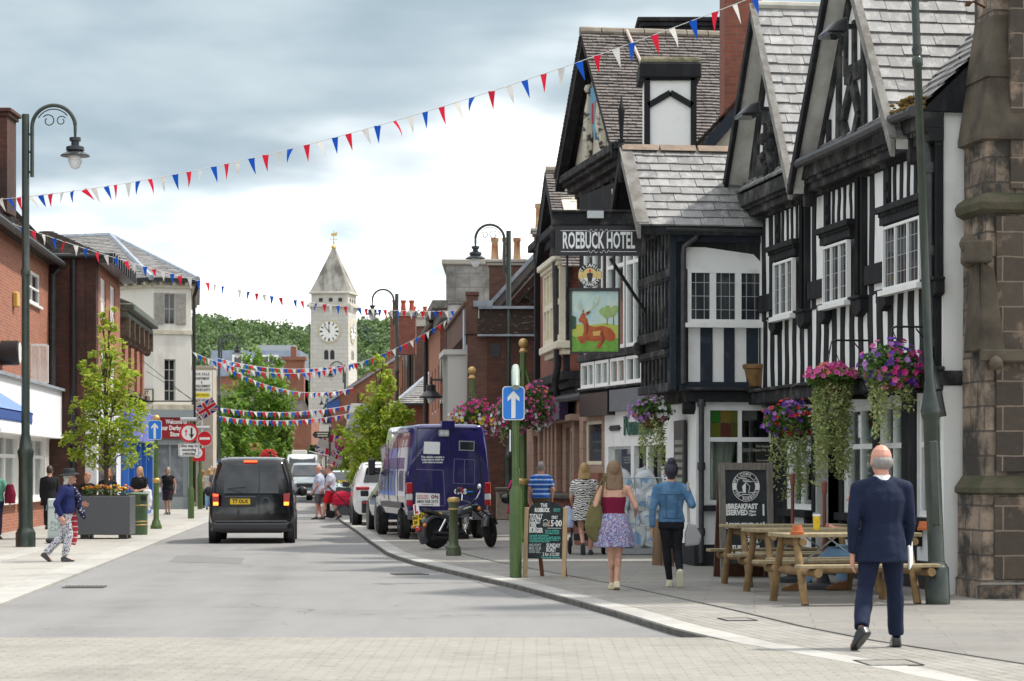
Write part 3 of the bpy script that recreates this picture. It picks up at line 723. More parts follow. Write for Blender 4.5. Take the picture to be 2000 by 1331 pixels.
# small sign crest above the door, floodlights
for (u,v) in ((1478,213),(1648,52)):
    a_,z_=MF.px(u,v,.44); t=thing('floodlight','black hooded floodlight fixed on the '+('smaller left' if u<1500 else 'larger right')+' inn gable','floodlight',MF.w(a_,z_,.44),math.atan2(MF.n.y,MF.n.x))
    mb=MB(); mb.hexa([V(p) for p in ((.0,-.26,-.1),(.3,-.26,-.12),(.3,.26,-.12),(0,.26,-.1),(0,-.2,.1),(.16,-.2,.04),(.16,.2,.04),(0,.2,.1))]); mb.build('hood',BLACKM,t,local=True,bevel=.02)
    mb=MB(); mb.box((.16,0,-.13),(.24,.44,.02)); mb.build('lamp_glass',GLASSD,t,local=True)
    mb=MB(); mb.box((-.2,0,0),(.42,.08,.06)); mb.build('bracket',BLACKM,t,local=True)
# ---- wing
WS=Fr((2.49,37.5),(2.49-.149*2.35,37.5+2.35),-1)      # street side, first floor
WF=Fr((2.49,37.5),(2.49+.989*2.0,37.5+.147*2.0),1)    # camera side, first floor
mb=MB(); WF.box(mb,0,2.0,2.8,5.45,-2.3,0); mb.build('wing_wall',BLACKT,inn)
mb=MB()
p0=WF.px(1339,487); p1=WF.px(1488,524); WF.poly(mb,[(p0[0],4.68),(p1[0],4.68),(p1[0],4.78),(p1[0]-.14,4.92),(p0[0]+.3,5.02),(p0[0],5.02)],0,.02)
for (u0,u1) in ((1344,1367),(1391,1413),(1434,1457),(1480,1500)): WF.box(mb,WF.a(u0),WF.a(u1),2.93,3.82,0,.018)
mb.build('infill_panels',WHITER,inn)
a0=WF.a(1341); a1=WF.a(1489)
WF.window(inn,a0,a1,3.84,4.68,3,1,.02,.06,.1,name='window',sill=.07,thick=.06,lead=1)
mb=MB()
for (u0,u1) in ((1367,1391),(1413,1434),(1457,1480)): WF.box(mb,WF.a(u0),WF.a(u1),2.93,3.8,0,.035)
WF.box(mb,-.05,.05,2.8,5.4,0,.06); WF.box(mb,.1,2.0,2.78,2.93,0,.05); WF.box(mb,0,2,5.1,5.4,0,.05)
mb.build('wing_timbers',M('blue_black_timber',(.022,.03,.042),.7,ns=6,col2=(.06,.075,.09),lo=.55,hi=.8,bump=.5,bs=15),inn,bevel=.006)
# street side oriel of the wing
mb=MB(); WS.box(mb,.0,2.3,3.75,5.3,0,.05); WS.box(mb,-.02,2.33,3.6,3.76,0,.09); WS.box(mb,-.02,2.33,4.55,4.68,0,.085); WS.box(mb,-.02,2.33,5.25,5.4,0,.12)
for i in range(9): x=.15+i*.26; WS.box(mb,x,x+.07,3.76,5.25,.05,.08)
q=0
while q<2.3: WS.box(mb,q,q+.05,4.5,4.55,.05,.08); WS.box(mb,q,q+.05,3.32,3.37,.04,.07); q+=.1
WS.box(mb,-.02,2.33,3.36,3.45,0,.08); WS.box(mb,-.02,2.33,2.78,2.92,0,.08); WS.box(mb,0,2.3,2.9,3.36,0,.02)
for i in range(8): x=.05+i*.3; WS.box(mb,x,x+.07,2.9,3.36,.02,.05)
for x in (.1,2.2): mb.sphere(WS.w(x,3.55,.08),.12,8,(1,1,1.1))
mb.build('carved_oriel',TIMB,inn,bevel=.012)
g=MB()
for i in range(8): x=.23+i*.26; WS.box(g,x,x+.17,3.8,4.48,.053,.06); WS.box(g,x,x+.17,4.72,5.2,.053,.06)
g.build('oriel_glass',GLASSD,inn)
# wing roof
cW=1.16; 
mb=MB(); 
def wr_(a,z,d): return WS.w(a,z,d)
for (e,r) in ((-.22,1),(2.55,-1)):
    ez=5.32; rz=6.68
    mb.prism([wr_(e,ez,.56),wr_(cW,rz,.56),wr_(cW,rz-.13,.56),wr_(e,ez-.13,.56)],WS.n*(-3.4))
mb.build('wing_roof',BLACKT,inn)
mb=MB(); slates(mb,wr_(-.24,5.325,.59),wr_(-.24,5.325,-2.4),wr_(cW,6.69,.59),wr_(cW,6.69,-2.4),.19,.36,.014); mb.build('slates',SLATE,inn,recalc=False)
mb=MB(); slates(mb,wr_(2.57,5.325,.59),wr_(2.57,5.325,-2.4),wr_(cW,6.69,.59),wr_(cW,6.69,-2.4),.19,.36,.014); mb.build('slates',SLATE,inn,recalc=False)
mb=MB()
for i in range(5):
    mb.hexa([wr_(cW-.12,6.66,.58-i*.62),wr_(cW+.12,6.66,.58-i*.62),wr_(cW+.12,6.66,.0-i*.62),wr_(cW-.12,6.66,.0-i*.62),wr_(cW-.02,6.76,.58-i*.62),wr_(cW+.02,6.76,.58-i*.62),wr_(cW+.02,6.76,.0-i*.62),wr_(cW-.02,6.76,.0-i*.62)])
mb.build('ridge',M('buff_ridge_tile',(.3,.22,.16),.85,ns=6,col2=(.2,.16,.13)),inn)
mb=MB(); mb.prism([wr_(-.25,5.36,.6),wr_(cW,6.72,.6),wr_(cW,6.5,.6),wr_(-.25,5.12,.6)],WS.n*(-.05)); mb.prism([wr_(-.25,5.38,.62),wr_(cW,6.74,.62),wr_(cW,6.71,.62),wr_(-.25,5.35,.62)],WS.n*(-.2)); mb.build('barge_board',MATS['weathered_board'],inn)
mb=MB(); mb.prism([wr_(2.55,5.36,.6),wr_(cW,6.72,.6),wr_(cW,6.5,.6),wr_(2.55,5.12,.6)],WS.n*(-.05)); mb.poly([wr_(-.1,5.3,.2),wr_(2.4,5.3,.2),wr_(cW,6.6,.2)]); mb.build('barge_board',BLACKT,inn)
mb=MB(); fp=wr_(cW,6.5,.58); mb.lathe([(.05,0),(.05,.6),(.035,.62),(.06,.68),(.02,.59),(.05,1.1),(.06,1.15),(.03,1.22),(.0,1.42)],fp-V((0,0,.35)),8); mb.build('finial',BLACKT,inn,smooth=True)
mb=MB(); mb.tube([WF.w(-.15,5.28,.18),WF.w(1.5,5.26,.18)],.05,8); mb.tube([WF.w(.35,5.25,.16),WF.w(.33,5.15,.14),WF.w(.16,5.02,.1),WF.w(.15,4.9,.1),WF.w(.15,2.9,.1)],.045,10); mb.build('drainpipe',PIPE,inn,smooth=True)
# wing ground floor
WG=Fr((2.86,37.62),(2.86+.989*1.7,37.62+.147*1.7),1); WGS=Fr((2.86,37.62),(2.86-.149*2.2,37.62+2.2),-1)
wa0=WG.a(1378); wa1=WG.a(1512); 
mb=MB(); WG.wall(mb,0,1.75,0,2.75,[(wa0,wa1,1.02,2.56)],.18); WGS.wall(mb,0,2.2,0,2.75,[],0); mb.build('ground_floor_wall',WHITER,inn)
mb=MB(); WG.box(mb,-.0,1.75,0,.4,.0,.025); WGS.box(mb,.0,2.2,0,.4,0,.025); mb.build('plinth',MATS['black_plinth'],inn)
w_=WG.window(inn,wa0,wa1,1.02,2.56,2,1,-.06,.07,.06,trans=.66,thick=.07,glass=GLASSC)
mb=MB(); WG.box(mb,wa0-.05,wa1+.05,.92,1.01,-.05,.12); mb.build('sill',BLACKT,inn)
mb=MB()
for k in range(10):
    t=k/10; x=wa0+.05+.5*t; x2=wa0+.05+.5*(t+.1)
    mb.poly([WG.w(x*.75+wa0*.25,1.06,-.25-.03*math.sin(k*2)),WG.w(x2*.75+wa0*.25,1.06,-.25-.03*math.sin(k*2+2)),WG.w(x2,2.02,-.25-.03*math.sin(k*2+2)),WG.w(x,2.02,-.25-.03*math.sin(k*2))])
mb.build('curtain',MATS['cream_curtain'],w_,recalc=False)
for i,cn in enumerate([(.1,.11,.01),(.09,.025,.015),(.07,.065,.012),(.02,.12,.012),(.16,.11,.015),(.1,.1,.015)]):
    m=MB(); x=wa0+.08+(i%3)*.165; z=2.08+(0 if i<3 else .22); WG.box(m,x,x+.16,z,z+.21,-.028,-.022); m.build('stained_pane',M('stained_glass_%s'%['amber','ruby','leaf','green','straw','rose'][i],cn,.2),w_)
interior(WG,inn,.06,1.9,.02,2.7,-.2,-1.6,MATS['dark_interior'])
mb=MB(); WG.box(mb,wa0+.55,wa1-.05,1.05,1.75,-.16,-.15); mb.build('window_board',MATS['dark_interior'],inn)
# poster in window
t=thing('poster','black window poster with cream small print between the curtain and the vine','poster',WG.w(WG.a(1490),1.55,-.1))
mb=MB(); pa=WG.a(1474); pb=WG.a(1510); WG.box(mb,pa,pb,1.42,1.98,.012,.02); mb.build('sheet',M('poster_black',(.02,.022,.02),.5),t)
for i,(s,tx) in enumerate(((.05,'The Roebuck'),(.055,'Open Mic Night'),(.035,'Every 2nd Friday'),(.035,'of the month'),(.035,'8pm'))):
    text(tx,CREAMP,t,WG.w((pa+pb)/2,1.93-.06*i-(.1 if i>1 else 0),.024),WG.d,(0,0,1),s)
mb=MB(); WG.box(mb,-.12,1.75,2.62,2.79,-.2,.13); WG.box(mb,-.2,1.75,2.79,2.84,-.2,.24); WGS.box(mb,-.1,2.3,2.62,2.82,-.1,.12); WGS.poly(mb,[(0,2.62),(.1,2.62),(.1,2.42),(0,2.5)],0,.2); mb.build('ledge',TIMB,inn,bevel=.012)
mb=MB(); x=WG.a(1367); mb.tube([WG.w(x,2.66,.1),WG.w(x,.12,.1)],.043,10); 
for z in (2.6,1.62,.6): mb.lathe([(.06,-.06),(.065,0),(.06,.06)],WG.w(x,z,.1),10)
mb.build('drainpipe',PIPE,inn,smooth=True)
# menu board on the wing's street wall
t=thing('menu_board','tall narrow black framed menu board on the white side wall of the inn','menu board',WGS.w(.9,1.1,.03))
mb=MB(); WGS.box(mb,.55,1.3,1.12,2.35,.028,.07); mb.build('frame',BLACKM,t,bevel=.01)
mb=MB()
for i in range(7): WGS.box(mb,.65,1.2,1.25+.12*i,1.32+.12*i,.071,.074)
mb.build('price_lists',M('menu_print',(.3,.32,.27),.7),t)
# ---- chimneys of the inn range
def chimney(name,label,x0,x1,y0,y1,z0,z1,mat,cap=.12,pots=0,potmat=None,potc=None,group=None,poth=.6,corbel=2):
    t=thing(name,label,'chimney',((x0+x1)/2,(y0+y1)/2,z0),group=group)
    mb=MB(); cx,cy=(x0+x1)/2,(y0+y1)/2; dx,dy=x1-x0,y1-y0
    mb.box((cx,cy,(z0+z1)/2),(dx,dy,z1-z0)); mb.build('stack',mat,t)
    mb=MB()
    for k in range(corbel): mb.box((cx,cy,z1+.04+.1*k),(dx+.12*(k+1),dy+.12*(k+1),.098))
    mb.build('cap',potc or STONEC,t,bevel=.015)
    if pots:
        for i in range(pots):
            p=MB(); px_=x0+dx*(i+.5)/pots; p.lathe([(.15,0),(.12,.1),(.1,poth*.8),(.13,poth*.85),(.13,poth),(.09,poth),(.09,poth*.6)],(px_,cy,z1+.1*corbel-.01),12,cap=False); p.build('pot',potmat or M('terracotta_pot',(.36,.13,.06),.8,ns=4,col2=(.25,.1,.06)),t,smooth=True)
    return t
chimney('chimney','tall plain red brick chimney stack beside the smaller inn gable',3.83,4.5,43.6,44.6,5,10.6,BRK_R,corbel=0)
chimney('chimney','broad dark-capped brick chimney behind the tiled roof ridge',3.0,5.2,54.5,55.6,8,11.45,BRK_R,corbel=3,potc=BLACKT)
t=thing('chimney','white rendered chimney with black chevron timbers and mossy stone cap','chimney',(2.7,41.5,6.4))
mb=MB(); mb.box((2.72,42.0,7.4),(.86,.9,2.2)); mb.build('stack',WHITER,t)
mb=MB(); Y=41.53; z0=6.6; z1=8.3
for (a,b) in (((2.32,z0),(2.32,z1)),((3.12,z0),(3.12,z1)),((2.3,z1),(3.14,z1)),((2.34,7.92-.1),(2.72,8.12-.08)),((2.72,8.04),(3.1,7.82))): mb.bar((a[0],Y,a[1]),(b[0],Y,b[1]),.05,.1,up=(0,0,1)) if a[0]!=b[0] else mb.box((a[0],Y,(z0+z1)/2),(.1,.05,z1-z0))
mb.build('timbers',BLACKT,t)
mb=MB(); mb.box((2.72,42.0,8.42),(1.06,1.1,.26)); mb.build('collar',BLACKT,t,bevel=.02)
mb=MB(); mb.box((2.72,42.0,8.6),(1.02,1.06,.1)); mb.build('cap',M('mossy_stone',(.15,.14,.1),.95,ns=7,col2=(.3,.27,.17),bump=.8,bs=12,bd=.05),t,bevel=.04,seg=2)
# ================================================================ STONE BUTTRESS BUILDING
t=thing('stone_church_building','dark weathered stone building with stepped buttress at the right edge of the street','church')
SF=Fr((5.48,28.1),(8.5,28.55),1)
def ring(z,ins,back=.85,l=3.4):
    d=SF.d; n=SF.n; a=SF.o
    return [a+d*ins-n*ins+V((0,0,z)),a+d*l-n*ins+V((0,0,z)),a+d*l-n*2.2+V((0,0,z)),a+d*ins-n*back+V((0,0,z))]
def secs(lst,name,mat): 
    mb=MB(); mb.loft([ring(z,i) for z,i in lst]); return mb.build(name,mat,t)
secs([(0,-.05),(.28,-.05),(.3,-.02),(1.28,-.02)],'plinth',STONE)
secs([(1.28,-.02),(1.3,-.06),(1.36,-.06),(1.5,.04)],'plinth_weathering',M('mossy_ashlar',(.1,.085,.06),.9,ns=3,col2=(.06,.065,.035),bump=.8,bs=12,bd=.03))
secs([(1.5,.04),(2.85,.04)],'buttress',STONE)
secs([(2.85,.04),(4.55,.055)],'buttress',STONE)
secs([(4.55,.055),(4.6,-.04),(4.68,-.06),(4.74,-.03),(4.8,.06)],'string_course',MATS['mossy_ashlar'])
secs([(4.8,.06),(5.4,.06)],'buttress',STONE)
secs([(5.4,.06),(5.42,-.02),(5.48,-.02),(6.15,.09),(6.16,.07),(6.75,.17),(6.9,.19)],'weathering',M('dark_weathered_stone',(.055,.045,.035),.9,ns=2,col2=(.12,.1,.075),bump=.5,bs=10))
secs([(6.9,.19),(9.6,.19)],'buttress',STONE)
# dark camera side facing
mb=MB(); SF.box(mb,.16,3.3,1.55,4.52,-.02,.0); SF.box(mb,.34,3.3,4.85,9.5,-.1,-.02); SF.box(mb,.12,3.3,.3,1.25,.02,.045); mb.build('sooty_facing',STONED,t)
mb=MB(); BS=Fr((5.48,28.1),(5.48-.12,28.95),-1)
BS.poly(mb,[(-.05,2.95),(.55,2.95),(.3,4.0),(.05,4.05)],0,.06); SF.poly(mb,[(-.04,2.9),(.26,2.9),(.12,3.9),(-.04,4.0)],0,.05)
mb.box(BS.w(.1,4.1,.05),(.3,.42,.26)); mb.sphere(BS.w(.12,4.2,.14),.12,8); mb.sphere(BS.w(.2,4.02,.12),.1,8); SF.box(mb,-.05,3.3,2.82,2.97,0,.09); mb.sphere(SF.w(.1,2.8,.14),.09,8)
SF.poly(mb,[(.95,1.5),(3.3,1.5),(3.3,2.3),(1.35,2.1)],0,.35); mb.build('carved_corbel',MATS['dark_weathered_stone'],t,bevel=.02)
mb=MB(); mb.tube([BS.w(.05,.05,.06),BS.w(.05,.22,.06),SF.w(-.06,.24,.08),SF.w(3.,.26,.08)],.013,6); mb.build('conduit',M('conduit_grey',(.22,.22,.2),.7),t)
mb=MB(); mb.tube([BS.w(.3,7.0,-.12),BS.w(.2,7.05,.05),BS.w(.2,7.0,.12)],.015,5); mb.box(BS.w(.2,7.02,.12),(.05,.08,.05)); mb.build('old_bracket',M('rusty_iron',(.08,.035,.02),.9),t)
# ================================================================ TALL TUDOR GABLE SHOP
XA=lambda Y:5.09-.06*Y
AF=Fr((3.18,40.8),(1.34,48.12),-1)
GA=Fr((2.15,46.0),(1.25,51.3),-1); gl=GA.L; gc=gl/2
shop=thing('tudor_shop','tall timbered shop with tiled gable, carved cornice and white window bands','shop',(XA(49),49,0))
aY=lambda Y:(Y-40.6)/AF.d.y
band=[(AF.a(u0),AF.a(u1),3.17,3.67) for u0,u1 in ((1277,1258),(1254,1224),(1222,1193),(1190,1164),(1162,1136))]
tall=[(AF.a(u0),AF.a(u1),3.84,5.95) for u0,u1 in ((1277,1258),(1254,1224),(1221,1186),(1178,1142))]
mb=MB(); AF.wall(mb,0,AF.L,2.7,7.0,[tuple(b) for b in band+tall],.16); mb.build('wall',BLACKT,shop)
for b in band: AF.window(shop,b[0],b[1],b[2],b[3],2,1,-.06,.06,.05,thick=.08,sill=.05,glass=GLASSC)
for b in tall: 
    w_=AF.window(shop,b[0],b[1],b[2],b[3],2,1,-.06,.07,.06,trans=.74,thick=.08,glass=GLASSC)
    m=MB(); n=16; lo,hi=min(b[:2]),max(b[:2])
    for k in range(n):
        x=lo+(hi-lo)*k/n; x2=lo+(hi-lo)*(k+1)/n; d1=-.3-.03*(k%2); d2=-.3-.03*((k+1)%2)
        m.poly([AF.w(x,b[2],d1),AF.w(x2,b[2],d2),AF.w(x2,b[3],d2),AF.w(x,b[3],d1)])
    m.build('net_curtain',M('net_curtain',(.55,.53,.5),.9),w_,recalc=False)
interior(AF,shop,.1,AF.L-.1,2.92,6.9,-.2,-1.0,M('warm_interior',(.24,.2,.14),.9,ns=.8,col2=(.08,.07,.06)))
mb=MB(); AF.box(mb,0,AF.L,3.69,3.82,0,.06); AF.box(mb,0,AF.L,3.1,3.15,0,.08); mb.build('beams',TIMB,shop,bevel=.01)
mb=MB(); AF.box(mb,0,AF.L,0,7,-8,-2.5); mb.build('rear_range',BRK_D,shop)
# shop front
a0,a1=AF.a(1182),AF.a(1330); lo,hi=AF.a(1300,.0),AF.a(1180)
mb=MB(); AF.box(mb,AF.a(1253,.2),AF.a(1184,.2),2.66,3.06,0,.14); mb.build('grey_fascia',M('slate_grey_panel',(.14,.15,.17),.6,ns=4,col2=(.11,.12,.13)),shop)
mb=MB(); AF.box(mb,AF.a(1182,.2),AF.a(1128,.2),2.6,3.04,0,.16); AF.box(mb,AF.a(1285,.2),AF.a(1254,.2),2.62,3.1,0,.16); mb.build('black_fascia',M('black_panel',(.02,.014,.016),.4),shop)
h=[(AF.a(1262),AF.a(1238),.05,2.0),(AF.a(1232),AF.a(1188),.3,2.0),(AF.a(1300),AF.a(1266),.3,2.0),(AF.a(1175),AF.a(1139),1.62,2.56)]
h[3]=(h[3][0],h[3][1],1.66,2.52)
mb=MB(); AF.wall(mb,0,AF.a(1181),0,2.75,h[:3],.2); mb.build('shop_wall',WHITEP,shop)
mb=MB(); AF.wall(mb,AF.a(1181),AF.L,0,2.75,h[3:],.2); mb.build('stone_bay',SANDST,shop)
mb=MB(); AF.box(mb,AF.a(1178),AF.L,0,1.5,0,.1); mb.build('brick_plinth',BRK_R,shop)
mb=MB(); GA.box(mb,-.1,gl+.1,0,5.9,-4,-.8); mb.build('lower_flank',BRK_D,shop)
for k,q in enumerate(h[:3]): AF.window(shop,q[0],q[1],q[2],q[3],1,1,-.15,.05,.03,mat=BLACKM if k!=1 else WHITEP,glass=GLASSC,name='shop_window')
AF.window(shop,*h[3],1,1,-.12,.07,.03,mat=CREAMP,glass=GLASSD)
mb=MB(); random.seed(9)
for k in range(150):
    x=random.uniform(AF.a(1300),AF.a(1186)); mb.box(AF.w(x,random.uniform(.3,1.9),-.6-random.random()*.5),(.16,.2,random.uniform(.1,.35)))
goods=mb.build('shop_goods',[M('goods_red',(.4,.06,.03),.6),M('goods_green',(.1,.25,.06),.6),M('goods_white',(.6,.6,.6),.6),M('goods_orange',(.5,.2,.03),.6)],shop)
for i,p in enumerate(goods.data.polygons): p.material_index=(i//6*7)%4
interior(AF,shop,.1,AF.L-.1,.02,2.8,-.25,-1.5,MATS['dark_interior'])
ts=AF.px(1219,832,.02); text('Poundland',M('sign_green',(.005,.09,.06),.4),shop,AF.w(ts[0],2.36,.03),-AF.d,(0,0,1),.5,name='shop_lettering',align='LEFT',bold=.01,thick=.02,sx=.85)
m=MB(); x=AF.a(1202); AF.box(m,x-.3,x+.3,2.3,2.4,.002,.03); AF.box(m,x-.4,x+.4,2.34,2.36,.002,.02); m.build('small_plaque',BLACKM,shop)
# jettied top storey and gable
mb=MB(); GA.box(mb,-.1,gl+.1,5.9,7.4,-3,-.55); mb.build('top_storey_wall',BLACKT,shop)
for (x0,x1) in ((.5,1.6),(2.1,3.2),(3.7,4.8)):
    w_=GA.window(shop,x0,x1,6.15,7.25,2,1,-.53,.07,.07,mat=BLACKT,thick=.3,glass=M('net_behind_glass',(.3,.29,.27),.15,ns=8,col2=(.16,.15,.14)),lead=2)
mb=MB(); 
for k,(z0,z1,d) in enumerate(((7.3,7.42,-.1),(7.42,7.55,.05),(7.55,7.63,.18),(7.63,7.78,.26))): GA.box(mb,-.15-d*.5,gl+.15+d*.5,z0,z1,-3,d)
for i in range(7): x=.1+i*(gl-.2)/6; GA.poly(mb,[(x-.08,6.75),(x+.08,6.75),(x+.08,7.3),(x-.08,7.3)],-.5,-.28); GA.box(mb,x-.09,x+.09,7.08,7.3,-.5,-.12)
mb.build('carved_cornice',TIMB,shop,bevel=.015)
mb=MB(); GA.poly(mb,[(-.15,7.75),(gl+.15,7.75),(gc,10.2)],-.6,-.05); mb.build('gable_wall',M('cream_render',(.6,.56,.46),.85,ns=3,col2=(.5,.47,.4)),shop)
bx=gl/2+.2; bz=7.55
for s in (-1,1):
    mb=MB(); e=gc+s*bx; GA.poly(mb,[(gc,10.36),(gc,10.1),(e,bz-.08),(e,bz+.18)],.1,.3); GA.poly(mb,[(gc,10.36),(gc,10.24),(e,bz+.06),(e,bz+.18)],-6,.28); mb.build('barge_board',BLACKT,shop)
    mb=MB(); slates(mb,GA.w(e,bz+.185,.34),GA.w(e,bz+.185,-6.2),GA.w(gc,10.37,.34),GA.w(gc,10.37,-6.2),.105,.19,.02); mb.build('tiles',TILE,shop,recalc=False)
mb=MB()
for i in range(15): mb.lathe([(.1,0),(.1,.42)],GA.w(gc,10.37,.34-.44*i),8,R=Matrix.Rotation(R_(90),3,'Y').to_3x3()@Matrix.Identity(3) if 0 else (Matrix.Rotation(math.atan2(-GA.n.y,-GA.n.x),3,'Z')@Matrix.Rotation(R_(90),3,'Y')))
mb.build('ridge',M('ridge_tile',(.2,.17,.14),.9,ns=5,col2=(.28,.25,.2)),shop)
mb=MB(); mb.tube([GA.w(gc-.1,10.4,-.6),GA.w(gc-1.5,9.05,-.8),GA.w(gc-2.9,7.65,-1.0)],.035,6); mb.build('lightning_conductor',M('pink_pipe',(.5,.4,.36),.7),shop)
cr=MB(); sh=[(-.42,9.3),(.42,9.3),(.42,8.75),(0,8.2),(-.42,8.75)]; GA.poly(cr,[(gc+x,z) for x,z in sh],-.05,.04); cr.build('heraldic_shield',M('shield_blue',(.12,.3,.45),.6),shop)
cr=MB()
for i in (-1,1): GA.box(cr,gc+i*.17-.06,gc+i*.17+.06,8.55,8.95,.04,.06)
cr.build('shield_bars',M('shield_red',(.45,.04,.05),.6),shop)
cr=MB()
for i in (-1,1):
    cr.tube([GA.w(gc+i*.75,7.95,.0),GA.w(gc+i*.62,8.4,.03),GA.w(gc+i*.62,8.8,.03),GA.w(gc+i*.5,9.2,.03)],[.1,.13,.11,.06],7); cr.sphere(GA.w(gc+i*.52,9.3,.06),.1,7)
cr.build('heraldic_beasts',M('painted_stone',(.55,.52,.42),.7,ns=6,col2=(.06,.05,.05),lo=.5,hi=.6),shop,smooth=True)
cr=MB(); e=gl+.02; cr.tube([GA.w(e,7.78,.1),GA.w(e,8.0,.1),GA.w(e,8.35,.1)],[.1,.08,.05],7); cr.sphere(GA.w(e,8.45,.1),.1,8); cr.build('statue',M('old_stone',(.5,.46,.36),.9),shop,smooth=True)
# little slate porch roof next to it
mb=MB(); slates(mb,V((1.78,42.6,5.95)),V((2.5,42.6,5.95)),V((1.78,43.4,6.6)),V((2.5,43.4,6.6)),.18,.3,.014); mb.build('porch_slates',SLATE,shop,recalc=False)
# connecting slate roof with dark barge behind the wing
mb=MB(); mb.prism([V((3.1,43.0,7.05)),V((4.6,43.0,8.75)),V((4.6,43.0,8.45)),V((3.1,43.0,6.75))],V((0,.12,0))); mb.build('barge_board',M('blue_black_timber',(.02,.03,.04)),shop)
mb=MB(); slates(mb,V((3.0,43.05,7.06)),V((3.0,45.6,7.06)),V((4.6,43.05,8.8)),V((4.6,45.6,8.8)),.16,.25,.014); mb.build('slates',SLATEY,shop,recalc=False)
mb=MB(); mb.poly([V((3.3,43.2,6.2)),V((5,43.2,6.2)),V((5,43.2,8.9)),V((4.6,43.2,8.6)),V((3.3,43.2,7.1))]); mb.build('side_gable',MATS['cream_render'],shop)
# ================================================================ BANK (brick and pink stone)
bank=thing('bank_building','red brick bank with pink stone ground floor, cream oriel window and black timber gable','bank',(XA(62),62,0))
NF=Fr((1.64,57.5),(.42,70.5),-1)
def ny(Y): return (Y-57.5)/NF.d.y
cw=(NF.a(1099,.35),NF.a(1066,.35))
J=.3
mb=MB(); NF.box(mb,-.3,NF.L,0,7.6,-7,-.4); mb.build('rear_range',BRK_B,bank)
JF=Fr(NF.w(0,0,J),NF.w(NF.L,0,J),-1)
FE=JF.a(1053); gc=JF.a(1066,.3); hw=JF.a(1046,.3)-gc-.2; GZ=JF.z(1066,337,.3); BZ=JF.z(1046,490,.3)
mb=MB(); JF.box(mb,ny(57.2),FE,3.55,7.3,-.8,0); mb.build('jettied_wall',BRK_R,bank)
a0,a1=sorted((JF.a(1098,.2),JF.a(1065,.2)))
mb=MB(); JF.box(mb,a0,a1,4.4,6.55,0,.12); mb.build('oriel_back',GLASSD,bank)
JF.window(bank,a0,a1,4.6,6.5,5,2,.1,.16,.14,mat=CREAMP,thick=.16,name='oriel_window',glass=CREAMP)
mb=MB(); JF.box(mb,a0-.15,a1+.15,6.5,6.65,0,.4); JF.box(mb,a0-.1,a1+.1,6.4,6.5,0,.32); JF.box(mb,a0-.1,a1+.1,4.42,4.6,0,.35); JF.box(mb,a0,a1,4.28,4.42,0,.22); mb.build('oriel_cornice',CREAMP,bank,bevel=.02)
mb=MB()
for k,(z0,z1,d) in enumerate(((3.3,3.5,-.1),(3.5,3.68,.05),(3.68,3.9,.2))): JF.box(mb,ny(57.1),FE+.1,z0,z1,-.8,d)
for x in (ny(57.3),FE-.15): JF.box(mb,x-.12,x+.12,3.9,7.3,0,.14)
for z0,z1,d in ((7.1,7.3,.15),(7.3,7.5,.3)): JF.box(mb,ny(57.1),FE+.1,z0,z1,-.8,d)
mb.build('timber_cornice',BLACKT,bank,bevel=.02)
mb=MB(); JF.poly(mb,[(gc-hw,7.5),(gc+hw,7.5),(gc,GZ-.1)],-.8,.05); mb.build('gable_wall',MATS['cream_render'],bank)
mb=MB()
for s in (-1,1): JF.poly(mb,[(gc,GZ),(gc,GZ-.45),(gc+s*(hw+.2),BZ-.5),(gc+s*(hw+.2),BZ)],-.02,.3)
for x in (-1,0,1): JF.box(mb,gc+x*.8-.12,gc+x*.8+.12,7.5,GZ-.3-abs(x)*.4,.05,.09)
mb.build('barge_boards',BLACKT,bank)
mb=MB()
for s,q in ((-1,1.55),(1,1)): slates(mb,JF.w(gc+s*q*(hw+.2),GZ+(BZ-GZ)*q+.01,.33),JF.w(gc+s*q*(hw+.2),GZ+(BZ-GZ)*q+.01,-7),JF.w(gc,GZ+.02,.33),JF.w(gc,GZ+.02,-7),.13,.22,.018)
mb.build('tiles',TILE,bank,recalc=False)
mb=MB(); JF.poly(mb,[(gc-hw-.2,BZ-.1),(gc+hw+.2,BZ-.1),(gc,GZ-.03)],-6.9,-1.); mb.build('roof_body',BLACKT,bank)
mb=MB(); mb.tube([JF.w(gc,GZ+.05,.3),JF.w(gc,GZ+.05,-7)],.1,8); mb.build('ridge',MATS['ridge_tile'],bank)
# ground floor
mb=MB(); NF.wall(mb,-.2,NF.L,0,3.4,[(ny(58.3),ny(60.6),.95,2.6),(ny(66.5),ny(68.5),0.1,2.5)],.2); mb.build('ground_floor_wall',SANDST,bank)
NF.window(bank,ny(58.3),ny(60.6),.95,2.6,1,1,-.15,.08,.04,mat=CREAMP)
mb=MB(); NF.box(mb,-.25,ny(64),.0,.85,0,.42); mb.build('brick_plinth',BRK_R,bank); 
mb=MB(); NF.box(mb,-.35,ny(64.1),.85,.98,0,.52); mb.build('plinth_coping',M('dark_coping',(.1,.085,.07),.9),bank,bevel=.03)
mb=MB()
for Y in (57.7,61.4,62.3,63.2,64.1,65.5): NF.box(mb,ny(Y),ny(Y)+.35,.98,2.75,0,.16)
NF.box(mb,-.2,ny(66.2),2.72,2.88,0,.28); mb.build('stone_piers',SANDST,bank,bevel=.02)
t=thing('bank_sign','purple bank fascia sign with white lettering and red cube emblem','sign',NF.w(ny(62),2.9,.3))
mb=MB(); NF.box(mb,ny(58.4),ny(69),2.78,3.33,.2,.42); mb.build('panel',M('bank_purple',(.028,.012,.06),.5),t)
text('NatWest',WHITEP,t,NF.w(ny(61.2),3.06,.425),-NF.d,(0,0,1),.5,bold=.012,maxw=1.9)
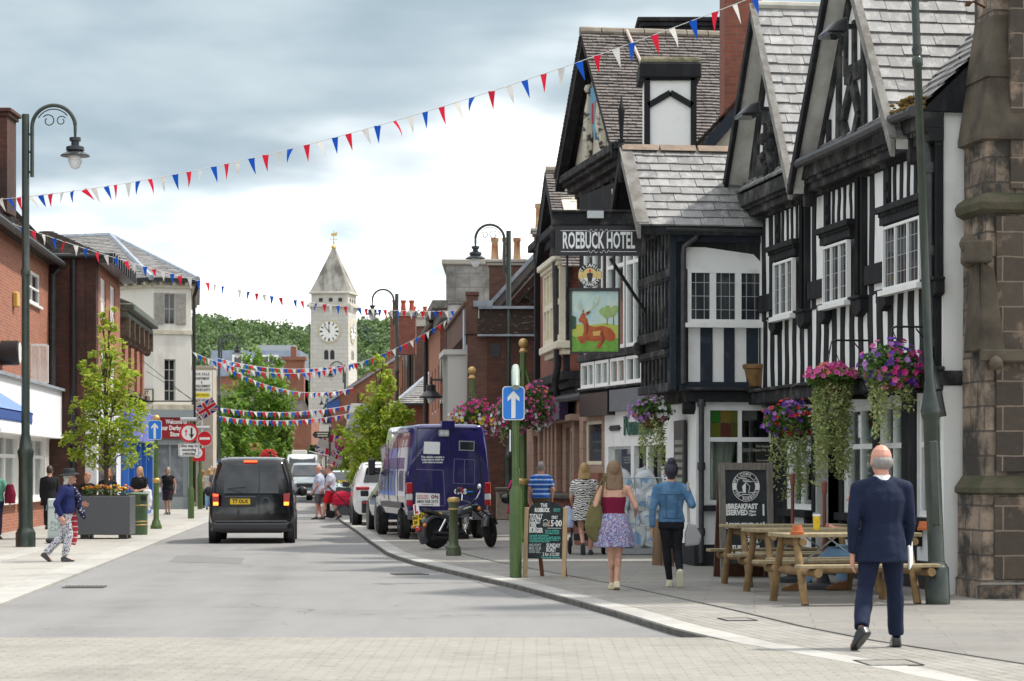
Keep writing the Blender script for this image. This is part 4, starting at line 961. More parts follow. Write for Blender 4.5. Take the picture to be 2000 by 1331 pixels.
for (Y,s) in ((65.2,.2),(62.7,.12)):
    mb=MB(); c=ny(Y)
    for an in (90,210,330): mb.prism([NF.w(c+s*.8*math.cos(R_(an))*(1.2)+s*math.cos(R_(an+k*60))*.7,3.06+s*.5*math.sin(R_(an))+s*.6*math.sin(R_(an+k*60)),.423) for k in range(6)],NF.n*.005)
    mb.build('emblem',M('emblem_red',(.5,.02,.04),.5),t)
t=thing('security_camera','white swan-neck security camera on the bank\'s stone pier','camera',NF.w(ny(60.9),2.5,.2))
mb=MB(); p=NF.w(ny(60.9),2.75,.1); n=NF.n; mb.tube([p,p+n*.2+V((0,0,.1)),p+n*.45+V((0,0,.1)),p+n*.55,p+n*.55-V((0,0,.12))],.03,6); mb.build('arm',WHITEP,t,smooth=True)
mb=MB(); mb.sphere(p+n*.55-V((0,0,.18)),.1,8); mb.build('dome',GREYM,t,smooth=True)
mb=MB(); mb.tube([JF.w(ny(57.6),7.2,.3),JF.w(ny(57.6),4.0,.25),JF.w(ny(57.9),3.7,.3),JF.w(ny(57.9),3.25,.2),JF.w(ny(56.8),3.25,.0),JF.w(ny(55.5),3.28,-.2)],.09,8); mb.build('drainpipe',PIPE,bank,smooth=True)
for k,u in enumerate((985,)):
    p=G(987,1020,KH); 
t=thing('litter_bin','square stone-coloured litter bin against the brown brick wall','litter bin',(-.17,71.0,KH))
mb=MB(); mb.box((-.17,71,.5),(.6,.5,.86)); mb.build('body',M('bin_concrete',(.28,.24,.19),.9,ns=9,col2=(.2,.17,.14)),t,bevel=.03)
mb=MB(); mb.box((-.17,71,.98),(.66,.56,.1)); mb.box((-.17,70.74,.8),(.4,.03,.14)); mb.build('lid',M('bin_dark',(.1,.09,.08),.8),t,bevel=.03)
# ================================================================ BROWN BRICK CORNER BUILDING
XS=lambda Y:3.71-.07*Y
bb=thing('brown_brick_building','brown brick corner building with a blank sooty side wall and lead flashings','building',(0,72,0))
SD=Fr((-1.33,72),(1.3,72),1); ST=Fr((-1.33,72),(XS(85.5),85.5),-1)
mb=MB(); SD.box(mb,0,2.4,0,6.05,-13,0); mb.build('wall',BRK_B,bb)
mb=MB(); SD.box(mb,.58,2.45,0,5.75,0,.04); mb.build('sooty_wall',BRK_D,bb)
mb=MB(); SD.box(mb,-.03,.32,5.6,6.75,-.5,.06); SD.box(mb,-.06,.35,6.75,6.85,-.55,.1); mb.build('pier',BRK_B,bb)
mb=MB(); SD.box(mb,.35,2.5,6.05,6.35,-.3,.02); SD.box(mb,.3,2.5,5.62,6.05,0,.07); mb.build('dark_boarding',M('peeling_boards',(.045,.032,.026),.85,ns=11,col2=(.3,.27,.24),lo=.6,hi=.72,stretch=(.4,1,3)),bb)
mb=MB(); SD.box(mb,.3,2.5,5.52,5.58,0,.2); SD.box(mb,.32,2.5,6.34,6.42,-.4,.12); SD.box(mb,.18,.75,6.4,6.58,-.3,.14); mb.build('lead_flashing',LEAD,bb)
mb=MB(); ST.box(mb,0,13.3,5.6,6.45,-.3,.04); ST.box(mb,0,13.3,6.45,6.55,-.4,.12); mb.build('parapet',BRK_B,bb)
pipe=MB(); SD.box(pipe,.72,.98,4.9,5.3,.04,.06); pipe.build('vent',BLACKM,bb)
mb=MB(); a0=2.2; a1=4.6
ST.box(mb,.4,3.6,2.2,5.0,0,.55); mb.build('glazed_bay',GLASSD,bb)
mb=MB(); ST.box(mb,.3,3.7,5.0,5.15,0,.7); ST.box(mb,.38,.48,2.2,5,0,.57); ST.box(mb,.38,3.62,2.1,2.2,0,.6)
for x in (1.4,2.5,3.55): ST.box(mb,x,x+.08,2.2,5,.5,.58)
ST.box(mb,.39,.41,2.2,5,.0,.25); mb.build('bay_frame',M('grey_white_frame',(.5,.5,.47),.5),bb)
mb=MB(); ST.box(mb,.9,1.5,5.15,6.4,0,.06); mb.build('panelled_strip',M('pale_blue_panel',(.45,.52,.6),.5),bb)
# roof with exposed gable end above it
rf=thing('gable_roof','steep old tiled roof with lead edge and exposed black rafters above the brown wall','roof',(0,74,6.4))
mb=MB(); slates(mb,V((-.75,73.6,6.45)),V((-.75,84,6.45)),V((1.3,73.6,8.7)),V((1.3,84,8.7)),.14,.22,.02); mb.prism([V((-.8,73.5,6.4)),V((1.3,73.5,8.68)),V((1.3,73.5,8.3)),V((-.45,73.5,6.4))],V((0,10,0))); mb.build('tiles',TILE,rf)
mb=MB(); mb.prism([V((-.86,73.3,6.45)),V((1.3,73.3,8.82)),V((1.3,73.3,8.66)),V((-.72,73.3,6.45))],V((0,.5,0))); mb.build('lead_edge',LEAD,rf)
mb=MB(); mb.prism([V((-.3,73.6,6.4)),V((1.3,73.6,8.2)),V((1.3,73.6,6.4))],V((0,.3,0)))
mb.build('gable_end',BRK_D,rf)
mb=MB()
for (a,b) in (((.0,6.45),(1.3,7.9)),((.4,6.45),(1.3,7.4)),((-.35,6.45),(1.3,8.35))): mb.bar((a[0],73.5,a[1]),(b[0],73.5,b[1]),.15,.09)
for x in (.35,.75): mb.bar((x,73.5,x*1.1+6.5),(x+.35,73.5,x*1.1+6.2),.12,.06)
mb.build('rafters',M('old_rafters',(.03,.025,.02),.9,ns=10,col2=(.25,.23,.2),lo=.6,hi=.7),rf)
# parapet building behind
pb=thing('parapet_building','tall building with stained grey stone parapet and white tiled wall','building',(-2,88,0))
PF=Fr((XS(85.6),85.6),(4,85.6),1); PS=Fr((XS(85.6),85.6),(XS(92),92),-1)
mb=MB(); PF.box(mb,0,6,0,7.4,-7,0); mb.build('wall',M('white_tile',(.55,.55,.52),.5,ns=2,col2=(.4,.4,.38)),pb)
mb=MB(); PF.box(mb,-.05,6,7.42,8.8,-7,.05); mb.build('parapet',PARAP,pb)
mb=MB(); PF.box(mb,-.2,6,8.8,9.0,-7,.15); mb.build('coping',STONEC,pb,bevel=.03)
mb=MB(); PS.box(mb,-.1,7,7.25,7.55,0,.55); PS.box(mb,0,7,6.9,7.25,0,.25); mb.build('cornice',M('dark_cornice',(.13,.125,.115),.9,ns=4,col2=(.22,.21,.19)),pb,bevel=.03)
mb=MB()
for z in (2.5,4.8):
    for x in (.8,2.8,4.8): PS.box(mb,x,x+1.2,z,z+1.7,0,.03)
mb.build('windows',GLASSD,pb)
chimney('chimney','broad brick chimney with four yellow topped pots behind the bank gable',.72,2.0,78.5,79.5,7,9.2,BRK_B,pots=4,potmat=M('buff_pot',(.5,.4,.24),.8,ns=3,col2=(.4,.15,.06)),poth=.85)
chimney('chimney','lower brick chimney with three buff pots left of the bank gable',-.75,.35,79.2,80.2,7,8.25,BRK_B,pots=3,potmat=MATS['buff_pot'],poth=.75)
# ================================================================ FURTHER ALONG THE RIGHT SIDE
def simple(name,label,cat,fr,L,z1,depth,mat,wins=(),glass=GLASSD,wmat=WHITEP,band=None,dd=.12):
    t=thing(name,label,cat,fr.w(L/2,0))
    mb=MB(); hs=[w[:4] for w in wins]; fr.wall(mb,0,L,0,z1,hs,dd); mb.build('wall',mat,t)
    mb=MB(); fr.box(mb,0,L,0,z1,-depth,-dd-.12); mb.build('body',mat,t)
    mb=MB(); 
    for a in (0,L): mb.poly([fr.w(a,0),fr.w(a,z1),fr.w(a,z1,-depth),fr.w(a,0,-depth)])
    mb.build('side_wall',mat,t)
    for w in wins: fr.window(t,*w[:4],w[4],w[5],-dd,.07,.05,mat=wmat,glass=glass,thick=.06,sill=.06)
    return t
f=Fr((XS(92.1),92.1),(XS(104),104),-1)
t=simple('brick_house','narrow orange brick house front with black downpipe beyond the parapet building','house',f,f.L,7.2,9,BRK_O,[(1+3.3*i,2+3.3*i,z,z+1.7,1,2) for i in range(3) for z in (3.9,)])
mb=MB(); mb.prism([f.w(0,7.2,.3),f.w(0,9.2,-4),f.w(0,7.2,-8)],f.d*f.L); mb.build('roof',TILEF,t)
mb=MB(); mb.tube([f.w(f.L-.2,7.2,.15),f.w(f.L-.2,.2,.15)],.1,8); mb.tube([f.w(0,7.2,.35),f.w(f.L,7.2,.35)],.1,8); mb.build('downpipe',BLACKM,t)
t=thing('low_slate_building','low brick building with a slate roof behind the parked van','building',(-4.3,106,0))
mb=MB(); mb.box((-3.2,109.5,2.2),(3.6,7,4.4)); mb.build('wall',BRK_R,t)
mb=MB(); slates(mb,V((-5.15,105.8,4.4)),V((-1.3,105.8,4.4)),V((-3.4,109,6.1)),V((-1.3,109,6.1)),.22,.35,.02); mb.build('slates',SLATEY,t,recalc=False)
mb=MB(); mb.prism([V((-5.1,105.9,4.4)),V((-3.5,109,6.0)),V((-3.5,113,6.0)),V((-5.1,113,4.4))],V((.1,0,-.05))); mb.bar((-5.15,105.8,4.4),(-1.3,105.8,4.4),.2,.12); mb.build('eaves',BLACKM,t)
mb=MB(); mb.bar((-5.15,105.75,4.45),(-3.4,109,6.15),.15,.1); mb.build('flashing',LEAD,t)
f=Fr((XS(114)-.3,114),(XS(139)-.3,139),-1)
t=thing('arcaded_building','old brown brick building with a row of tall arched windows','building',f.w(12,0))
mb=MB(); f.box(mb,0,f.L,0,8.6,-9,0); mb.build('wall',BRK_B,t)
gm=MB(); wm_=MB()
for i in range(5):
    x=1.5+i*5
    for m,e,d in ((wm_,.35,.05),(gm,0,.09)):
        pts=[(x-.8-e,4.4-e),(x+.8+e,4.4-e)]+[(x+(.8+e)*math.cos(R_(k*22.5)),6.9+(.8+e)*math.sin(R_(k*22.5))) for k in range(9)]
        f.poly(m,pts,0,d)
wm_.build('arch_surrounds',M('pale_brick_trim',(.36,.25,.2),.9,ns=3,col2=(.28,.19,.15)),t)
gm.build('arched_glazing',GLASSD,t)
mb=MB(); f.box(mb,0,f.L,3.6,3.8,0,.18); f.box(mb,-.1,f.L,8.3,8.6,-.5,.2); mb.build('string_course',STONEC,t)
mb=MB(); mb.tube([f.w(4,8.4,.15),f.w(4,1,.15)],.1,6); mb.build('downpipe',BLACKM,t)
chimney('chimney','ornate bright red panelled chimney with three pots past the lamp post',-5.55,-4.4,110.2,111.2,6.8,8.55,BRK_R,pots=3,potmat=M('red_pot',(.33,.07,.045),.8),poth=.55)
chimney('chimney','long red chimney row with four pots behind the panelled chimney',-5.6,-3.2,130,131,7,9.6,BRK_R,pots=4,potmat=MATS['red_pot'],poth=.55)
f=Fr((-11.2,150),(-5.2,150),1)
t=thing('gabled_brick_house','brick house with a sloping verge and blue gutter end beside the clock tower','house',(-8.5,152,0))
mb=MB(); f.poly(mb,[(0.,0),(6,0),(6,9.6),(4.2,8.9),(.9,6.6),(0.,5.9)],-12,0); mb.build('wall',BRK_L,t)
mb=MB(); mb.bar(f.w(-.2,5.75,.1),f.w(6,9.75,.1),.25,.14); mb.build('verge',LEAD,t)
mb=MB(); f.box(mb,-.3,.5,5.3,5.9,-8,.1); mb.build('blue_gutter',M('blue_gutter',(.03,.09,.3),.5),t)
f=Fr((-8.6,128),(-6.0,128),1)
t=thing('cream_house','small cream rendered house behind the street tree','house',(-7,130,0))
mb=MB(); f.box(mb,0,3,0,3.6,-9,0); mb.build('wall',M('cream_wall',(.55,.48,.33),.85,ns=2,col2=(.48,.42,.3)),t)
mb=MB(); mb.prism([f.w(-.2,3.6,.3),f.w(3.2,3.6,.3),f.w(3.2,5.0,-4),f.w(-.2,5.0,-4)],V((0,0,.15))); mb.build('roof',SLATEF,t)
t=simple('brick_terrace','further brick shop terrace lining the right side beyond the cream house','terrace',Fr((XS(140)-.4,140),(XS(205)-1.5,205),-1),65,6.3,9,BRK_O,[(3+6.5*i,4.6+6.5*i,3.8,5.4,1,2) for i in range(9)])
# ================================================================ CLOCK TOWER
TY=262.
def tz(v): return H+(HV-v)/F*TY
def tx(u): return (u-1000)/F*TY
tw=thing('clock_tower','tall pale stone war memorial clock tower with pyramid spire and golden weathervane','clock tower',(tx(652),TY,0),-.16)
hw=2.06
def T(x,y,z): return WM[tw.name]@V((x,y,z))
def tbox(mb,x0,x1,y0,y1,z0,z1): mb.hexa([V(p) for p in ((x0,y0,z0),(x1,y0,z0),(x1,y1,z0),(x0,y1,z0),(x0,y0,z1),(x1,y0,z1),(x1,y1,z1),(x0,y1,z1))])
zc=tz(606); ze=tz(575); za=tz(485)
mb=MB(); rings=[[V((s*x,s*y,z)) for x,y in ((-1,-1),(1,-1),(1,1),(-1,1))] for s,z in ((hw+.25,0),(hw+.18,9.5),(hw+.05,9.7),(hw,zc))]; mb.loft(rings); mb.build('shaft',TOWERS,tw,local=True)
mb=MB(); 
for s,z0,z1 in ((hw+.12,zc-.05,zc+.2),(hw+.38,zc+.2,zc+.48),(hw+.28,zc+.48,zc+.6),(hw-.02,zc+.6,ze-.1),(hw+.22,ze-.1,ze+.12)): tbox(mb,-s,s,-s,s,z0,z1)
mb.build('cornice',M('tower_trim',(.56,.53,.47),.85,ns=.6,col2=(.42,.4,.35)),tw,local=True,bevel=.04)
mb=MB(); s=hw+.1; mb.loft([[V((q*x,q*y,z)) for x,y in ((-1,-1),(1,-1),(1,1),(-1,1))] for q,z in ((s,ze+.12),(s*.72,ze+1.5),(.12,za))]); mb.build('spire',M('stained_spire',(.33,.315,.28),.9,ns=.9,col2=(.14,.13,.115),lo=.42,hi=.6,stretch=(1,1,.15)),tw,local=True)
mb=MB(); mb.tube([V((0,0,za-.1)),V((0,0,tz(452)))],.05,6); mb.sphere((0,0,za+.1),.28,10); mb.sphere((0,0,za+.6),.1,8); mb.bar((-.45,0,za+.95),(.45,0,za+.95),.04,.05); mb.prism([V(p) for p in ((-.3,0,za+1.35),(.0,0,za+1.3),(.35,0,za+1.38),(.35,0,za+1.75),(.1,0,za+1.6),(-.3,0,za+1.6))],(0,.05,0)); mb.build('weathervane',M('gilded',(.6,.4,.12),.3,metal=.8),tw,local=True)
for side in (0,1):
    Rm=Matrix.Rotation(side*math.pi/2,3,'Z'); fr_=lambda x,z,d: Rm@V((x,-hw-d,z))
    cz=tz(650); r=1.2
    def disc(rr,d0,d1,n=36): 
        m=MB(); m.prism([fr_(rr*math.cos(6.28319*k/n),cz+rr*math.sin(6.28319*k/n),d0) for k in range(n)],(Rm@V((0,-1,0)))*(d1-d0)); return m
    cl=disc(r+.06,0,.1).build('clock',M('clock_rim',(.5,.44,.3),.7),tw,local=True)
    disc(r-.12,.1,.12).build('clock_face',M('clock_white',(.75,.74,.7),.5),cl,local=True)
    m=MB()
    for k in range(12):
        a=R_(k*30); c,s_=math.cos(a),math.sin(a); w=.07 if k%3 else .11
        m.prism([fr_(p*c-q*s_,cz+p*s_+q*c,.12) for p,q in ((r*.6,-w*.6),(r*.86,-w),(r*.86,w),(r*.6,w*.6))],(Rm@V((0,-1,0)))*.02)
    m.build('numerals',BLACKM,cl,local=True)
    m=MB()
    for a,l,w in ((93,.62,.06),(132,.85,.045)):
        a=R_(a); c,s_=math.cos(a),math.sin(a); m.prism([fr_(p*c-q*s_,cz+p*s_+q*c,.145) for p,q in ((-.12,-w),(l*r*.9,-w*.4),(l*r*.9,w*.4),(-.12,w))],(Rm@V((0,-1,0)))*.02)
    m.sphere(fr_(0,cz,.16),.08,8); m.build('hands',BLACKM,cl,local=True)
    for x in (-.33,.33):
        m=MB(); z0=tz(706); z1=tz(690); pts=[(x-.24,z0),(x+.24,z0)]+[(x+.24*math.cos(R_(k*30)),z1+.24*math.sin(R_(k*30))) for k in range(7)]
        m.prism([fr_(a,b,-.1) for a,b in pts],(Rm@V((0,-1,0)))*.13); m.build('arched_window',BLACKM,tw,local=True)
    for x in (-.95,.15,1.2):
        m=MB(); m.prism([fr_(x-.2,tz(592),-.1),fr_(x+.2,tz(592),-.1),fr_(x+.2,tz(585),-.1),fr_(x-.2,tz(585),-.1)],(Rm@V((0,-1,0)))*.12); m.build('loft_window',BLACKM,tw,local=True)
    m=MB(); m.prism([fr_(-.6,tz(828),0),fr_(.6,tz(828),0),fr_(.6,tz(798),0),fr_(-.6,tz(798),0)],(Rm@V((0,-1,0)))*.35); m.build('lower_window',GLASSD,tw,local=True)
mb=MB(); tbox(mb,-3.6,3.6,-3.6,3.6,0,4.6); tbox(mb,-3.8,3.8,-3.8,3.8,4.6,5.0); tbox(mb,-3,3,-3,3,5,6.3); mb.build('base',TOWERS,tw,local=True)
# ================================================================ FAR END OF THE STREET
f=Fr((-29.5,236),(-20.9,236),1)
t=simple('mansard_building','brick building with a blue-grey mansard roof left of the clock tower','building',f,8.6,10.6,12,BRK_L,[(2.4+i*2.5,4.1+i*2.5,z,z+1.9,2,2) for i in range(3) for z in (6.6,2.9)],wmat=WHITEP)
mb=MB(); mb.prism([f.w(0,10.6,.2),f.w(0,13.2,-1.2),f.w(0,13.2,-11),f.w(0,10.6,-12)],f.d*8.7); mb.build('roof',M('mansard_lead',(.17,.21,.27),.6,ns=1,col2=(.12,.15,.2)),t)
for x in (2.2,4.8): f.window(t,x,x+1.9,10.8,12.7,2,2,.0,.2,.08,thick=.15,name='dormer')
mb=MB(); f.box(mb,4,8,13.2,13.8,-6,-3); mb.build('roof_plant',GREYM,t)
f=Fr((-23.5,212),(-17.4,212),1)
t=thing('church_hall','low brick hall with a tiled roof, stone arched window and tall chimney','hall',(-20,214,0))
mb=MB(); f.box(mb,0,5.9,0,6.1,-9,0); mb.build('wall',BRK_L,t)
mb=MB(); mb.prism([f.w(-.1,6.1,.3),f.w(5.9,6.1,.3),f.w(4.2,9.2,-4.5),f.w(.5,9.2,-4.5)],V((0,0,.2))); mb.build('roof',TILEF,t)
mb=MB(); x=2.7; f.poly(mb,[(x-1.3,2.2),(x+1.3,2.2)]+[(x+1.3*math.cos(R_(20*k)),3.4+1.3*math.sin(R_(20*k))) for k in range(10)],0,.1); mb.build('arch_surround',STONEC,t)
mb=MB(); f.poly(mb,[(x-1,2.2),(x+1,2.2)]+[(x+1*math.cos(R_(20*k)),3.4+1*math.sin(R_(20*k))) for k in range(10)],.1,.13); mb.build('arched_window',GLASSD,t)
mb=MB()
for q in (-.33,.33): f.box(mb,x+q-.04,x+q+.04,2.2,4.3,.13,.16)
f.box(mb,x-1,x+1,3.3,3.4,.13,.16); mb.build('mullions',WHITEP,t)
mb=MB(); f.box(mb,3.3,5.1,6,11.2,-3,-1.8); f.box(mb,3.1,5.3,11.2,11.5,-3.2,-1.6); f.box(mb,3.9,4.4,11.5,12.4,-2.6,-2.1); mb.build('chimney',BRK_L,t)
f=Fr((-20.6,205),(-15.,205),1)
t=thing('stone_wall','grey stone terrace wall and steps in front of the hall','wall',(-18,205,0))
mb=MB(); f.box(mb,-1,4.5,0,2.6,-1.5,0); f.box(mb,-1.1,4.6,2.6,2.8,-1.6,.1); f.box(mb,1.5,4.5,0,3.0,-2,-1); mb.build('wall',STONEC,t)
f=Fr((-16.5,225),(-13.,225),1)
for i,(u0,u1,Y,h,lab) in enumerate(((330,520,190,5.5,'far brown brick terrace mostly hidden behind the left trees'),)):
    f=Fr(((u0-1000)/F*Y,Y),((u1-1000)/F*Y,Y),1); t=simple('far_terrace',lab,'terrace',f,f.L,h,8,BRK_L,[(1+i*2.2,2+i*2.2,2.8,4.2,1,2) for i in range(3)]); mb=MB(); mb.prism([f.w(-.2,h,.3),f.w(f.L,h,.3),f.w(f.L,h+2.2,-4),f.w(-.2,h+2.2,-4)],V((0,0,.2))); mb.build('roof',TILEF,t)
# ================================================================ LEFT SIDE
XL=lambda Y:-8.22-.0703*Y
LF=Fr((XL(46),46),(XL(68),68),1)
lb=thing('brick_shop_building','red brick shop building with a tiled roof, sash window and long white shopfront','building',(XL(60),60,0))
wa=[sorted((LF.a(50),LF.a(78)))+[LF.z(64,593),LF.z(64,530)],sorted((LF.a(-60),LF.a(-20)))+[5.6,6.9]]
mb=MB(); LF.wall(mb,0,LF.L,3.3,7.35,[tuple(w) for w in wa],.15); mb.build('wall',BRK_O,lb)
for w in wa: LF.window(lb,*w,2,2,-.1,.08,.05,thick=.08,sill=.1)
mb=MB(); LF.box(mb,0,LF.L,0,7.3,-9,-.3); LF.box(mb,LF.L-.01,LF.L,0,7.3,-.3,0); mb.build('rear_range',BRK_D,lb)
mb=MB(); A,B=LF.w(-.2,7.35,.3),LF.w(LF.L+.2,7.3,.3); C,D_=LF.w(-.2,12.2,-4.5),LF.w(LF.L+.2,12.2,-4.5); slates(mb,A,B,C,D_,.13,.24,.03); mb.build('tiles',TILE,lb,recalc=False)
mb=MB(); mb.prism([LF.w(-.1,7.3,.25),LF.w(-.1,12.1,-4.5),LF.w(-.1,7.3,-9)],LF.d*(LF.L+.1)); mb.bar(LF.w(LF.L+.25,7.35,.35),LF.w(LF.L+.25,12.4,-4.5),.15,.2); mb.build('roof',M('dark_verge',(.04,.035,.03),.9),lb)
mb=MB(); mb.tube([LF.w(0,7.3,.4),LF.w(LF.L,7.3,.4)],.09,8); mb.tube([LF.w(LF.L-.3,7.2,.3),LF.w(LF.L-.3,7.0,.12),LF.w(LF.L-.3,3.7,.1)],.09,8); mb.build('gutter',PIPE,lb)
# shopfront
S0=.0
mb=MB(); LF.box(mb,S0,LF.L+.3,2.5,3.75,-.3,.35); LF.box(mb,S0,LF.L+.35,2.42,2.52,-.3,.42); mb.build('fascia_board',M('bright_white_paint',(.85,.85,.86),.5),lb)
mb=MB(); LF.poly(mb,[(S0-.02,3.752),(LF.L+.32,3.752),(LF.L+.32,3.82),(S0-.02,3.82)],-.3,.45); mb.build('lead_top',LEAD,lb)
wn_=[]; x=LF.a(-150); e=LF.L-.2
for (u0,u1) in ((-120,-40),(-34,30),(34,84),(88,100)): wn_.append(tuple(sorted((LF.a(u0),LF.a(u1))))+(.78,2.42))
mb=MB(); LF.wall(mb,0,LF.L,.0,2.5,wn_,.2); mb.build('stall_riser',BRK_O,lb)
for w in wn_: LF.window(lb,*w,3,1,-.12,.09,.06,thick=.12,sill=.15,trans=.68,glass=GLASSC,name='shop_window')
mb=MB(); 
for w in wn_: 
    for x in (w[0],w[1]): LF.box(mb,x-.08,x+.08,.7,2.45,-.05,.08)
mb.build('pilasters',WHITEP,lb)
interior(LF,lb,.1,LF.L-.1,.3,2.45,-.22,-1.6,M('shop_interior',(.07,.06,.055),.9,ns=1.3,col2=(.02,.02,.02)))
aw=thing('awning','blue shop awning with a scalloped valance over the shop window','awning',LF.w(LF.a(0),2.9,.4))
a0,a1=0.5,LF.a(43,.9); mb=MB(); LF.poly(mb,[(a0,2.95),(a1,2.95),(a1,3.4),(a0,3.4)],.38,.4); mb=MB()
mb.add([LF.w(a0,3.35,.36),LF.w(a1,3.35,.36),LF.w(a1,2.85,1.15),LF.w(a0,2.85,1.15),LF.w(a0,3.3,.36),LF.w(a1,3.3,.36),LF.w(a1,2.8,1.15),LF.w(a0,2.8,1.15)],[(0,1,2,3),(4,5,6,7),(0,3,7,4),(1,2,6,5)]); mb.build('canopy',M('awning_blue',(.13,.22,.48),.7,ns=7,col2=(.2,.3,.55)),aw)
mb=MB(); x=a0
while x<a1-.2: LF.poly(mb,[(x,2.82),(x+.2,2.82),(x+.2,2.66),(x+.1,2.58),(x,2.66)],1.14,1.155); x+=.2
mb.build('valance',M('awning_deep_blue',(.05,.1,.3),.7),aw)
for (u,lab) in ((28,'nearer'),(60,'farther')):
    p=LF.w(LF.a(u),.78,-.45)
    t=thing('shop_mannequin','%s red dressed shop mannequin with pale gloves in the left shop window'%lab,'mannequin',p)
    mb=MB(); mb.loft([[p+V((r*math.cos(k*.7854),.7*r*math.sin(k*.7854),z)) for k in range(8)] for r,z in ((.24,0),(.2,.4),(.13,.75),(.18,1.05),(.2,1.2),(.06,1.3))]); mb.build('dress',M('dress_red',(.5,.02,.03),.6),t,smooth=True)
    for s in (-1,1):
        for zz in (1.15,.75):
            mb=MB(); q=p+V((.1+s*.22,s*.3,zz)); mb.sphere(q,.07,6,(1,.5,1.2)); 
            for k in range(5): mb.tube([q,q+V((.02,.06*(k-2)*.7,.13+.03*(2-abs(k-2))))],[.022,.012],5)
            mb.build('glove',M('glove_cream',(.7,.68,.55),.7),t)
t=thing('shop_clock','round black projecting clock on the brick wall above the shop','clock',LF.w(LF.a(28),5.0,.3))
mb=MB(); c=LF.w(LF.a(36,.42),4.37,.3); Rn=(LF.n.to_track_quat('Z','Y')).to_matrix()
mb.lathe([(.27,-.3),(.3,-.28),(.3,.12),(.26,.15)],c,20,R=Rn); mb.build('case',BLACKM,t,smooth=True)
mb=MB(); mb.lathe([(.25,.15),(.25,.165)],c,20,R=Rn); mb.build('dial',M('dial_white',(.7,.7,.66),.5),t)
t=thing('alarm_box','small yellow alarm box on the red brick wall','alarm box',LF.w(LF.a(26),5.9,0)); mb=MB(); a=LF.a(26); LF.box(mb,a-.2,a+.2,5.62,6.0,0,.14); mb.build('cover',M('alarm_yellow',(.6,.38,.1),.6),t,bevel=.03)
t=thing('open_casement','white opened casement window standing out from the brick wall','window',LF.w(LF.a(70),4.3,0)); mb=MB(); a=LF.a(80); a=LF.a(60); p=LF.w(a,3.85,0); q=LF.w(a+.1,3.85,.42)
for (b,c) in ((p,q),(p+V((0,0,1.0)),q+V((0,0,1.0))),(p,p+V((0,0,1.0))),(q,q+V((0,0,1.0))),((p+q)/2,(p+q)/2+V((0,0,1.0)))): mb.bar(b,c,.06,.06)
mb.build('frame',WHITEP,t); mb=MB(); mb.prism([p,q,q+V((0,0,1.0)),p+V((0,0,1.0))],LF.d*.01); mb.build('pane',GLASSC,t)
c=P(-8,410,60); chimney('chimney','tall old brick chimney at the left edge of the photo',c.x-1,P(22,400,61).x,60.5,61.6,8,H+(916-232)/F*61,BRK_D,corbel=2,potc=BRK_D)
# second brick building, side wall facing us
XB=lambda Y:-11.7-.0703*(Y-68)
b2=thing('hipped_brick_building','dark red brick building with a hipped tiled roof standing forward of its neighbour','building',(-12.5,71,0))
F2=Fr((-11.7,68),(XB(75.4),75.4),1); F2s=Fr((-13.4,68.1),(-11.7,68.0),1)
ww=[(F2.a(u0),F2.a(u1),F2.z(u0,v0),F2.z(u0,v1)) for u0,u1,v0,v1 in ((193,180.5,598,529),(218,205,612,545))]
ww=[(min(a,b),max(a,b),z,zz) for a,b,z,zz in ww]
mb=MB(); F2.wall(mb,0,F2.L,3.6,7.55,[(1.3,2.9,5.9,7.1),(4.2,5.8,5.9,7.1),(1.3,2.9,3.9,5.1),(4.2,5.8,3.9,5.1)],.12); mb.build('wall',BRK_O,b2)
for x in (1.3,4.2):
    for z in (3.9,5.9): F2.window(b2,x,x+1.6,z,z+1.2,2,2,-.1,.1,.06,glass=M('white_blind',(.7,.7,.7),.5),sill=.1)
mb=MB(); F2s.box(mb,-.1,F2s.L,3.7,7.6,-.3,0); mb.build('side_wall',BRK_D,b2)  # darker brick than the sunlit front; the shade is put into the colour
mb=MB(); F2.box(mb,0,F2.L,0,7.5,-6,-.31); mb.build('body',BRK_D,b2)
mb=MB(); F2s.box(mb,-.1,F2s.L,0,3.7,-.3,.01); F2.box(mb,0,F2.L,0,3.6,-.3,.02); mb.build('white_ground_floor',M('cool_white_paint',(.72,.73,.76),.6,ns=2,col2=(.62,.62,.64)),b2)
mb=MB(); F2.box(mb,.4,2.4,.5,2.5,.02,.05); F2.box(mb,3.4,5.6,.5,2.5,.02,.05); mb.build('shop_window',GLASSD,b2)
e1=F2s.w(-.3,7.55,.25); e2=F2s.w(F2s.L+.25,7.55,.25); e3=F2.w(F2.L,7.55,.3); r1=F2s.w(-.3,8.4,-1.6); r2=V((-13.3,69.8,8.4)); r3=F2.w(F2.L,8.4,-1.8)
mb=MB(); slates(mb,e1,e2,r1,r2,.14,.25,.035); slates(mb,e2,e3,r2,r3,.14,.25,.03); mb.build('tiles',TILE,b2,recalc=False)
mb=MB(); mb.tube([e1,e2],.08,8); F2.box(mb,-.3,F2.L,7.35,7.62,.1,.5); mb.tube([F2s.w(F2s.L-.62,7.5,.12),F2s.w(F2s.L-.62,.5,.12)],.09,8)
k=0
while k<F2.L: F2.box(mb,k,k+.1,7.32,7.66,.5,.54); k+=.75
mb.build('gutter',BLACKM,b2)
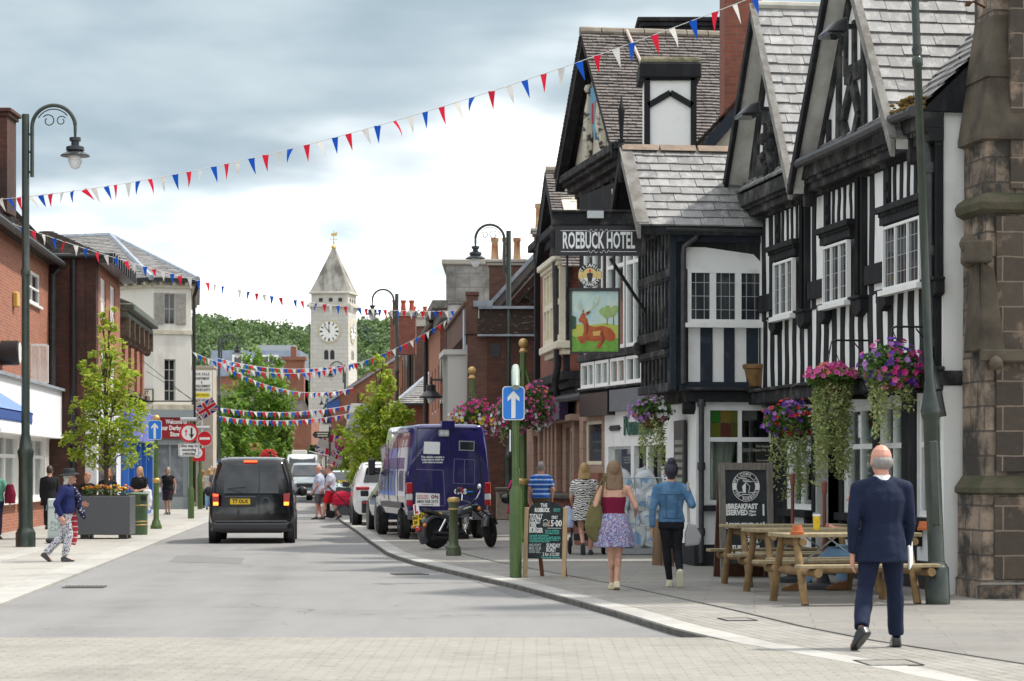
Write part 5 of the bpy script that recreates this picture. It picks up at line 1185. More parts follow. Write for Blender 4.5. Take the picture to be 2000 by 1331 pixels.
# ornate victorian
b3=thing('ornate_brick_building','orange brick building with a green moulded cornice and carved brackets','building',(XB(80),80,0))
F3=Fr((XB(75.5)-.05,75.5),(XB(85.2)-.05,85.2),1); hs=[(1+2.3*i,2.1+2.3*i,4.15,5.9) for i in range(4)]
mb=MB(); F3.wall(mb,0,F3.L,3.4,6.3,hs,.3); mb.build('wall',BRK_O,b3)
for h in hs: F3.window(b3,*h,1,2,-.26,.07,.04,sill=.1)
mb=MB(); F3.box(mb,0,F3.L,0,6.3,-7,-.31); mb.poly([F3.w(F3.L,0,0),F3.w(F3.L,6.3,0),F3.w(F3.L,6.3,-7),F3.w(F3.L,0,-7)]); mb.build('body',BRK_L,b3)
mb=MB(); F3.box(mb,-.1,F3.L+.1,6.3,6.5,-.3,.3); F3.box(mb,-.1,F3.L+.1,6.5,6.75,-.3,.5); mb.build('cornice',M('green_cornice',(.05,.085,.06),.6,ns=4,col2=(.12,.12,.1)),b3,bevel=.04)
mb=MB(); mb.prism([F3.w(0,6.75,.45),F3.w(0,7.9,-2.5),F3.w(0,6.75,-5)],F3.d*F3.L); mb.build('roof',SLATEF,b3)
mb=MB()
for i in range(6): x=.3+1.85*i; F3.box(mb,x-.1,x+.1,5.7,6.3,0,.32); mb.sphere(F3.w(x,5.65,.12),.13,6)
for h in hs: F3.poly(mb,[((h[0]+h[1])/2+.65*math.cos(R_(k*30)),5.9+.3*math.sin(R_(k*30))) for k in range(7)],0,.12); F3.box(mb,h[0]-.1,h[1]+.1,3.95,4.1,0,.25)
for i in range(4): c=(hs[i][0]+hs[i][1])/2; F3.poly(mb,[(c+.5*math.cos(R_(k*30)),3.5+.5*math.sin(R_(k*30))) for k in range(7)],0,.15)
mb.build('carved_brackets',M('sooty_stone',(.1,.075,.06),.9,ns=6,col2=(.2,.15,.11)),b3)
mb=MB(); F3.box(mb,.0,F3.L,2.45,3.45,0,.4); mb.build('shop_fascia',M('shop_blue',(.1,.12,.45),.5,ns=3,col2=(.2,.22,.55)),b3,bevel=.03)
mb=MB(); F3.box(mb,0,F3.L,0,.45,-.2,.25)
for x in (0,2.2,4.6,6.8,F3.L-.2): F3.box(mb,x,x+.2,.45,2.45,-.2,.3)
mb.build('shop_frame',M('bright_blue_paint',(.02,.13,.5),.45),b3)
mb=MB(); F3.box(mb,.2,F3.L-.2,.45,2.45,-.2,.1); mb.build('shop_glass',M('shop_glass',(.1,.12,.15),.08,ns=1.5,col2=(.3,.33,.35)),b3)
mb=MB(); mb.bar(F3.w(F3.L-.5,3.95,.1),F3.w(F3.L-.5,3.95,1.9),.04,.04); mb.bar(F3.w(F3.L-.5,5,.1),F3.w(F3.L-.5,3.98,1.8),.015,.015); mb.bar(F3.w(F3.L-2,5.3,.1),F3.w(F3.L-.5,3.98,1.7),.015,.015); mb.build('iron_sign_arm',BLACKM,b3)
# white rendered corner building
b4=thing('white_corner_building','white rendered three storey corner building with a hipped slate roof and grey shutters','building',(-14,96,0))
c0=V((-18.2,95.8,0)); c1=V((-13.75,92.6,0)); c2=V((-12.38,93.2,0)); c3=V((-14.05,106,0)); ez=8.75
WA=Fr(c0,c1,1); WB=Fr(c1,c2,1); WC=Fr(c2,c3,1)
for f_ in (WA,WC):
    m=MB(); f_.box(m,0,f_.L,3.95,ez,-.3,0); m.build('wall',M('old_white_render',(.68,.66,.6),.85,ns=1.6,col2=(.45,.42,.36),lo=.55,hi=.85,stretch=(1,1,.35)),b4)
uw=(WB.a(321),WB.a(343),WB.z(330,634),WB.z(330,573)); lw=(WB.a(321),WB.a(343),WB.z(330,784),WB.z(330,702))
m=MB(); WB.wall(m,0,WB.L,3.95,ez,[uw,lw],.2); m.build('wall',MATS['old_white_render'],b4)
for w_ in (uw,lw): WB.window(b4,*w_,2,2 if w_ is uw else 4,-.16,.04,.03,thick=.05,mat=M('aged_frame',(.5,.48,.44),.7),sill=.1)
for x0,x1 in ((uw[0]-.4,uw[0]-.02),(uw[1]+.02,uw[1]+.4)):
    m=MB(); WB.box(m,x0,x1,uw[2],uw[3],.01,.05)
    for i in range(14): z=uw[2]+.06+i*(uw[3]-uw[2]-.1)/14; WB.box(m,x0+.05,x1-.05,z,z+.05,.05,.07)
    m.build('shutter',M('grey_shutter',(.42,.4,.36),.8,ns=9,col2=(.3,.28,.25)),b4)
m=MB()
for f_ in (WA,WB,WC):
    f_.box(m,-.02,f_.L+.02,6.75,6.9,0,.06); f_.box(m,-.02,f_.L+.02,3.85,4.05,-.1,.1); f_.box(m,-.03,f_.L+.03,ez-.22,ez-.12,0,.12)
    x=.2
    while x<f_.L: f_.box(m,x,x+.12,ez-.12,ez+.0,0,.25); x+=.5
m.build('moulding',M('cream_trim',(.6,.56,.44),.8,ns=3,col2=(.4,.36,.28)),b4)
m=MB(); 
for f_ in (WA,WB,WC): f_.box(m,-.1,f_.L+.1,ez,ez+.14,-.1,.36)
m.build('gutter',BLACKM,b4)
ea,eb,ec,ed=[c+V((0,0,ez+.12)) for c in (c0+V((-.3,-.3,0)),c1+V((0,-.42,0)),c2+V((.3,-.3,0)),c3+V((.3,0,0)))]
rg=P(215,460,99.5); rl=V((-21,101,rg.z)); rb=V((-16.6,108,rg.z))
for q in ((ea,eb,rl,rg),(eb,ec,rg,rg+V((.03,.02,0))),(ec,ed,rg+V((.03,.02,0)),rb)):
    m=MB(); slates(m,*q,.24,.42,.018); m.build('slates',SLATEY,b4,recalc=False)
m=MB(); m.tube([eb,rg],.12,6); m.tube([ec,rg],.12,6); m.tube([rl,rg],.12,6); m.tube([rg,rb],.12,6); m.build('hip_flashing',LEAD,b4)
m=MB(); m.add([ea,eb,ec,ed,rl,rg,rb],[(0,1,5,4),(1,2,5),(2,3,6,5)]); o=m.build('roof_deck',BLACKM,b4); o.location.z=-.03
m=MB(); m.tube([WC.w(.1,ez,.3),WC.w(.3,ez-.5,.12),WC.w(.3,4,.12),WC.w(.3,.3,.12)],.07,8); m.build('downpipe',BLACKM,b4)
GS=M('grey_shopfront',(.25,.28,.29),.5)
m=MB(); WB.box(m,-.1,WB.L+.05,3.55,3.85,-.3,.2); WB.box(m,-.1,.1,0,3.6,-.3,.06); WB.box(m,WB.L-.12,WB.L+.02,0,3.6,-.3,.06); WB.box(m,0,WB.L,0,.5,-.3,.02); WB.box(m,0,WB.L,2.5,2.7,-.3,.08); WB.box(m,.62,.7,.5,2.5,-.2,.02); WA.box(m,0,WA.L,2.5,3.85,-.3,.1); WA.box(m,0,WA.L,0,.3,-.3,.05); WC.box(m,0,WC.L,0,3.85,-.3,.03); m.build('shopfront',GS,b4)
m=MB(); WB.box(m,.1,WB.L-.1,.5,2.5,-.15,-.1); WA.box(m,0,WA.L,.3,2.5,-.3,-.1); m.build('shop_glass',MATS['shop_glass'],b4)
t=thing('shop_sign','dark red fascia sign welcoming people to the Derby Street store','sign',WB.w(.7,3.1,.1))
m=MB(); x0=WB.a(285,.1); x1=WB.a(377,.1); WB.box(m,x0,x1,2.74,3.55,.09,.16); m.build('panel',M('sign_maroon',(.25,.008,.015),.45),t)
for i,s in enumerate(('Welcome to','your Derby Street','Store')): text(s,WHITEP,t,WB.w((x0+x1)/2+.25,3.38-.24*i,.165),WB.d,(0,0,1),.24,bold=.008,maxw=[.85,1.38,.5][i])
t=thing('street_sign','cream street name sign with black lettering on the white corner building','street sign',WA.w(WA.a(290),4.4,.05))
m=MB(); x0=WA.a(262); x1=WA.a(301); WA.box(m,x0,x1,4.15,4.62,.02,.05); m.build('plate',CREAMP,t)
m=MB(); 
for z0,z1 in ((4.13,4.16),(4.61,4.64)): WA.box(m,x0,x1,z0,z1,.02,.06)
WA.box(m,x1-.04,x1,4.13,4.64,.02,.06); m.build('border',BLACKM,t)
text('MARKET',BLACKM,t,WA.w(x1-.62,4.49,.055),WA.d,(0,0,1),.2,bold=.006); text('STREET',BLACKM,t,WA.w(x1-.62,4.28,.055),WA.d,(0,0,1),.2,bold=.006)
t=thing('beige_shop','low beige building with a flat fascia behind the white corner building','building',P(395,850,101))
f=Fr(P(372,0,100).xy,P(416,0,100).xy,1); m=MB(); f.box(m,-2,f.L,0,5.75,-1.2,0); m.build('wall',M('beige_fascia',(.52,.46,.38),.85,ns=2,col2=(.42,.38,.32)),t)
m=MB(); f.box(m,-2,f.L+.04,5.75,5.85,-1.2,.06); m.build('coping',M('beige_coping',(.4,.36,.3),.8),t)
text('TAILROOM',M('faded_letters',(.44,.36,.3),.9),t,f.w(f.L-.52,5.5,.01),f.d,(0,0,1),.32,maxw=.85)
# for sale board
t=thing('estate_agent_board','white for sale board with black lettering above the red store sign','sign board',P(394,785,97)); B0=P(374,786,97); B1=P(414,724,97); EX=V((1,0,0)); EZ=V((0,0,1))
m=MB(); m.box(((B0.x+B1.x)/2,97,(B0.z+B1.z)/2),(B1.x-B0.x,.04,B1.z-B0.z)); m.build('board',M('board_white',(.78,.78,.78),.5),t)
m=MB(); m.bar((B0.x+.1,97.05,B0.z+.2),(-12.9,97.6,B0.z-.3),.05,.05); m.box((B0.x+.42,97.03,B0.z-.9),(.06,.05,1.9)); m.build('post',WHITEP,t)
bc=(B0.x+B1.x)/2; HB=B1.z-B0.z
for s,y,w,mt in (('FOR SALE',.88,.62,'g'),('INVESTMENT',.74,.62,'b'),('&',.62,.06,'b'),('DEVELOPMENT',.5,.7,'b'),('OPPORTUNITY',.38,.7,'b'),('01538 383344',.06,.6,'g')):
    text(s,BLACKM if mt=='b' else M('ink_grey',(.12,.12,.14),.6),t,(bc,96.975,B0.z+HB*y),EX,EZ,.15,bold=.004,maxw=w)
m=MB(); m.prism([(bc+.34*math.copysign(abs(math.cos(R_(k*15)))**.4,math.cos(R_(k*15))),96.975,B0.z+HB*.22+.1*math.copysign(abs(math.sin(R_(k*15)))**.6,math.sin(R_(k*15)))) for k in range(24)],(0,.01,0)); m.build('yellow_logo',M('logo_yellow',(.75,.62,.02),.5),t)
text('DERBY & MILTON',BLACKM,t,(bc,96.965,B0.z+HB*.22),EX,EZ,.1,maxw=.55)
# ================================================================ TREES
def crown(cx,pts): return [(V(p[:3]),p[3]) for p in pts]
PLX=-9.05; PLY=53.9
def sc(bl,h,v,r=None): return [(V((c.x*h,c.y*h,c.z*v)),q*(r or (h+v)/2)) for c,q in bl]
tree('planter_tree','young upright yellow green tree growing from the grey planter box','tree',(PLX,PLY,.95),.5,
 sc([(V((-.15,0,.95)),.5),(V((.5,.1,.85)),.42),(V((-.55,0,.95)),.38),(V((.1,.1,1.35)),.6),(V((-.45,0,1.5)),.4),(V((.5,0,1.4)),.4),(V((0,0,1.9)),.5),(V((-.3,.1,2.1)),.32),(V((.3,0,2.1)),.35),(V((0,0,2.5)),.36),(V((.08,0,2.85)),.25),(V((-.1,0,3.1)),.14),(V((.1,0,3.2)),.1)],1.12,1.3,1.1),4600,.066,LF1,.055,18,.4,21,branch=M('tree_bark',(.06,.05,.035),.9,ns=8,col2=(.1,.085,.06)))
Y=78.
tree('street_tree','bright yellow green street tree on the pavement behind the white car','tree',((745-1000)/F*Y,Y,KH),1.2,
 [(V((0,0,1.9)),1.0),(V((-.75,0,2.2)),.65),(V((.8,.2,2.2)),.7),(V((-.6,.2,1.3)),.6),(V((.7,0,1.2)),.6),(V((.1,0,2.8)),.8),(V((-.5,0,3.1)),.5),(V((.6,0,3.1)),.5),(V((0,0,3.7)),.6),(V((.1,0,4.4)),.42),(V((-.1,0,4.9)),.28),(V((1.15,0,1.7)),.4)],9000,.085,LF2,.09,16,.4,22,branch=MATS['tree_bark'])
for i,(u,Y,zt,wd,lm,n,lab,ls) in enumerate(((500,165,9.9,4.3,LF3,11000,'tall feathery green tree in front of the mansard roof building',.2),(445,140,6.4,2.6,LF3,6500,'bushy green tree just behind the tall left lamp post',.17),(408,133,5.2,2.,LF3,4500,'smaller green tree beside the no entry sign',.16),(548,178,6.6,2.6,LF3,5000,'rounded green tree left of the brick hall',.2),(611,160,3.4,.9,LF4,2200,'small dark conical tree below the clock tower',.15),(700,150,6.9,2.0,LF2,4000,'leafy tree half hidden behind the yellow green street tree',.16))):
    random.seed(40+i); x=(u-1000)/F*Y
    bl=[(V((random.uniform(-.8,.8)*wd*(1-.75*k/13),random.uniform(-.4,.4)*wd,zt*(.2+.7*k/13))),wd*random.uniform(.34,.52)*(1-.5*k/13)) for k in range(14)]
    tree('broadleaf_tree',lab,'tree',(x,Y,.02),zt*.15,bl,n,ls,lm,.14,12,.4,60+i,branch=MATS['tree_bark'])
# ================================================================ STREET FURNITURE
def circ(cx,cz,r,a0,a1,n): return [(cx+r*math.cos(R_(a0+(a1-a0)*k/n)),cz+r*math.sin(R_(a0+(a1-a0)*k/n))) for k in range(n+1)]
def lantern(t,x,z,loc=True,s=1.):
    q=lambda pr:[(r*s,zz*s) for r,zz in pr]; c=(x,0,z)
    m=MB(); m.lathe(q([(.03,.0),(.03,-.12),(.13,-.13),(.13,-.21),(.09,-.22),(.09,-.3),(.2,-.34),(.21,-.42),(.16,-.43),(.33,-.53),(.33,-.555),(.1,-.5)]),c,20); m.build('lantern_hood',M('lantern_black',(.022,.025,.03),.35),t,local=True,smooth=True)
    m=MB(); m.lathe(q([(.155,-.535),(.165,-.58),(.15,-.7),(.1,-.8),(.05,-.84),(.0,-.85)]),c,16); m.build('lantern_glass',M('frosted_glass',(.72,.74,.75),.2,coat=.4),t,local=True,smooth=True)
def lamp_proto(name,label,hgt=8.62,side=1,base=True):
    t=thing(name,label,'lamp post',(0,0,-50),group='swan neck street lamps along the street')
    m=MB(); m.lathe([(.2,0),(.2,.28),(.17,.34),(.145,.4),(.145,1.75),(.16,1.85),(.17,1.9),(.13,1.98),(.1,2.2),(.085,2.25),(.08,5.4),(.1,5.42),(.1,5.52),(.075,5.56),(.075,hgt)],(0,0,0),16); m.build('post',DGREEN,t,local=True,smooth=True)
    r=.43; x0=side*.13; zt=hgt-.25; arc=[(x0,zt-1.0),(x0,zt-.3)]+[(x0+side*r+side*x,z) for x,z in circ(0,zt,r,180,5,16)]
    m=MB(); m.tube([V((x,0,z)) for x,z in arc],.04,8); xe=arc[-1][0]; m.tube([V((xe,0,arc[-1][1])),V((xe,0,zt-.12))],.032,8)
    for z in (zt-.9,zt-.5,zt-.15): m.tube([V((0,0,z)),V((x0,0,z))],.028,6)
    m.build('swan_neck',DGREEN,t,local=True,smooth=True)
    m=MB()
    for cx,rr,sg in ((x0+side*.33,.13,1),(x0+side*.58,.1,-1)):
        pts=[]
        for k in range(26):
            a=k/25*2.1*math.pi; q=rr*(1-.55*k/25); pts.append(V((cx-side*sg*q*math.cos(a+.6),0,zt+.12+q*math.sin(a+.6))))
        m.tube(pts,.012,5)
    m.tube([V((x0+side*(r+x),0,z)) for x,z in circ(0,zt+.0,r*.82,150,40,8)],.012,5); m.build('scroll',DGREEN,t,local=True)
    lantern(t,xe,zt-.1,s=.88); return t
lpR=lamp_proto('street_lamp','tall dark green swan neck lamp post beside the left shopfront')
g=G(50,1068,KH-.04); lpR.location=(g.x,g.y,KH-.05); WM[lpR.name]=Matrix.Translation(lpR.location)
def lampat(u,Y,label,src=lpR,z=KH-.02): return copy_tree(src,((u-1000)/F*Y,Y,z),0,label)
lampat(428,131,'distant swan neck lamp post by the for sale board')
lpL=lamp_proto('street_lamp','swan neck lamp post whose lantern hangs above the brown brick building',8.62,-1)
lpL.location=(-.1,72,KH-.02); WM[lpL.name]=Matrix.Translation(lpL.location)
lampat(775,98,'swan neck lamp post behind the yellow green street tree',lpL)
for u,Y,l in ((674,164,'swan neck lamp post standing before the clock tower with a flag on it'),(667,225,'middle one of the small far swan neck lamps below the clock'),(655,247,'farthest small swan neck lamp in front of the tower base'),(648,236,'small far swan neck lamp left of the hanging flag')): lampat(u,Y,l,lpL)
# near right post (top out of frame)
t=thing('lamp_column','thick dark green lamp column between the picnic table and the stone buttress','lamp post',G(1832,1180,KH),ry=-.038)
m=MB(); m.lathe([(.138,0),(.138,.4),(.125,.42),(.098,.46),(.092,.5),(.088,2.05),(.105,2.1),(.115,2.16),(.105,2.2),(.085,2.3),(.062,2.42),(.06,2.46),(.05,2.5),(.045,6.0),(.06,6.02),(.06,6.1),(.045,6.12),(.06,6.2),(.045,6.25),(.04,8)],(0,0,0),20); m.build('post',DGREEN,t,local=True,smooth=True)
m=MB(); m.box((-.0,-.085,1.35),(.1,.03,.95)); m.build('access_door',DGREEN,t,local=True,bevel=.02)
# wall lantern on the brown building
t=thing('wall_lamp','black wall lantern on a bracket above the purple van','wall lamp',(-2.9,86,0)); 
c=P(842,742,86); m=MB(); m.tube([c,c+V((1.0,0,0))],.04,6); m.tube([c+V((.95,0,.1)),c+V((.95,0,-.5))],.04,6); m.tube([c+V((.9,0,-.45)),c+V((.5,0,-.02))],.02,5); m.build('bracket',BLACKM,t)
m=MB(); m.lathe([(.03,.1),(.04,-.15),(.17,-.2),(.18,-.4),(.42,-.6),(.42,-.66),(.1,-.6)],c,14); m.build('hood',BLACKM,t,smooth=True)
m=MB(); m.sphere(c-V((0,0,.68)),.15,8); m.build('lantern_glass',MATS['frosted_glass'],t,smooth=True)
# ---- signs and posts
BLUE=M('sign_blue',(.01,.2,.72),.35); SW=M('sign_white',(.8,.8,.8),.4); SR=M('sign_red',(.62,.01,.02),.35)
def rrect(w,h,r,n=4):
    p=[]
    for cx,cz,a in ((w/2-r,h/2-r,0),(-w/2+r,h/2-r,90),(-w/2+r,-h/2+r,180),(w/2-r,-h/2+r,270)): p+=[(cx+r*math.cos(R_(a+90*k/n)),cz+r*math.sin(R_(a+90*k/n))) for k in range(n+1)]
    return p
def plate(par,c,pts,mat,name,th=.012): 
    m=MB(); m.prism([V((c[0]+x,c[1],c[2]+z)) for x,z in pts],(0,-th,0)); return m.build(name,mat,par,local=True)
def arrow(s): return [(-.07*s,-.5*s),(.07*s,-.5*s),(.07*s,.17*s),(.2*s,.06*s),(.2*s,.2*s),(0,.42*s),(-.2*s,.2*s),(-.2*s,.06*s),(-.07*s,.17*s)]
def oneway(par,c,w,h):
    plate(par,c,rrect(w,h,.05),SW,'sign_border'); plate(par,(c[0],c[1]-.013,c[2]),rrect(w-.025,h-.025,.045),BLUE,'sign_face',.003); plate(par,(c[0],c[1]-.017,c[2]),arrow(h*.88),SW,'arrow',.002)
g=G(1007,1128,KH); t=thing('one_way_sign','blue one way arrow sign on an olive green post beside the chalkboard','road sign',g)
m=MB(); m.lathe([(.085,0),(.085,1.2),(.06,1.25),(.05,1.3),(.05,2.55),(.055,2.58)],(0,0,0),16); m.build('post',OLIVEM,t,local=True,smooth=True)
oneway(t,(-.03,-.06,2.42),.31,.47)
m=MB(); m.tube([V((0,.15,2.93)),V((0,.05,2.87)),V((0,-.25,2.7)),V((0,-.33,2.63))],[.05,.058,.058,.05],12); m.build('lamp_hood',M('pale_green_grey',(.3,.36,.31),.35,coat=.3),t,local=True,smooth=True)
m=MB(); m.box((-.075,-.055,1.9),(.02,.02,.3)); m.build('cable_tag',SW,t,local=True)
m=MB(); m.lathe([(.05,2.55),(.05,2.85)],(0,0,0),10); m.build('lamp_neck',OLIVEM,t,local=True)
def ballpost(name,label,cat,loc,h,r=.06,group=None):
    t=thing(name,label,cat,loc,group=group)
    m=MB(); m.lathe([(.15,0),(.15,.06),(.12,.12),(.1,.2),(r*1.2,.25),(r*1.2,1.25),(r,1.35),(r*.85,h-.3)],(0,0,0),14); m.build('post',OLIVEM,t,local=True,smooth=True)
    m=MB(); m.lathe([(r*1.3,1.18),(r*1.75,1.22),(r*1.75,1.27),(r*1.2,1.31)],(0,0,0),14); m.build('collar',GOLD,t,local=True,smooth=True)
    m=MB(); m.lathe([(r*.9,h-.3),(r*1.2,h-.27),(r*.9,h-.24),(r*.7,h-.2)],(0,0,0),12); m.sphere((0,0,h-.1),.1,12); m.build('finial',GOLD,t,local=True,smooth=True); return t
g=G(305,1033,.03); t=ballpost('one_way_sign','blue one way arrow sign on a gold topped green post by the planter','road sign',g,2.95); oneway(t,(-.02,-.1,2.55),.36,.5)
g=G(373,1013,.03); t=thing('give_way_sign','round give way to oncoming vehicles sign with two arrows on a green post','road sign',g)
m=MB(); m.lathe([(.1,0),(.1,.9),(.07,.96),(.06,1.),(.06,3.1)],(0,0,0),12); m.build('post',OLIVEM,t,local=True,smooth=True)
cz=H-(846-HV)/F*g.y-.03; R=.3
plate(t,(-.05,-.08,cz),[(R*math.cos(k*.2618),R*math.sin(k*.2618)) for k in range(24)],SR,'sign_rim'); plate(t,(-.05,-.093,cz),[(.23*math.cos(k*.2618),.23*math.sin(k*.2618)) for k in range(24)],SW,'sign_face',.003)
def arr(s,f=1): return [(x*s*1.6,f*z*s) for x,z in ((-.05,-.5),(.05,-.5),(.05,.1),(.16,.0),(0,.45),(-.16,.0),(-.05,.1))]
plate(t,(-.14,-.097,cz+.02),arr(.22),SR,'priority_arrow',.002); plate(t,(.03,-.097,cz-.02),arr(.36,-1),BLACKM,'oncoming_arrow',.002)
z2=H-(879-HV)/F*g.y-.03; plate(t,(-.05,-.08,z2),rrect(.66,.42,.05),SW,'text_plate'); 
m=MB()
for x,z,w,h in ((-.05,z2+.19,.62,.012),(-.05,z2-.19,.62,.012),(-.35,z2,.012,.38),(.25,z2,.012,.38)): m.box((x,-.094,z),(w,.003,h))
m.build('plate_border',BLACKM,t,local=True)
for i,s in enumerate(('Give way to','oncoming','vehicles')): text(s,BLACKM,t,(-.05,-.097,z2+.12-.12*i),(1,0,0),(0,0,1),.13,local=True,bold=.003,maxw=[.54,.44,.4][i])
def signlamp(par,x,z): m=MB(); m.tube([V((x-.25,-.2,z)),V((x+.25,-.2,z))],.06,8); m.tube([V((x,-.2,z)),V((x,0,z-.1))],.03,6); m.build('sign_lamp',GREYM,par,local=True,smooth=True)
signlamp(t,-.05,cz+.42)
Y=93.; t=thing('no_entry_sign','round red no entry sign on a green post near the crowd by the white building','road sign',((391-1000)/F*Y,Y,.03))
m=MB(); m.lathe([(.1,0),(.1,1.3),(.06,1.4),(.06,2.9)],(0,0,0),12); m.build('post',OLIVEM,t,local=True,smooth=True); cz=H-(857-HV)/F*Y-.03; x=.19
plate(t,(x,-.08,cz),[(.29*math.cos(k*.2618),.29*math.sin(k*.2618)) for k in range(24)],SW,'sign_rim'); plate(t,(x,-.093,cz),[(.275*math.cos(k*.2618),.275*math.sin(k*.2618)) for k in range(24)],SR,'sign_face',.003); plate(t,(x,-.097,cz),rrect(.4,.09,.005),SW,'white_bar',.003); signlamp(t,x-.05,cz+.42)
plate(t,(-.05,-.07,cz-.62),rrect(.5,.5,.03),SR,'notice'); plate(t,(-.1,-.084,cz-.55),[(.2*math.cos(k*.3927),.2*math.sin(k*.3927)) for k in range(16)],SW,'notice_disc',.003); plate(t,(-.1,-.088,cz-.55),[(.12*math.cos(k*.3927),.09*math.sin(k*.3927)) for k in range(16)],BLUE,'notice_emblem',.002)
Y=125.; t=thing('direction_sign','small blue direction sign pointing left behind the black van','road sign',((440-1000)/F*Y,Y,.03))
m=MB(); m.lathe([(.05,0),(.05,2.2)],(0,0,0),8); m.build('post',GREYM,t,local=True); plate(t,(-.35,-.07,1.75),[(-.55,0),(-.4,-.2),(.5,-.2),(.5,.2),(-.4,.2)],BLUE,'sign_face')
m=MB(); m.box((-.32,-.09,1.8),(.6,.004,.06)); m.box((-.4,-.09,1.66),(.35,.004,.06)); m.build('sign_print',SW,t,local=True)
Y=120.; t=thing('finger_post','dark green pedestrian finger post in front of the tower base','finger post',((644-1000)/F*Y,Y,KH))
m=MB(); m.lathe([(.09,0),(.09,1.2),(.06,1.3),(.05,3.5),(.07,3.55),(0,3.7)],(0,0,0),10); m.build('post',DGREEN,t,local=True,smooth=True); plate(t,(-.36,-.06,3.2),[(-.5,0),(-.38,-.16),(.35,-.16),(.35,.16),(-.38,.16)],DGREEN,'arm')
m=MB(); m.box((-.35,-.08,3.26),(.55,.004,.05)); m.box((-.35,-.08,3.14),(.5,.004,.05)); m.build('arm_print',CREAMP,t,local=True)
# bollards
def bollard(label,loc,h=1.02):
    t=thing('bollard',label,'bollard',loc); s=h/1.02
    m=MB(); m.lathe([(r,z*s) for r,z in [(.135,0),(.135,.07),(.12,.1),(.125,.13),(.1,.17),(.085,.2),(.075,.78),(.09,.8),(.085,.83),(.09,.9),(.1,.93)]],(0,0,0),18); m.build('column',M('bollard_green',(.055,.075,.028),.4,ns=30,col2=(.045,.06,.022),bump=.15,bs=60,coat=.2),t,local=True,smooth=True)
    m=MB(); m.lathe([(r,z*s) for r,z in [(.1,.93),(.108,.95),(.108,.98),(.09,1.005),(.0,1.02)]],(0,0,0),18); m.build('cap',GOLD,t,local=True,smooth=True)
    m=MB(); m.lathe([(.0915,.795*s),(.094,.8*s),(.094,.815*s),(.0895,.82*s)],(0,0,0),18); m.build('ring',GOLD,t,local=True,smooth=True)
bollard('green bollard with a gold cap in front of the motorbike',G(886,1085,KH))
# planter + flowers
t=thing('planter_box','large dark grey square planter box on the left pavement','planter',(-9.05,53.9,.03),.04); w=1.0
m=MB(); m.box((0,0,.52),(1.18,1.05,.86)); m.build('box',M('planter_grey',(.075,.082,.09),.45,ns=60,col2=(.1,.108,.118)),t,local=True,bevel=.01)
m=MB(); 
for x in (-.42,.42): m.box((x,-.3,.045),(.18,.3,.09)); m.box((x,.3,.045),(.18,.3,.09))
m.build('feet',BLACKM,t,local=True)
m=MB(); m.box((0,0,.955),(1.1,.97,.02)); m.build('soil',M('soil',(.04,.028,.02),.95),t,local=True)
def flowerbed(name,label,c,rx,ry,n,cols,gz,group=None,leaf=None,h=.16,fs=.035):
    t=thing(name,label,'flowers',c,group=group); random.seed(int(c[0]*100)); m=MB()
    for k in range(n*4): leafq(m,V((random.uniform(-rx,rx),random.uniform(-ry,ry),random.uniform(.0,h))),.05,.6)
    m.build('leaves',leaf or M('bed_leaf',(.06,.13,.025),.6,isl=.4),t,local=True,recalc=False); fl=[MB() for _ in cols]
    for k in range(n):
        p=V((random.uniform(-rx,rx),random.uniform(-ry,ry),h*random.uniform(.7,1.4))); q=random.choice(fl); q.sphere(p,fs*random.uniform(.7,1.2),6,(1,1,.7))
    for q,mt in zip(fl,cols):
        if q.v: q.build('blooms',mt,t,local=True)
    return t
OR=M('marigold_orange',(.75,.22,.01),.6,isl=.25); YE=M('flower_yellow',(.75,.55,.03),.6,isl=.2)
flowerbed('marigolds','orange and yellow marigolds growing round the tree in the planter',(-9.05,53.9,.99),.5,.45,60,[OR,OR,YE],0)
# bin
g=G(268,1045,.03); t=thing('litter_bin','dark green oval litter bin with gold bands beside the planter','litter bin',(g.x-.02,g.y+.2,.03))
m=MB(); m.lathe([(.23,0),(.235,.05),(.235,.9),(.25,.92),(.25,.96),(.18,1.0)],(0,0,0),22); m.build('body',M('bin_green',(.035,.08,.03),.4,ns=6,col2=(.05,.1,.04),coat=.3),t,local=True,smooth=True)
m=MB()
for z in (.3,.22,.68): m.lathe([(.236,z),(.239,z+.005),(.239,z+.02),(.236,z+.025)],(0,0,0),22)
m.build('gold_bands',GOLD,t,local=True)
m=MB(); m.lathe([(.07,0),(.075,.01),(.05,.015)],(.17,-.17,.86),12,R=Matrix.Rotation(.8,3,'Z')@Matrix.Rotation(R_(90),3,'X')); m.build('crest',BLACKM,t,local=True)
# A boards, stool
g=G(112,1062,.03); t=thing('pavement_sign','pale green pavement sign board partly behind the woman in the hat','sign board',(g.x,g.y+.3,.03),.1)
m=MB(); m.box((0,0,.06),(.55,.5,.1)); m.build('base',M('dark_base',(.03,.03,.035),.6),t,local=True,bevel=.03)
m=MB(); m.box((0,-.05,.5),(.5,.05,.86)); m.build('panel',M('panel_mint',(.6,.68,.66),.5),t,local=True,bevel=.02)
for i,s in enumerate(('Jewellery','In','Party','Cards')): text(s,M('dull_teal',(.2,.32,.34),.6),t,(-.05,-.078,.75-.12*i-(.1 if i>1 else 0)),(1,0,0),(0,0,1),.13,local=True)
g=G(45,1032,.03); t=thing('display_stool','small yellow green stool below the left shop window','stool',g)
m=MB(); m.box((0,0,.34),(.42,.3,.04)); m.build('top',M('stool_green',(.2,.4,.06),.6),t,local=True,bevel=.01)
for x in (-.17,.17):
    for y in (-.1,.1): m=MB(); m.bar((x,y,0),(x*.9,y,.33),.035,.035); m.build('leg',M('stool_wood',(.35,.25,.08),.7),t,local=True)
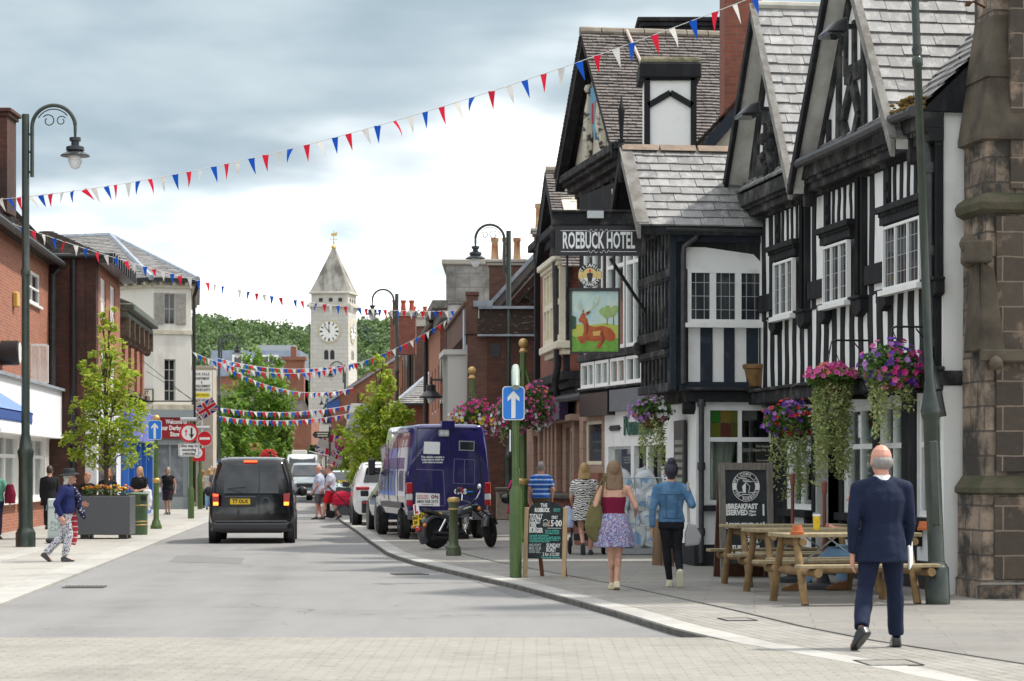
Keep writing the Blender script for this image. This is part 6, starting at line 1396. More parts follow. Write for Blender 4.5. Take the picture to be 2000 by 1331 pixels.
flowerbed('potted_blooms','orange and red blooms on the small yellow stool',(g.x,g.y,.4),.12,.08,12,[OR,SR],0,h=.08)
# logs, compost bags
def log(label,u,v,r,h,lean):
    g=G(u,v,KH); t=thing('log',label,'log',g,ry=lean); random.seed(int(u)); m=MB()
    m.loft([[V((r*q*(1+.12*math.sin(3*a+u)+.05*math.sin(7*a))*math.cos(a),r*q*math.sin(a),z)) for a in [k*.4488 for k in range(14)]] for q,z in ((1.05,0),(1,.1),(.95,h*.5),(.95,h-.02),(.88,h))])
    m.build('wood',M('raw_wood',(.26,.17,.1),.85,ns=4,col2=(.14,.09,.055),bump=.5,bs=18,stretch=(2,2,.3)),t,local=True,smooth=True)
log('upright split log standing left of the inn wall',1285,1104,.09,.72,.02); log('second upright log behind the denim jacket woman',1306,1106,.085,.62,-.05)
BAGW=M('bag_white',(.66,.68,.68),.4,ns=5,col2=(.5,.55,.58)); BAGB=M('bag_blue_print',(.2,.36,.55),.4,ns=4,col2=(.6,.65,.68),lo=.45,hi=.55)
rack=thing('bag_rack','wire rack holding white compost bags outside the shop','rack',(G(1240,1083,KH)))
gx,gy=rack.location.x,rack.location.y
m=MB(); m.box((gx,gy,KH+.06),(.86,.55,.1)); m.build('tray',M('rack_grey',(.3,.31,.32),.5),rack)
m=MB()
for x in (-.46,0,.46):
    for y in (-.28,.28): m.tube([V((gx+x,gy+y,KH+.1)),V((gx+x,gy+y,KH+1.35))],.01,5)
for z in (.5,.95,1.35): 
    m.tube([V((gx-.46,gy-.28,KH+z)),V((gx+.46,gy-.28,KH+z))],.01,5); m.tube([V((gx-.46,gy+.28,KH+z)),V((gx+.46,gy+.28,KH+z))],.01,5)
m.build('wire_frame',GREYM,rack)
random.seed(31)
k=0
for zi,row in enumerate(((-.28,.02,.3),(-.3,.0,.28),(-.24,.08,.32),(-.22,.2))):
    for x in row:
        k+=1; zz=KH+.28+.33*zi; p=V((gx+x,gy+random.uniform(-.1,.05),zz))
        t=thing('compost_bag','slumped white and blue plastic compost bag in the wire rack outside the shop','bag',p,random.uniform(-.3,.3),group='compost bags in the wire rack',ry=random.uniform(-.5,.5))
        m=MB(); n=10
        for j in range(7):
            pass
        m.loft([[V(((.17*q+random.uniform(-.02,.02))*math.copysign(abs(math.cos(a))**.6,math.cos(a)),.14*q*math.sin(a)+random.uniform(-.015,.015),z+random.uniform(-.015,.015))) for a in [6.28319*i/n for i in range(n)]] for q,z in ((.5,-.2),(.95,-.16),(1.08,-.02),(1.,.1),(.75,.19),(.5,.22),(.55,.27))]); m.build('sack',BAGW,t,local=True,smooth=True,sharp=50)
        m=MB(); m.prism([V((x_*.13,-.15,z_*.13+.0)) for x_,z_ in ((-1,-.8),(1,-.5),(.9,.6),(-.6,.9))],(0,.004,0)); m.build('print',BAGB,t,local=True)
t=thing('notice_stand','white price notice with a small green label beside the compost bags','notice',(gx+.62,gy-.1,KH))
m=MB(); m.tube([V((gx+.62,gy-.1,KH)),V((gx+.62,gy-.1,KH+1.5))],.015,6); m.build('pole',GREYM,t); m=MB(); m.box((gx+.66,gy-.14,KH+1.38),(.4,.02,.34)); m.build('card',SW,t); m=MB(); m.box((gx+.6,gy-.17,KH+1.08),(.12,.02,.12)); m.build('green_label',M('label_green',(.02,.25,.2),.5),t)
m=MB(); 
for i in range(5): m.box((gx+.66,gy-.153,KH+1.26+.06*i),(.3,.003,.02))
m.build('print',BLACKM,t)
# ---- inn sign
t=thing('hotel_sign','black hotel name sign with white lettering hanging from a timber beam','sign',(1.3,38.3,4.4)); Y=38.25
def PY(u,v,y=None): return P(u,v,Y if y is None else y)
def fb(m,u0,v0,u1,v1,y0,y1): a=PY(u0,v1); b=PY(u1,v0); m.box(((a.x+b.x)/2,(y0+y1)/2,(a.z+b.z)/2),(b.x-a.x,y1-y0,b.z-a.z))
m=MB(); fb(m,1077,416,1262,441,Y-.1,Y+.1); fb(m,1075,441,1084,500,Y-.06,Y+.06); fb(m,1253,441,1262,500,Y-.06,Y+.06); fb(m,1077,412,1258,417,Y-.15,Y+.15); m.build('beam',TIMB,t,bevel=.012)
m=MB(); fb(m,1084,441,1253,500,Y-.05,Y+.05); m.build('board',M('sign_black',(.012,.01,.014),.4),t)
c=PY(1169,472); tt=text('ROEBUCK HOTEL',SW,t,(c.x,Y-.056,c.z),(1,0,0),(0,0,1),.29,bold=.007,maxw=1.14); zs=1.25
for v_ in tt.data.vertices: v_.co.z=(v_.co.z-(c.z-4.4))*zs+(c.z-4.4) if True else 0
m=MB()
for z in (.165,-.165):
    for x0,x1 in ((-.6,-.17),(.17,.6)): m.box((c.x+(x0+x1)/2,Y-.054,c.z+z),(x1-x0,.006,.008))
    for k in (-1,1): m.tube([V((c.x+k*(.02+.15*j/12),Y-.055,c.z+z+.022*math.sin(j*.95)*(1 if z>0 else -1))) for j in range(13)],.004,4)
m.build('ornament',SW,t)
m=MB(); m.tube([PY(1138,413),PY(1186,413)],.02,6); fb(m,1146,415,1178,429,Y-.22,Y-.12); m.build('sign_light',GREYM,t)
m=MB(); a=PY(1192,505); b=P(1262,612,38.6); m.tube([a,b],.028,6); m.tube([PY(1108,500),PY(1108,560)],.02,6); m.tube([PY(1200,500),PY(1200,562)],.02,6); m.build('strut',BLACKM,t)
t=thing('picture_sign','painted inn sign of a red deer lying on grass under the hotel name','sign',PY(1162,627)); L=(1113,563,1211,691)
def q2(x,z): u=L[0]+(L[2]-L[0])*x; v=L[3]-(L[3]-L[1])*z; return PY(u,v)
m=MB(); a=q2(0,0); b=q2(1,1); cx=(a.x+b.x)/2; cz=(a.z+b.z)/2; W_=b.x-a.x; Hh=b.z-a.z
for x,z,w,h in ((0,Hh/2-.025,W_,.05),(0,-Hh/2+.015,W_,.03),(-W_/2+.015,0,.03,Hh-.08),(W_/2-.015,0,.03,Hh-.08)): m.box((cx+x,Y,cz+z),(w,.08,h))
m.box((cx,Y+.0,cz),(W_-.03,.03,Hh-.03)); m.build('frame',BLACKM,t)
def art(pts,mat,name,k): 
    mm=MB(); mm.prism([V((cx+(x-.5)*(W_-.06),Y-.0155-.003*k,cz+(z-.5)*(Hh-.07)-.01)) for x,z in pts],(0,-.001,0)); return mm.build(name,mat,t)
art([(0,.3),(1,.3),(1,1),(0,1)],M('paint_sky',(.42,.6,.6),.6,ns=7,col2=(.6,.7,.62)),'painted_sky',0)
art([(0,0),(1,0),(1,.44),(.7,.47),(.4,.44),(0,.46)],M('paint_yellow',(.55,.5,.08),.6,ns=9,col2=(.4,.5,.1)),'painted_meadow',1)
art([(0,0),(1,0),(1,.22),(.6,.26),(.25,.2),(0,.27)],M('paint_grass',(.1,.3,.03),.6,ns=14,col2=(.2,.4,.05)),'painted_grass',2)
TREEP=M('paint_tree',(.25,.4,.12),.6,ns=20,col2=(.4,.5,.2)); BR_=M('paint_trunk',(.18,.12,.06),.7); DE=M('paint_deer',(.36,.05,.012),.55,ns=9,col2=(.46,.12,.025)); DE2=M('paint_deer_dark',(.22,.04,.01),.6); AN=M('paint_antler',(.62,.62,.42),.6)
for i_,(x,z,r) in enumerate(((.68,.66,.09),(.77,.7,.08),(.86,.64,.09),(.93,.7,.08),(.74,.6,.07))): art([(x+r*math.cos(k*.6283)*(1+.2*math.sin(3*k)),z+r*.75*math.sin(k*.6283)) for k in range(10)],TREEP,'painted_tree',2.4+.3*i_)
for x in (.75,.89): art([(x,.44),(x+.02,.44),(x+.015,.62),(x,.62)],BR_,'painted_trunk',2.1+x*.2)
for z in (.4,.47,.53): art([(.0,z-.03),(.09,z-.02),(.1,z+.03),(.05,z+.06),(0,z+.06)],M('paint_dark_tree',(.03,.09,.05),.6),'painted_bush',2.2+z*2)
art([(.24,.57),(.33,.55),(.37,.43),(.5,.41),(.68,.43),(.85,.38),(.94,.28),(.93,.2),(.84,.17),(.72,.2),(.66,.12),(.6,.05),(.52,.07),(.57,.14),(.62,.18),(.45,.17),(.28,.19),(.3,.14),(.2,.14),(.14,.2),(.12,.25),(.23,.26),(.26,.35),(.25,.45),(.2,.49)],DE,'painted_deer',3)
art([(.14,.52),(.17,.48),(.24,.49),(.3,.56),(.28,.63),(.22,.64)],DE,'painted_head',4); art([(.29,.6),(.37,.62),(.41,.66),(.33,.66)],DE2,'painted_ear',4.3); art([(.25,.62),(.27,.7),(.22,.66)],DE2,'painted_ear',4.3)
art([(.66,.34),(.72,.22),(.67,.14),(.6,.07),(.63,.15),(.66,.22),(.62,.3)],DE2,'painted_shading',3.5); art([(.3,.5),(.37,.42),(.34,.3),(.3,.26),(.31,.36)],DE2,'painted_shading',3.5); art([(.45,.33),(.62,.35),(.6,.27),(.46,.26)],M('paint_light',(.65,.4,.12),.6),'painted_highlight',3.5)
mm=MB()
for pts in (((.24,.64),(.17,.72),(.14,.84)),((.17,.72),(.1,.76)),((.15,.78),(.2,.88)),((.29,.64),(.45,.72),(.57,.82),(.6,.92)),((.45,.72),(.47,.84)),((.57,.82),(.5,.9)),((.2,.69),(.21,.78))):
    mm.tube([V((cx+(x-.5)*(W_-.06),Y-.034,cz+(z-.5)*(Hh-.07)-.01)) for x,z in pts],.005,4)
mm.build('painted_antlers',AN,t)
t=thing('brewery_roundel','round black and cream brewery emblem with a ship above the picture sign','sign',PY(1152,538)); c=PY(1152,538)
def cdisc(r,y,mat,name,th=.012,n=32,z0=0): m=MB(); m.prism([V((c.x+r*math.cos(6.28319*k/n),y,c.z+r*math.sin(6.28319*k/n))) for k in range(n)],(0,-th,0)); return m.build(name,mat,t)
cdisc(.19,Y+.02,BLACKM,'disc',.04); cdisc(.115,Y-.021,M('roundel_yellow',(.7,.52,.2),.5),'centre',.003)
for s in (-1,1): m=MB(); m.prism([V((c.x+s*r*math.cos(R_(a)),Y-.021,c.z+r*math.sin(R_(a)))) for r,a in ((.12,-25),(.12,0),(.12,25),(.185,22),(.185,0),(.185,-22))],(0,-.003,0)); m.build('side_panel',MATS['roundel_yellow'],t)
m=MB(); m.prism([V((c.x+x,Y-.025,c.z+z)) for x,z in ((-.05,.02),(0,.045),(.05,.02),(.03,-.1),(0,-.11),(-.03,-.1))],(0,-.003,0)); m.build('ship_hull',BLACKM,t)
m=MB(); m.prism([V((c.x+x,Y-.025,c.z+z)) for x,z in ((-.1,-.05),(-.035,-.04),(-.025,-.11),(-.06,-.095))],(0,-.003,0)); m.prism([V((c.x+x,Y-.025,c.z+z)) for x,z in ((.1,-.05),(.035,-.04),(.025,-.11),(.06,-.095))],(0,-.003,0)); m.build('ship_wash',SW,t)
m=MB(); m.box((c.x,Y-.026,c.z+.07),(.03,.004,.04)); m.build('ship_funnel',SR,t)
for s,a0,da,up in (('TITANIC',150,-20,1),('BREWERY',212,19,-1)):
    for i,ch in enumerate(s):
        a=R_(a0+da*i); p=V((c.x+.152*math.cos(a),Y-.024,c.z+.152*math.sin(a))); rad=V((math.cos(a),0,math.sin(a)))*up; tan=V((math.sin(a),0,-math.cos(a)))*up
        text(ch,SW,t,p,tan,rad,.075,bold=.002)
# pot on the ledge
p=P(1476,752,37.75); t=thing('ledge_pot','large empty bronze coloured flowerpot on the inn ledge','flowerpot',(p.x,37.75,2.86))
m=MB(); m.lathe([(.16,0),(.165,.02),(.215,.27),(.24,.28),(.245,.33),(.225,.35),(.19,.34),(.17,.2)],(0,0,0),24); m.build('pot',M('bronze_pot',(.24,.13,.045),.4,metal=.3,ns=10,col2=(.16,.085,.03),bump=.4,bs=30),t,local=True,smooth=True)
# chalkboards
CHK=M('chalk_white',(.72,.72,.7),.9); CHB=M('chalkboard',(.02,.024,.026),.7,ns=6,col2=(.035,.04,.042)); TEAL=M('chalk_teal',(.12,.5,.42),.9); PEACH=M('chalk_peach',(.75,.42,.3),.9); PALEW=M('pale_wood',(.5,.36,.21),.7,ns=5,col2=(.4,.27,.14),stretch=(4,4,.6))
g=G(1063,1128,KH); t=thing('chalkboard','arch topped chalk A-board of burger and roast offers beside the one way post','chalkboard',(g.x,g.y,KH),-.3,rx=-.09)
HB=1.04; W=.5
m=MB(); pts=[(-W/2,.26),(W/2,.26),(W/2,.93)]+[(W/2*math.cos(R_(a)),.93+.13*math.sin(R_(a))) for a in range(15,180,15)]+[(-W/2,.93)]; m.prism([V((x,0,z)) for x,z in pts],(0,.02,0)); m.build('board',CHB,t,local=True)
for s in (-1,1): m=MB(); m.box((s*(W/2+.03),.01,.49),(.06,.035,.97)); m.build('leg',PALEW,t,local=True,bevel=.004)
for s in (-1,1): m=MB(); m.bar((s*.17,.06,.9),(s*.17,.48,.04),.05,.03); m.build('rear_leg',M('rear_leg_wood',(.2,.08,.04),.8),t,local=True)
def ct(s,mat,x,z,size,w=None,al='CENTER',b=.002): text(s,mat,t,(x,-.004,z),(1,0,0),(0,0,1),size,align=al,local=True,bold=b,maxw=w,thick=.002)
ct('THE',CHK,-.03,1.0,.075,.1); ct('ROEBUCK',CHK,-.055,.935,.075,.22,b=.004)
for i,s in enumerate(('TOTALLY','LOCALLY','LEEK','BURGER')): ct(s,CHK,-.235,.845-.065*i,.09,[.19,.165,.11,.2][i],'LEFT',.004)
ct('ONLY',CHK,.13,.835,.06,.09); ct('£',PEACH,.05,.75,.12,.03); ct('5·00',CHK,.155,.75,.12,.16,b=.004)
m=MB(); m.box((.13,-.004,.685),(.2,.002,.006)); m.tube([V((-.0+.035*math.cos(a*.3),-.004,.775+.03*math.sin(a*.3))) for a in range(11)],.004,4); m.tube([V((-.035,-.004,.755)),V((.035,-.004,.755))],.004,4); m.tube([V((-.035,-.004,.735)),V((.035,-.004,.735)),V((.025,-.004,.715)),V((-.025,-.004,.715)),V((-.035,-.004,.735))],.004,4); m.build('burger_drawing',CHK,t,local=True)
for i,s in enumerate(('but no addition','all in the wonderful','the locally sourced')): ct(s,TEAL,0,.655-.022*i,.024,.2,'LEFT',.0008)
for i,s in enumerate(('Homemade 6oz beef burger','with cheese, mature tender, topped with Leek','leaf, topped with spicy, smoked, cheddar and','accompanied by hand cut chips and a choice of','tomato sauce by Tony Tomato')): ct(s,TEAL,-.23,.585-.022*i,.025,[.28,.45,.45,.43,.3][i],'LEFT',.0008)
for i,s in enumerate(("AND DON'T",'MISS OUR','GOOD OLD...')): ct(s,M('chalk_pale',(.45,.5,.48),.9),-.235,.445-.045*i,.055,.18,'LEFT',.001)
ct('SUNDAY',CHK,.12,.44,.08,.2); ct('ROAST',CHK,.09,.38,.08,.14); ct('2 for £12.50!',CHK,.09,.32,.065,.24,b=.001); ct('Every Sunday (obviously)',TEAL,.09,.28,.035,.27,b=.0008)
ct('COME TO YOUR',TEAL,.16,.95,.025,.1,b=.0008); ct('WHAT YOU ...',TEAL,.16,.925,.025,.1,b=.0008)
g=G(1462,1130,KH); t=thing('chalkboard','large grey wood framed A-board of breakfast hours by the inn window','chalkboard',(g.x,g.y+.1,KH),.1,rx=-.1); W=.76; HB=1.6
GW=M('grey_wood',(.2,.18,.155),.8,ns=6,col2=(.13,.115,.1),stretch=(5,5,.7))
for s in (-1,1): m=MB(); m.box((s*(W/2-.045),.015,HB/2),(.09,.05,HB)); m.build('frame_post',GW,t,local=True,bevel=.004)
m=MB(); m.box((0,.015,HB-.05),(W-.19,.048,.1)); m.build('frame_rail',GW,t,local=True,bevel=.004)
m=MB(); m.box((0,.02,.85),(W-.185,.02,1.3)); m.build('board',CHB,t,local=True)
m=MB(); m.prism([V((W/2,.04,HB-.02)),V((W/2,.06,.02)),V((W/2+.0,.55,.02)),V((W/2,.1,HB-.02))],(-.04,0,0)); m.prism([V((-W/2,.05,HB-.02)),V((-W/2,.58,.02)),V((-W/2,.52,.02)),V((-W/2,.03,HB-.1))],(W-.05,0,0)); m.build('rear_board',M('brown_board',(.07,.03,.02),.7,ns=3,col2=(.11,.05,.03)),t,local=True)
def ct2(s,x,z,size,w,al='CENTER',b=.004): text(s,CHK,t,(x,.006,z),(1,0,0),(0,0,1),size,align=al,local=True,bold=b,maxw=w,thick=.002)
cz=1.27
m=MB()
for r in (.19,.135): m.tube([V((r*math.cos(k*.1963),.006,cz+r*math.sin(k*.1963)*1.08)) for k in range(33)],.004,4)
for x in (-1,1): m.prism([V((x*r*math.cos(R_(a)),.006,cz+r*math.sin(R_(a)))) for r,a in ((.14,-18),(.14,0),(.14,18),(.185,16),(.185,0),(.185,-16))],(0,-.002,0))
m.prism([V((x,.006,cz+z)) for x,z in ((-.055,.0),(0,.06),(-.005,-.09),(-.04,-.085))],(0,-.002,0)); m.tube([V((0,.006,cz+.06)),V((.055,.006,cz)),V((.035,.006,cz-.085))],.004,4)
for x,z,w in ((0,.09,.1),(-.03,.115,.08),(.03,.07,.13),(-.08,-.08,.07),(.08,-.085,.07),(0,-.11,.12)): m.box((x,.006,cz+z),(w,.002,.01))
m.build('ship_drawing',CHK,t,local=True)
for s,a0,da,up in (('WELCOME TO',160,-15.5,1),('THE ROEBUCK',205,13,-1)):
    for i,ch in enumerate(s):
        if ch==' ': continue
        a=R_(a0+da*i); p=V((.162*math.cos(a),.005,cz+.162*1.08*math.sin(a))); rad=V((math.cos(a),0,math.sin(a)))*up; tan=V((math.sin(a),0,-math.cos(a)))*up
        text(ch,CHK,t,p,tan,rad,.05,bold=.001,local=True)
ct2('BREAKFAST',-.26,.99,.1,.42,'LEFT',.005); ct2('SERVED',-.26,.905,.1,.28,'LEFT',.005); ct2('10am',.08,.925,.045,.1,b=.002); ct2('12pm',.08,.88,.045,.1,b=.002)
m=MB()
for x in (-.275,.24): m.box((x,.006,.945),(.025,.002,.16)); m.box((x,.006,.73),(.025,.002,.09))
m.build('chalk_bars',CHK,t,local=True)
ct2('FOOD SERVED 12-8',-.015,.735,.07,.46); ct2('RARE',.07,.6,.09,.18); ct2('OR EL',.07,.52,.09,.2); ct2('TUES WEDS',-.02,.42,.08,.4); ct2('A PINT ONLY',-.02,.34,.08,.44)
# ================================================================ HANGING BASKETS
LEAFB=leafmat('basket_leaves',(.05,.12,.02),(.12,.22,.04),.3); LEAFV=leafmat('trailing_vine_leaves',(.22,.29,.09),(.46,.5,.22),.35)
def fl(n,c): return leafmat('bloom_'+n,c,tuple(x*.7 for x in c),.3)
FL={'magenta':fl('magenta',(.55,.02,.22)),'pink':fl('pink',(.75,.12,.38)),'purple':fl('purple',(.16,.04,.4)),'white':fl('white',(.75,.72,.75)),'red':fl('red',(.6,.02,.02)),'lilac':fl('lilac',(.45,.2,.55)),'yellow':fl('yellow',(.75,.6,.05)),'coral':fl('coral',(.75,.22,.12))}
def bloom(mb,p,n,r):
    n=n.normalized(); a=n.orthogonal().normalized(); a.rotate(Matrix.Rotation(random.uniform(0,6.28),3,n)); b=n.cross(a); k=len(mb.v); mb.v.append(tuple(p-n*r*.25))
    for i in range(10):
        t=i*.62832; q=r*(1 if i%2==0 else .78); mb.v.append(tuple(p+(a*math.cos(t)+b*math.sin(t))*q+n*r*.15))
    for i in range(10): mb.f.append((k,k+1+i,k+1+(i+1)%10)); mb.mi.append(0)
def basket(label,c,rx,rz,cols,vines,vlen,seed,vine_r=None,nb=130,br=.036,group=None,hang=True,dens=1.,ry=None):
    random.seed(seed); c=V(c); t=thing('hanging_basket',label,'hanging basket',c,group=group); ry=ry or rx*.85
    m=MB(); m.lathe([(.03,-.24),(.14,-.2),(.2,-.06),(.21,.0),(.17,.0)],(0,0,-.02),14); m.build('basket',M('coir_basket',(.1,.055,.03),.95,ns=12,col2=(.16,.09,.04)),t,local=True,smooth=True)
    m=MB()
    for k in range(int(900*rx/.4*dens)):
        d=rv(); leafq(m,V((d.x*rx,d.y*ry,d.z*rz+.02)),.05,.3)
    m.build('foliage',LEAFB,t,local=True,recalc=False)
    if vines:
        m=MB(); vr=vine_r or rx*.7
        for k in range(vines):
            a=random.uniform(0,6.28); x,y=vr*math.cos(a)*random.uniform(.6,1.),ry*.7*math.sin(a); l=vlen*random.uniform(.35,1.08); z=-.05; sx=random.uniform(-.06,.06); k2=0
            while z>-l:
                for _ in range(2): leafq(m,V((x+sx*(-z)+random.gauss(0,.028),y+random.gauss(0,.03),z+random.gauss(0,.02))),random.uniform(.022,.04),.1)
                z-=.034
        m.build('trailing_vines',LEAFV,t,local=True,recalc=False)
    ms={q:MB() for q,_,_ in cols}
    for k in range(int(nb)):
        q,reg,_w=random.choices(cols,[w for *_,w in cols])[0]
        while 1:
            d=rv().normalized()
            if d.z<-.75 or (reg and reg(d)==False): continue
            break
        q_=random.uniform(.72,1.22); p=V((d.x*rx*q_,d.y*ry*q_,d.z*rz*random.uniform(.8,1.3)+.03)); bloom(ms[q],p,V((d.x,d.y-.5,d.z+.25)),br*random.uniform(.7,1.15))
    for q,m in ms.items():
        if m.v: m.build(q+'_blooms',FL[q],t,local=True,recalc=False)
    if hang:
        m=MB()
        for k in range(3): a=k*2.094; m.tube([V((.2*math.cos(a),.2*math.sin(a),0)),V((0,0,.5))],.006,4)
        m.tube([V((0,0,.5)),V((.05,0,.52)),V((.55,.08,.52))],.014,5); m.tube([V((.55,.08,.2)),V((.3,.04,.5))],.01,5); m.build('bracket',BLACKM,t,local=True)
    return t
up=lambda d:d.z>.0
lft=lambda d:d.x<.2; rgt=lambda d:d.x>-.1
GB='flower baskets on the inn front'
basket('white and lilac flower basket with pale trailing vines at the inn corner',P(1273,806,38.2),.33,.2,[('white',rgt,.5),('lilac',lft,.6),('pink',None,.08)],26,.95,101,nb=120)
basket('red and purple flower basket hanging above the breakfast chalkboard',P(1546,826,34.1),.4,.25,[('purple',None,.6),('red',None,.35),('lilac',lft,.2)],34,1.05,102,nb=150,ry=.28)
basket('bright pink geranium basket with the longest curtain of pale vines',P(1624,742,31.9),.34,.17,[('pink',up,.7),('magenta',up,.25),('coral',up,.25)],85,1.3,103,nb=170,br=.038)
basket('deep purple and magenta petunia basket nearest the lamp column',P(1742,722,29.4),.38,.3,[('purple',None,.55),('magenta',rgt,.35),('pink',None,.2),('lilac',None,.12)],34,.85,104,nb=190,br=.042)
def bpost(label,u,Y,vt,sides,seed):
    h=H+(HV-vt)/F*Y-KH; t=ballpost('basket_post',label,'basket post',((u-1000)/F*Y,Y,KH),h,.075)
    m=MB()
    for s in (-1,1): m.tube([V((0,0,h-.5)),V((s*.14,-.05,h-.95)),V((s*.2,-.05,h-1.12))],.03,6); m.sphere((s*.2,-.08,h-1.13),.05,6); m.tube([V((-.2,-.05,h-1.1)),V((.2,-.05,h-1.1))],.028,6)
    m.build('basket_arms',OLIVEM,t,local=True,smooth=True); return t
bpost('gold ball topped green basket post standing above the purple van',922,57,716,0,1); bpost('taller gold ball topped green basket post behind the one way sign',1022,50,661,0,2)
basket('round magenta and white flower basket floating above the purple van',P(930,822,56.6),.56,.44,[('magenta',None,.5),('pink',None,.35),('white',lambda d:d.z<.35,.4),('yellow',lambda d:abs(d.z)<.35,.22),('red',None,.05)],0,0,105,nb=330,br=.05,hang=False,dens=1.3)
basket('flower basket of pink and white petunias half behind the one way sign',P(1000,812,49.6),.38,.42,[('magenta',None,.5),('white',lambda d:d.z<.4,.5),('pink',None,.2)],10,.6,106,nb=170,br=.042,hang=False)
basket('hot pink petunia basket right of the one way sign',P(1046,800,49.8),.4,.46,[('pink',None,.8),('magenta',None,.25),('coral',up,.2),('white',lambda d:d.z<-.35,.35)],8,.55,107,nb=240,br=.046,hang=False)
for i,(u,v,Y,c,l) in enumerate(((636,878,128,'pink','small far pink basket below the finger post'),(671,868,122,'magenta','small far magenta basket beside the hanging flag'),(525,893,118,'red','red flower basket seen above the roof of the black van'),(497,878,150,'coral','small far coral basket left of the brick hall'),(470,905,150,'red','low red flower tub among the far left trees'))):
    t=thing('flower_basket',l,'hanging basket',P(u,v,Y)); random.seed(200+i); m=MB(); b=MB()
    for k in range(220): d=rv(); leafq(m,V((d.x*.38,d.y*.38,d.z*.33)),.1,.3)
    for k in range(150): d=rv().normalized(); bloom(b,V((d.x*.42,d.y*.4,d.z*.36)),V((d.x,d.y-.5,d.z)),.08)
    m.build('foliage',LEAFB,t,local=True,recalc=False); b.build('blooms',FL[c],t,local=True,recalc=False)
    m=MB(); m.tube([V((.0,.1,.3)),V((0,.1,-P(u,v,Y).z))],.05,6); m.build('post',OLIVEM,t,local=True)
# ================================================================ BUNTING AND FLAGS
FC=[M('flag_red',(.68,.02,.05),.7),M('flag_white',(.72,.7,.66),.7),M('flag_blue',(.01,.09,.5),.7)]
def clothmat(m):
    n=m.node_tree.nodes; b=n['Principled BSDF']; tr=n.new('ShaderNodeBsdfTranslucent'); tr.inputs[0].default_value=b.inputs['Base Color'].default_value
    mx=n.new('ShaderNodeMixShader'); mx.inputs[0].default_value=.4; L=m.node_tree.links; L.new(b.outputs[0],mx.inputs[1]); L.new(tr.outputs[0],mx.inputs[2]); L.new(mx.outputs[0],n['Material Output'].inputs[0])
for m in FC: clothmat(m)
def flagmesh(col,w,h,bend):
    me=bpy.data.meshes.new('flag'); vs=[]; fs=[]; n=4
    for k in range(n+1):
        t=k/n; hw=w/2*(1-t)+.002; y=bend*math.sin(t*2.2)*h; x=bend*.4*h*t*t
        vs+=[(x-hw,y,-h*t),(x+hw,y+bend*.15*w*(1-t),-h*t)]
    for k in range(n): fs.append((2*k,2*k+1,2*k+3,2*k+2))
    me.from_pydata(vs,[],fs); me.materials.append(col); me.polygons.foreach_set('use_smooth',[True]*n); return me
def bunting(label,A,B,sag,n,w,h,seed,start=0,wind=.15):
    random.seed(seed); A=V(A); B=V(B); t=thing('bunting',label,'bunting',A,group='bunting strings across the street')
    pt=lambda s:A.lerp(B,s)-V((0,0,4*sag*s*(1-s)))
    m=MB(); m.tube([pt(k/60) for k in range(61)],.006*max(1,A.y/60),4,cap=False); m.build('cord',M('cord',(.6,.6,.6),.8),t)
    ms=[[flagmesh(c,w,h,b) for b in (-.18,.05,.2)] for c in FC]; yaw=math.atan2((B-A).y,(B-A).x)
    for i in range(n):
        s=(i+.5+random.uniform(-.12,.12))/n; o=bpy.data.objects.new('flag',random.choice(ms[(i+start)%3])); COL.objects.link(o); o.parent=t
        o.location=pt(s)-A; sl=math.atan2(pt(s+.01).z-pt(s-.01).z,(pt(s+.01)-pt(s-.01)).xy.length); wnd=wind*(2.6 if s<.22 and n==54 else 1)
        o.rotation_euler=(random.gauss(0,.22),-sl*0+random.gauss(-wnd,.08),yaw*.35+random.gauss(0,.35)); WM[o.name]=Matrix()
    return t
bunting('longest bunting string rising from the left lamp post to the inn gable top',P(-30,392,50),P(1496,-15,33.6),.52,54,.115,.29,1,0)
bunting('bunting string from the left brick shop sagging across to the brown brick building',P(-12,424,57),P(922,606,82),.72,60,.12,.27,2,0)
bunting('bunting string dipping from the white corner building up to the brown parapet',P(376,688,92),P(910,600,82),1.45,52,.14,.26,3,1)
bunting('bunting string running level over the far road at mansard window height',P(425,700,126),P(700,708,124),.45,32,.2,.33,4,2)
bunting('bunting string falling across the tall feathery tree towards the brick hall chimney',P(440,716,140),P(690,758,145),.8,34,.2,.35,5,0)
bunting('upper of the two low far bunting strings over the road',P(428,797,132),P(692,790,136),.35,36,.19,.34,6,1)
bunting('lowest far bunting string over the road',P(428,814,126),P(684,808,128),.3,40,.18,.32,7,2)
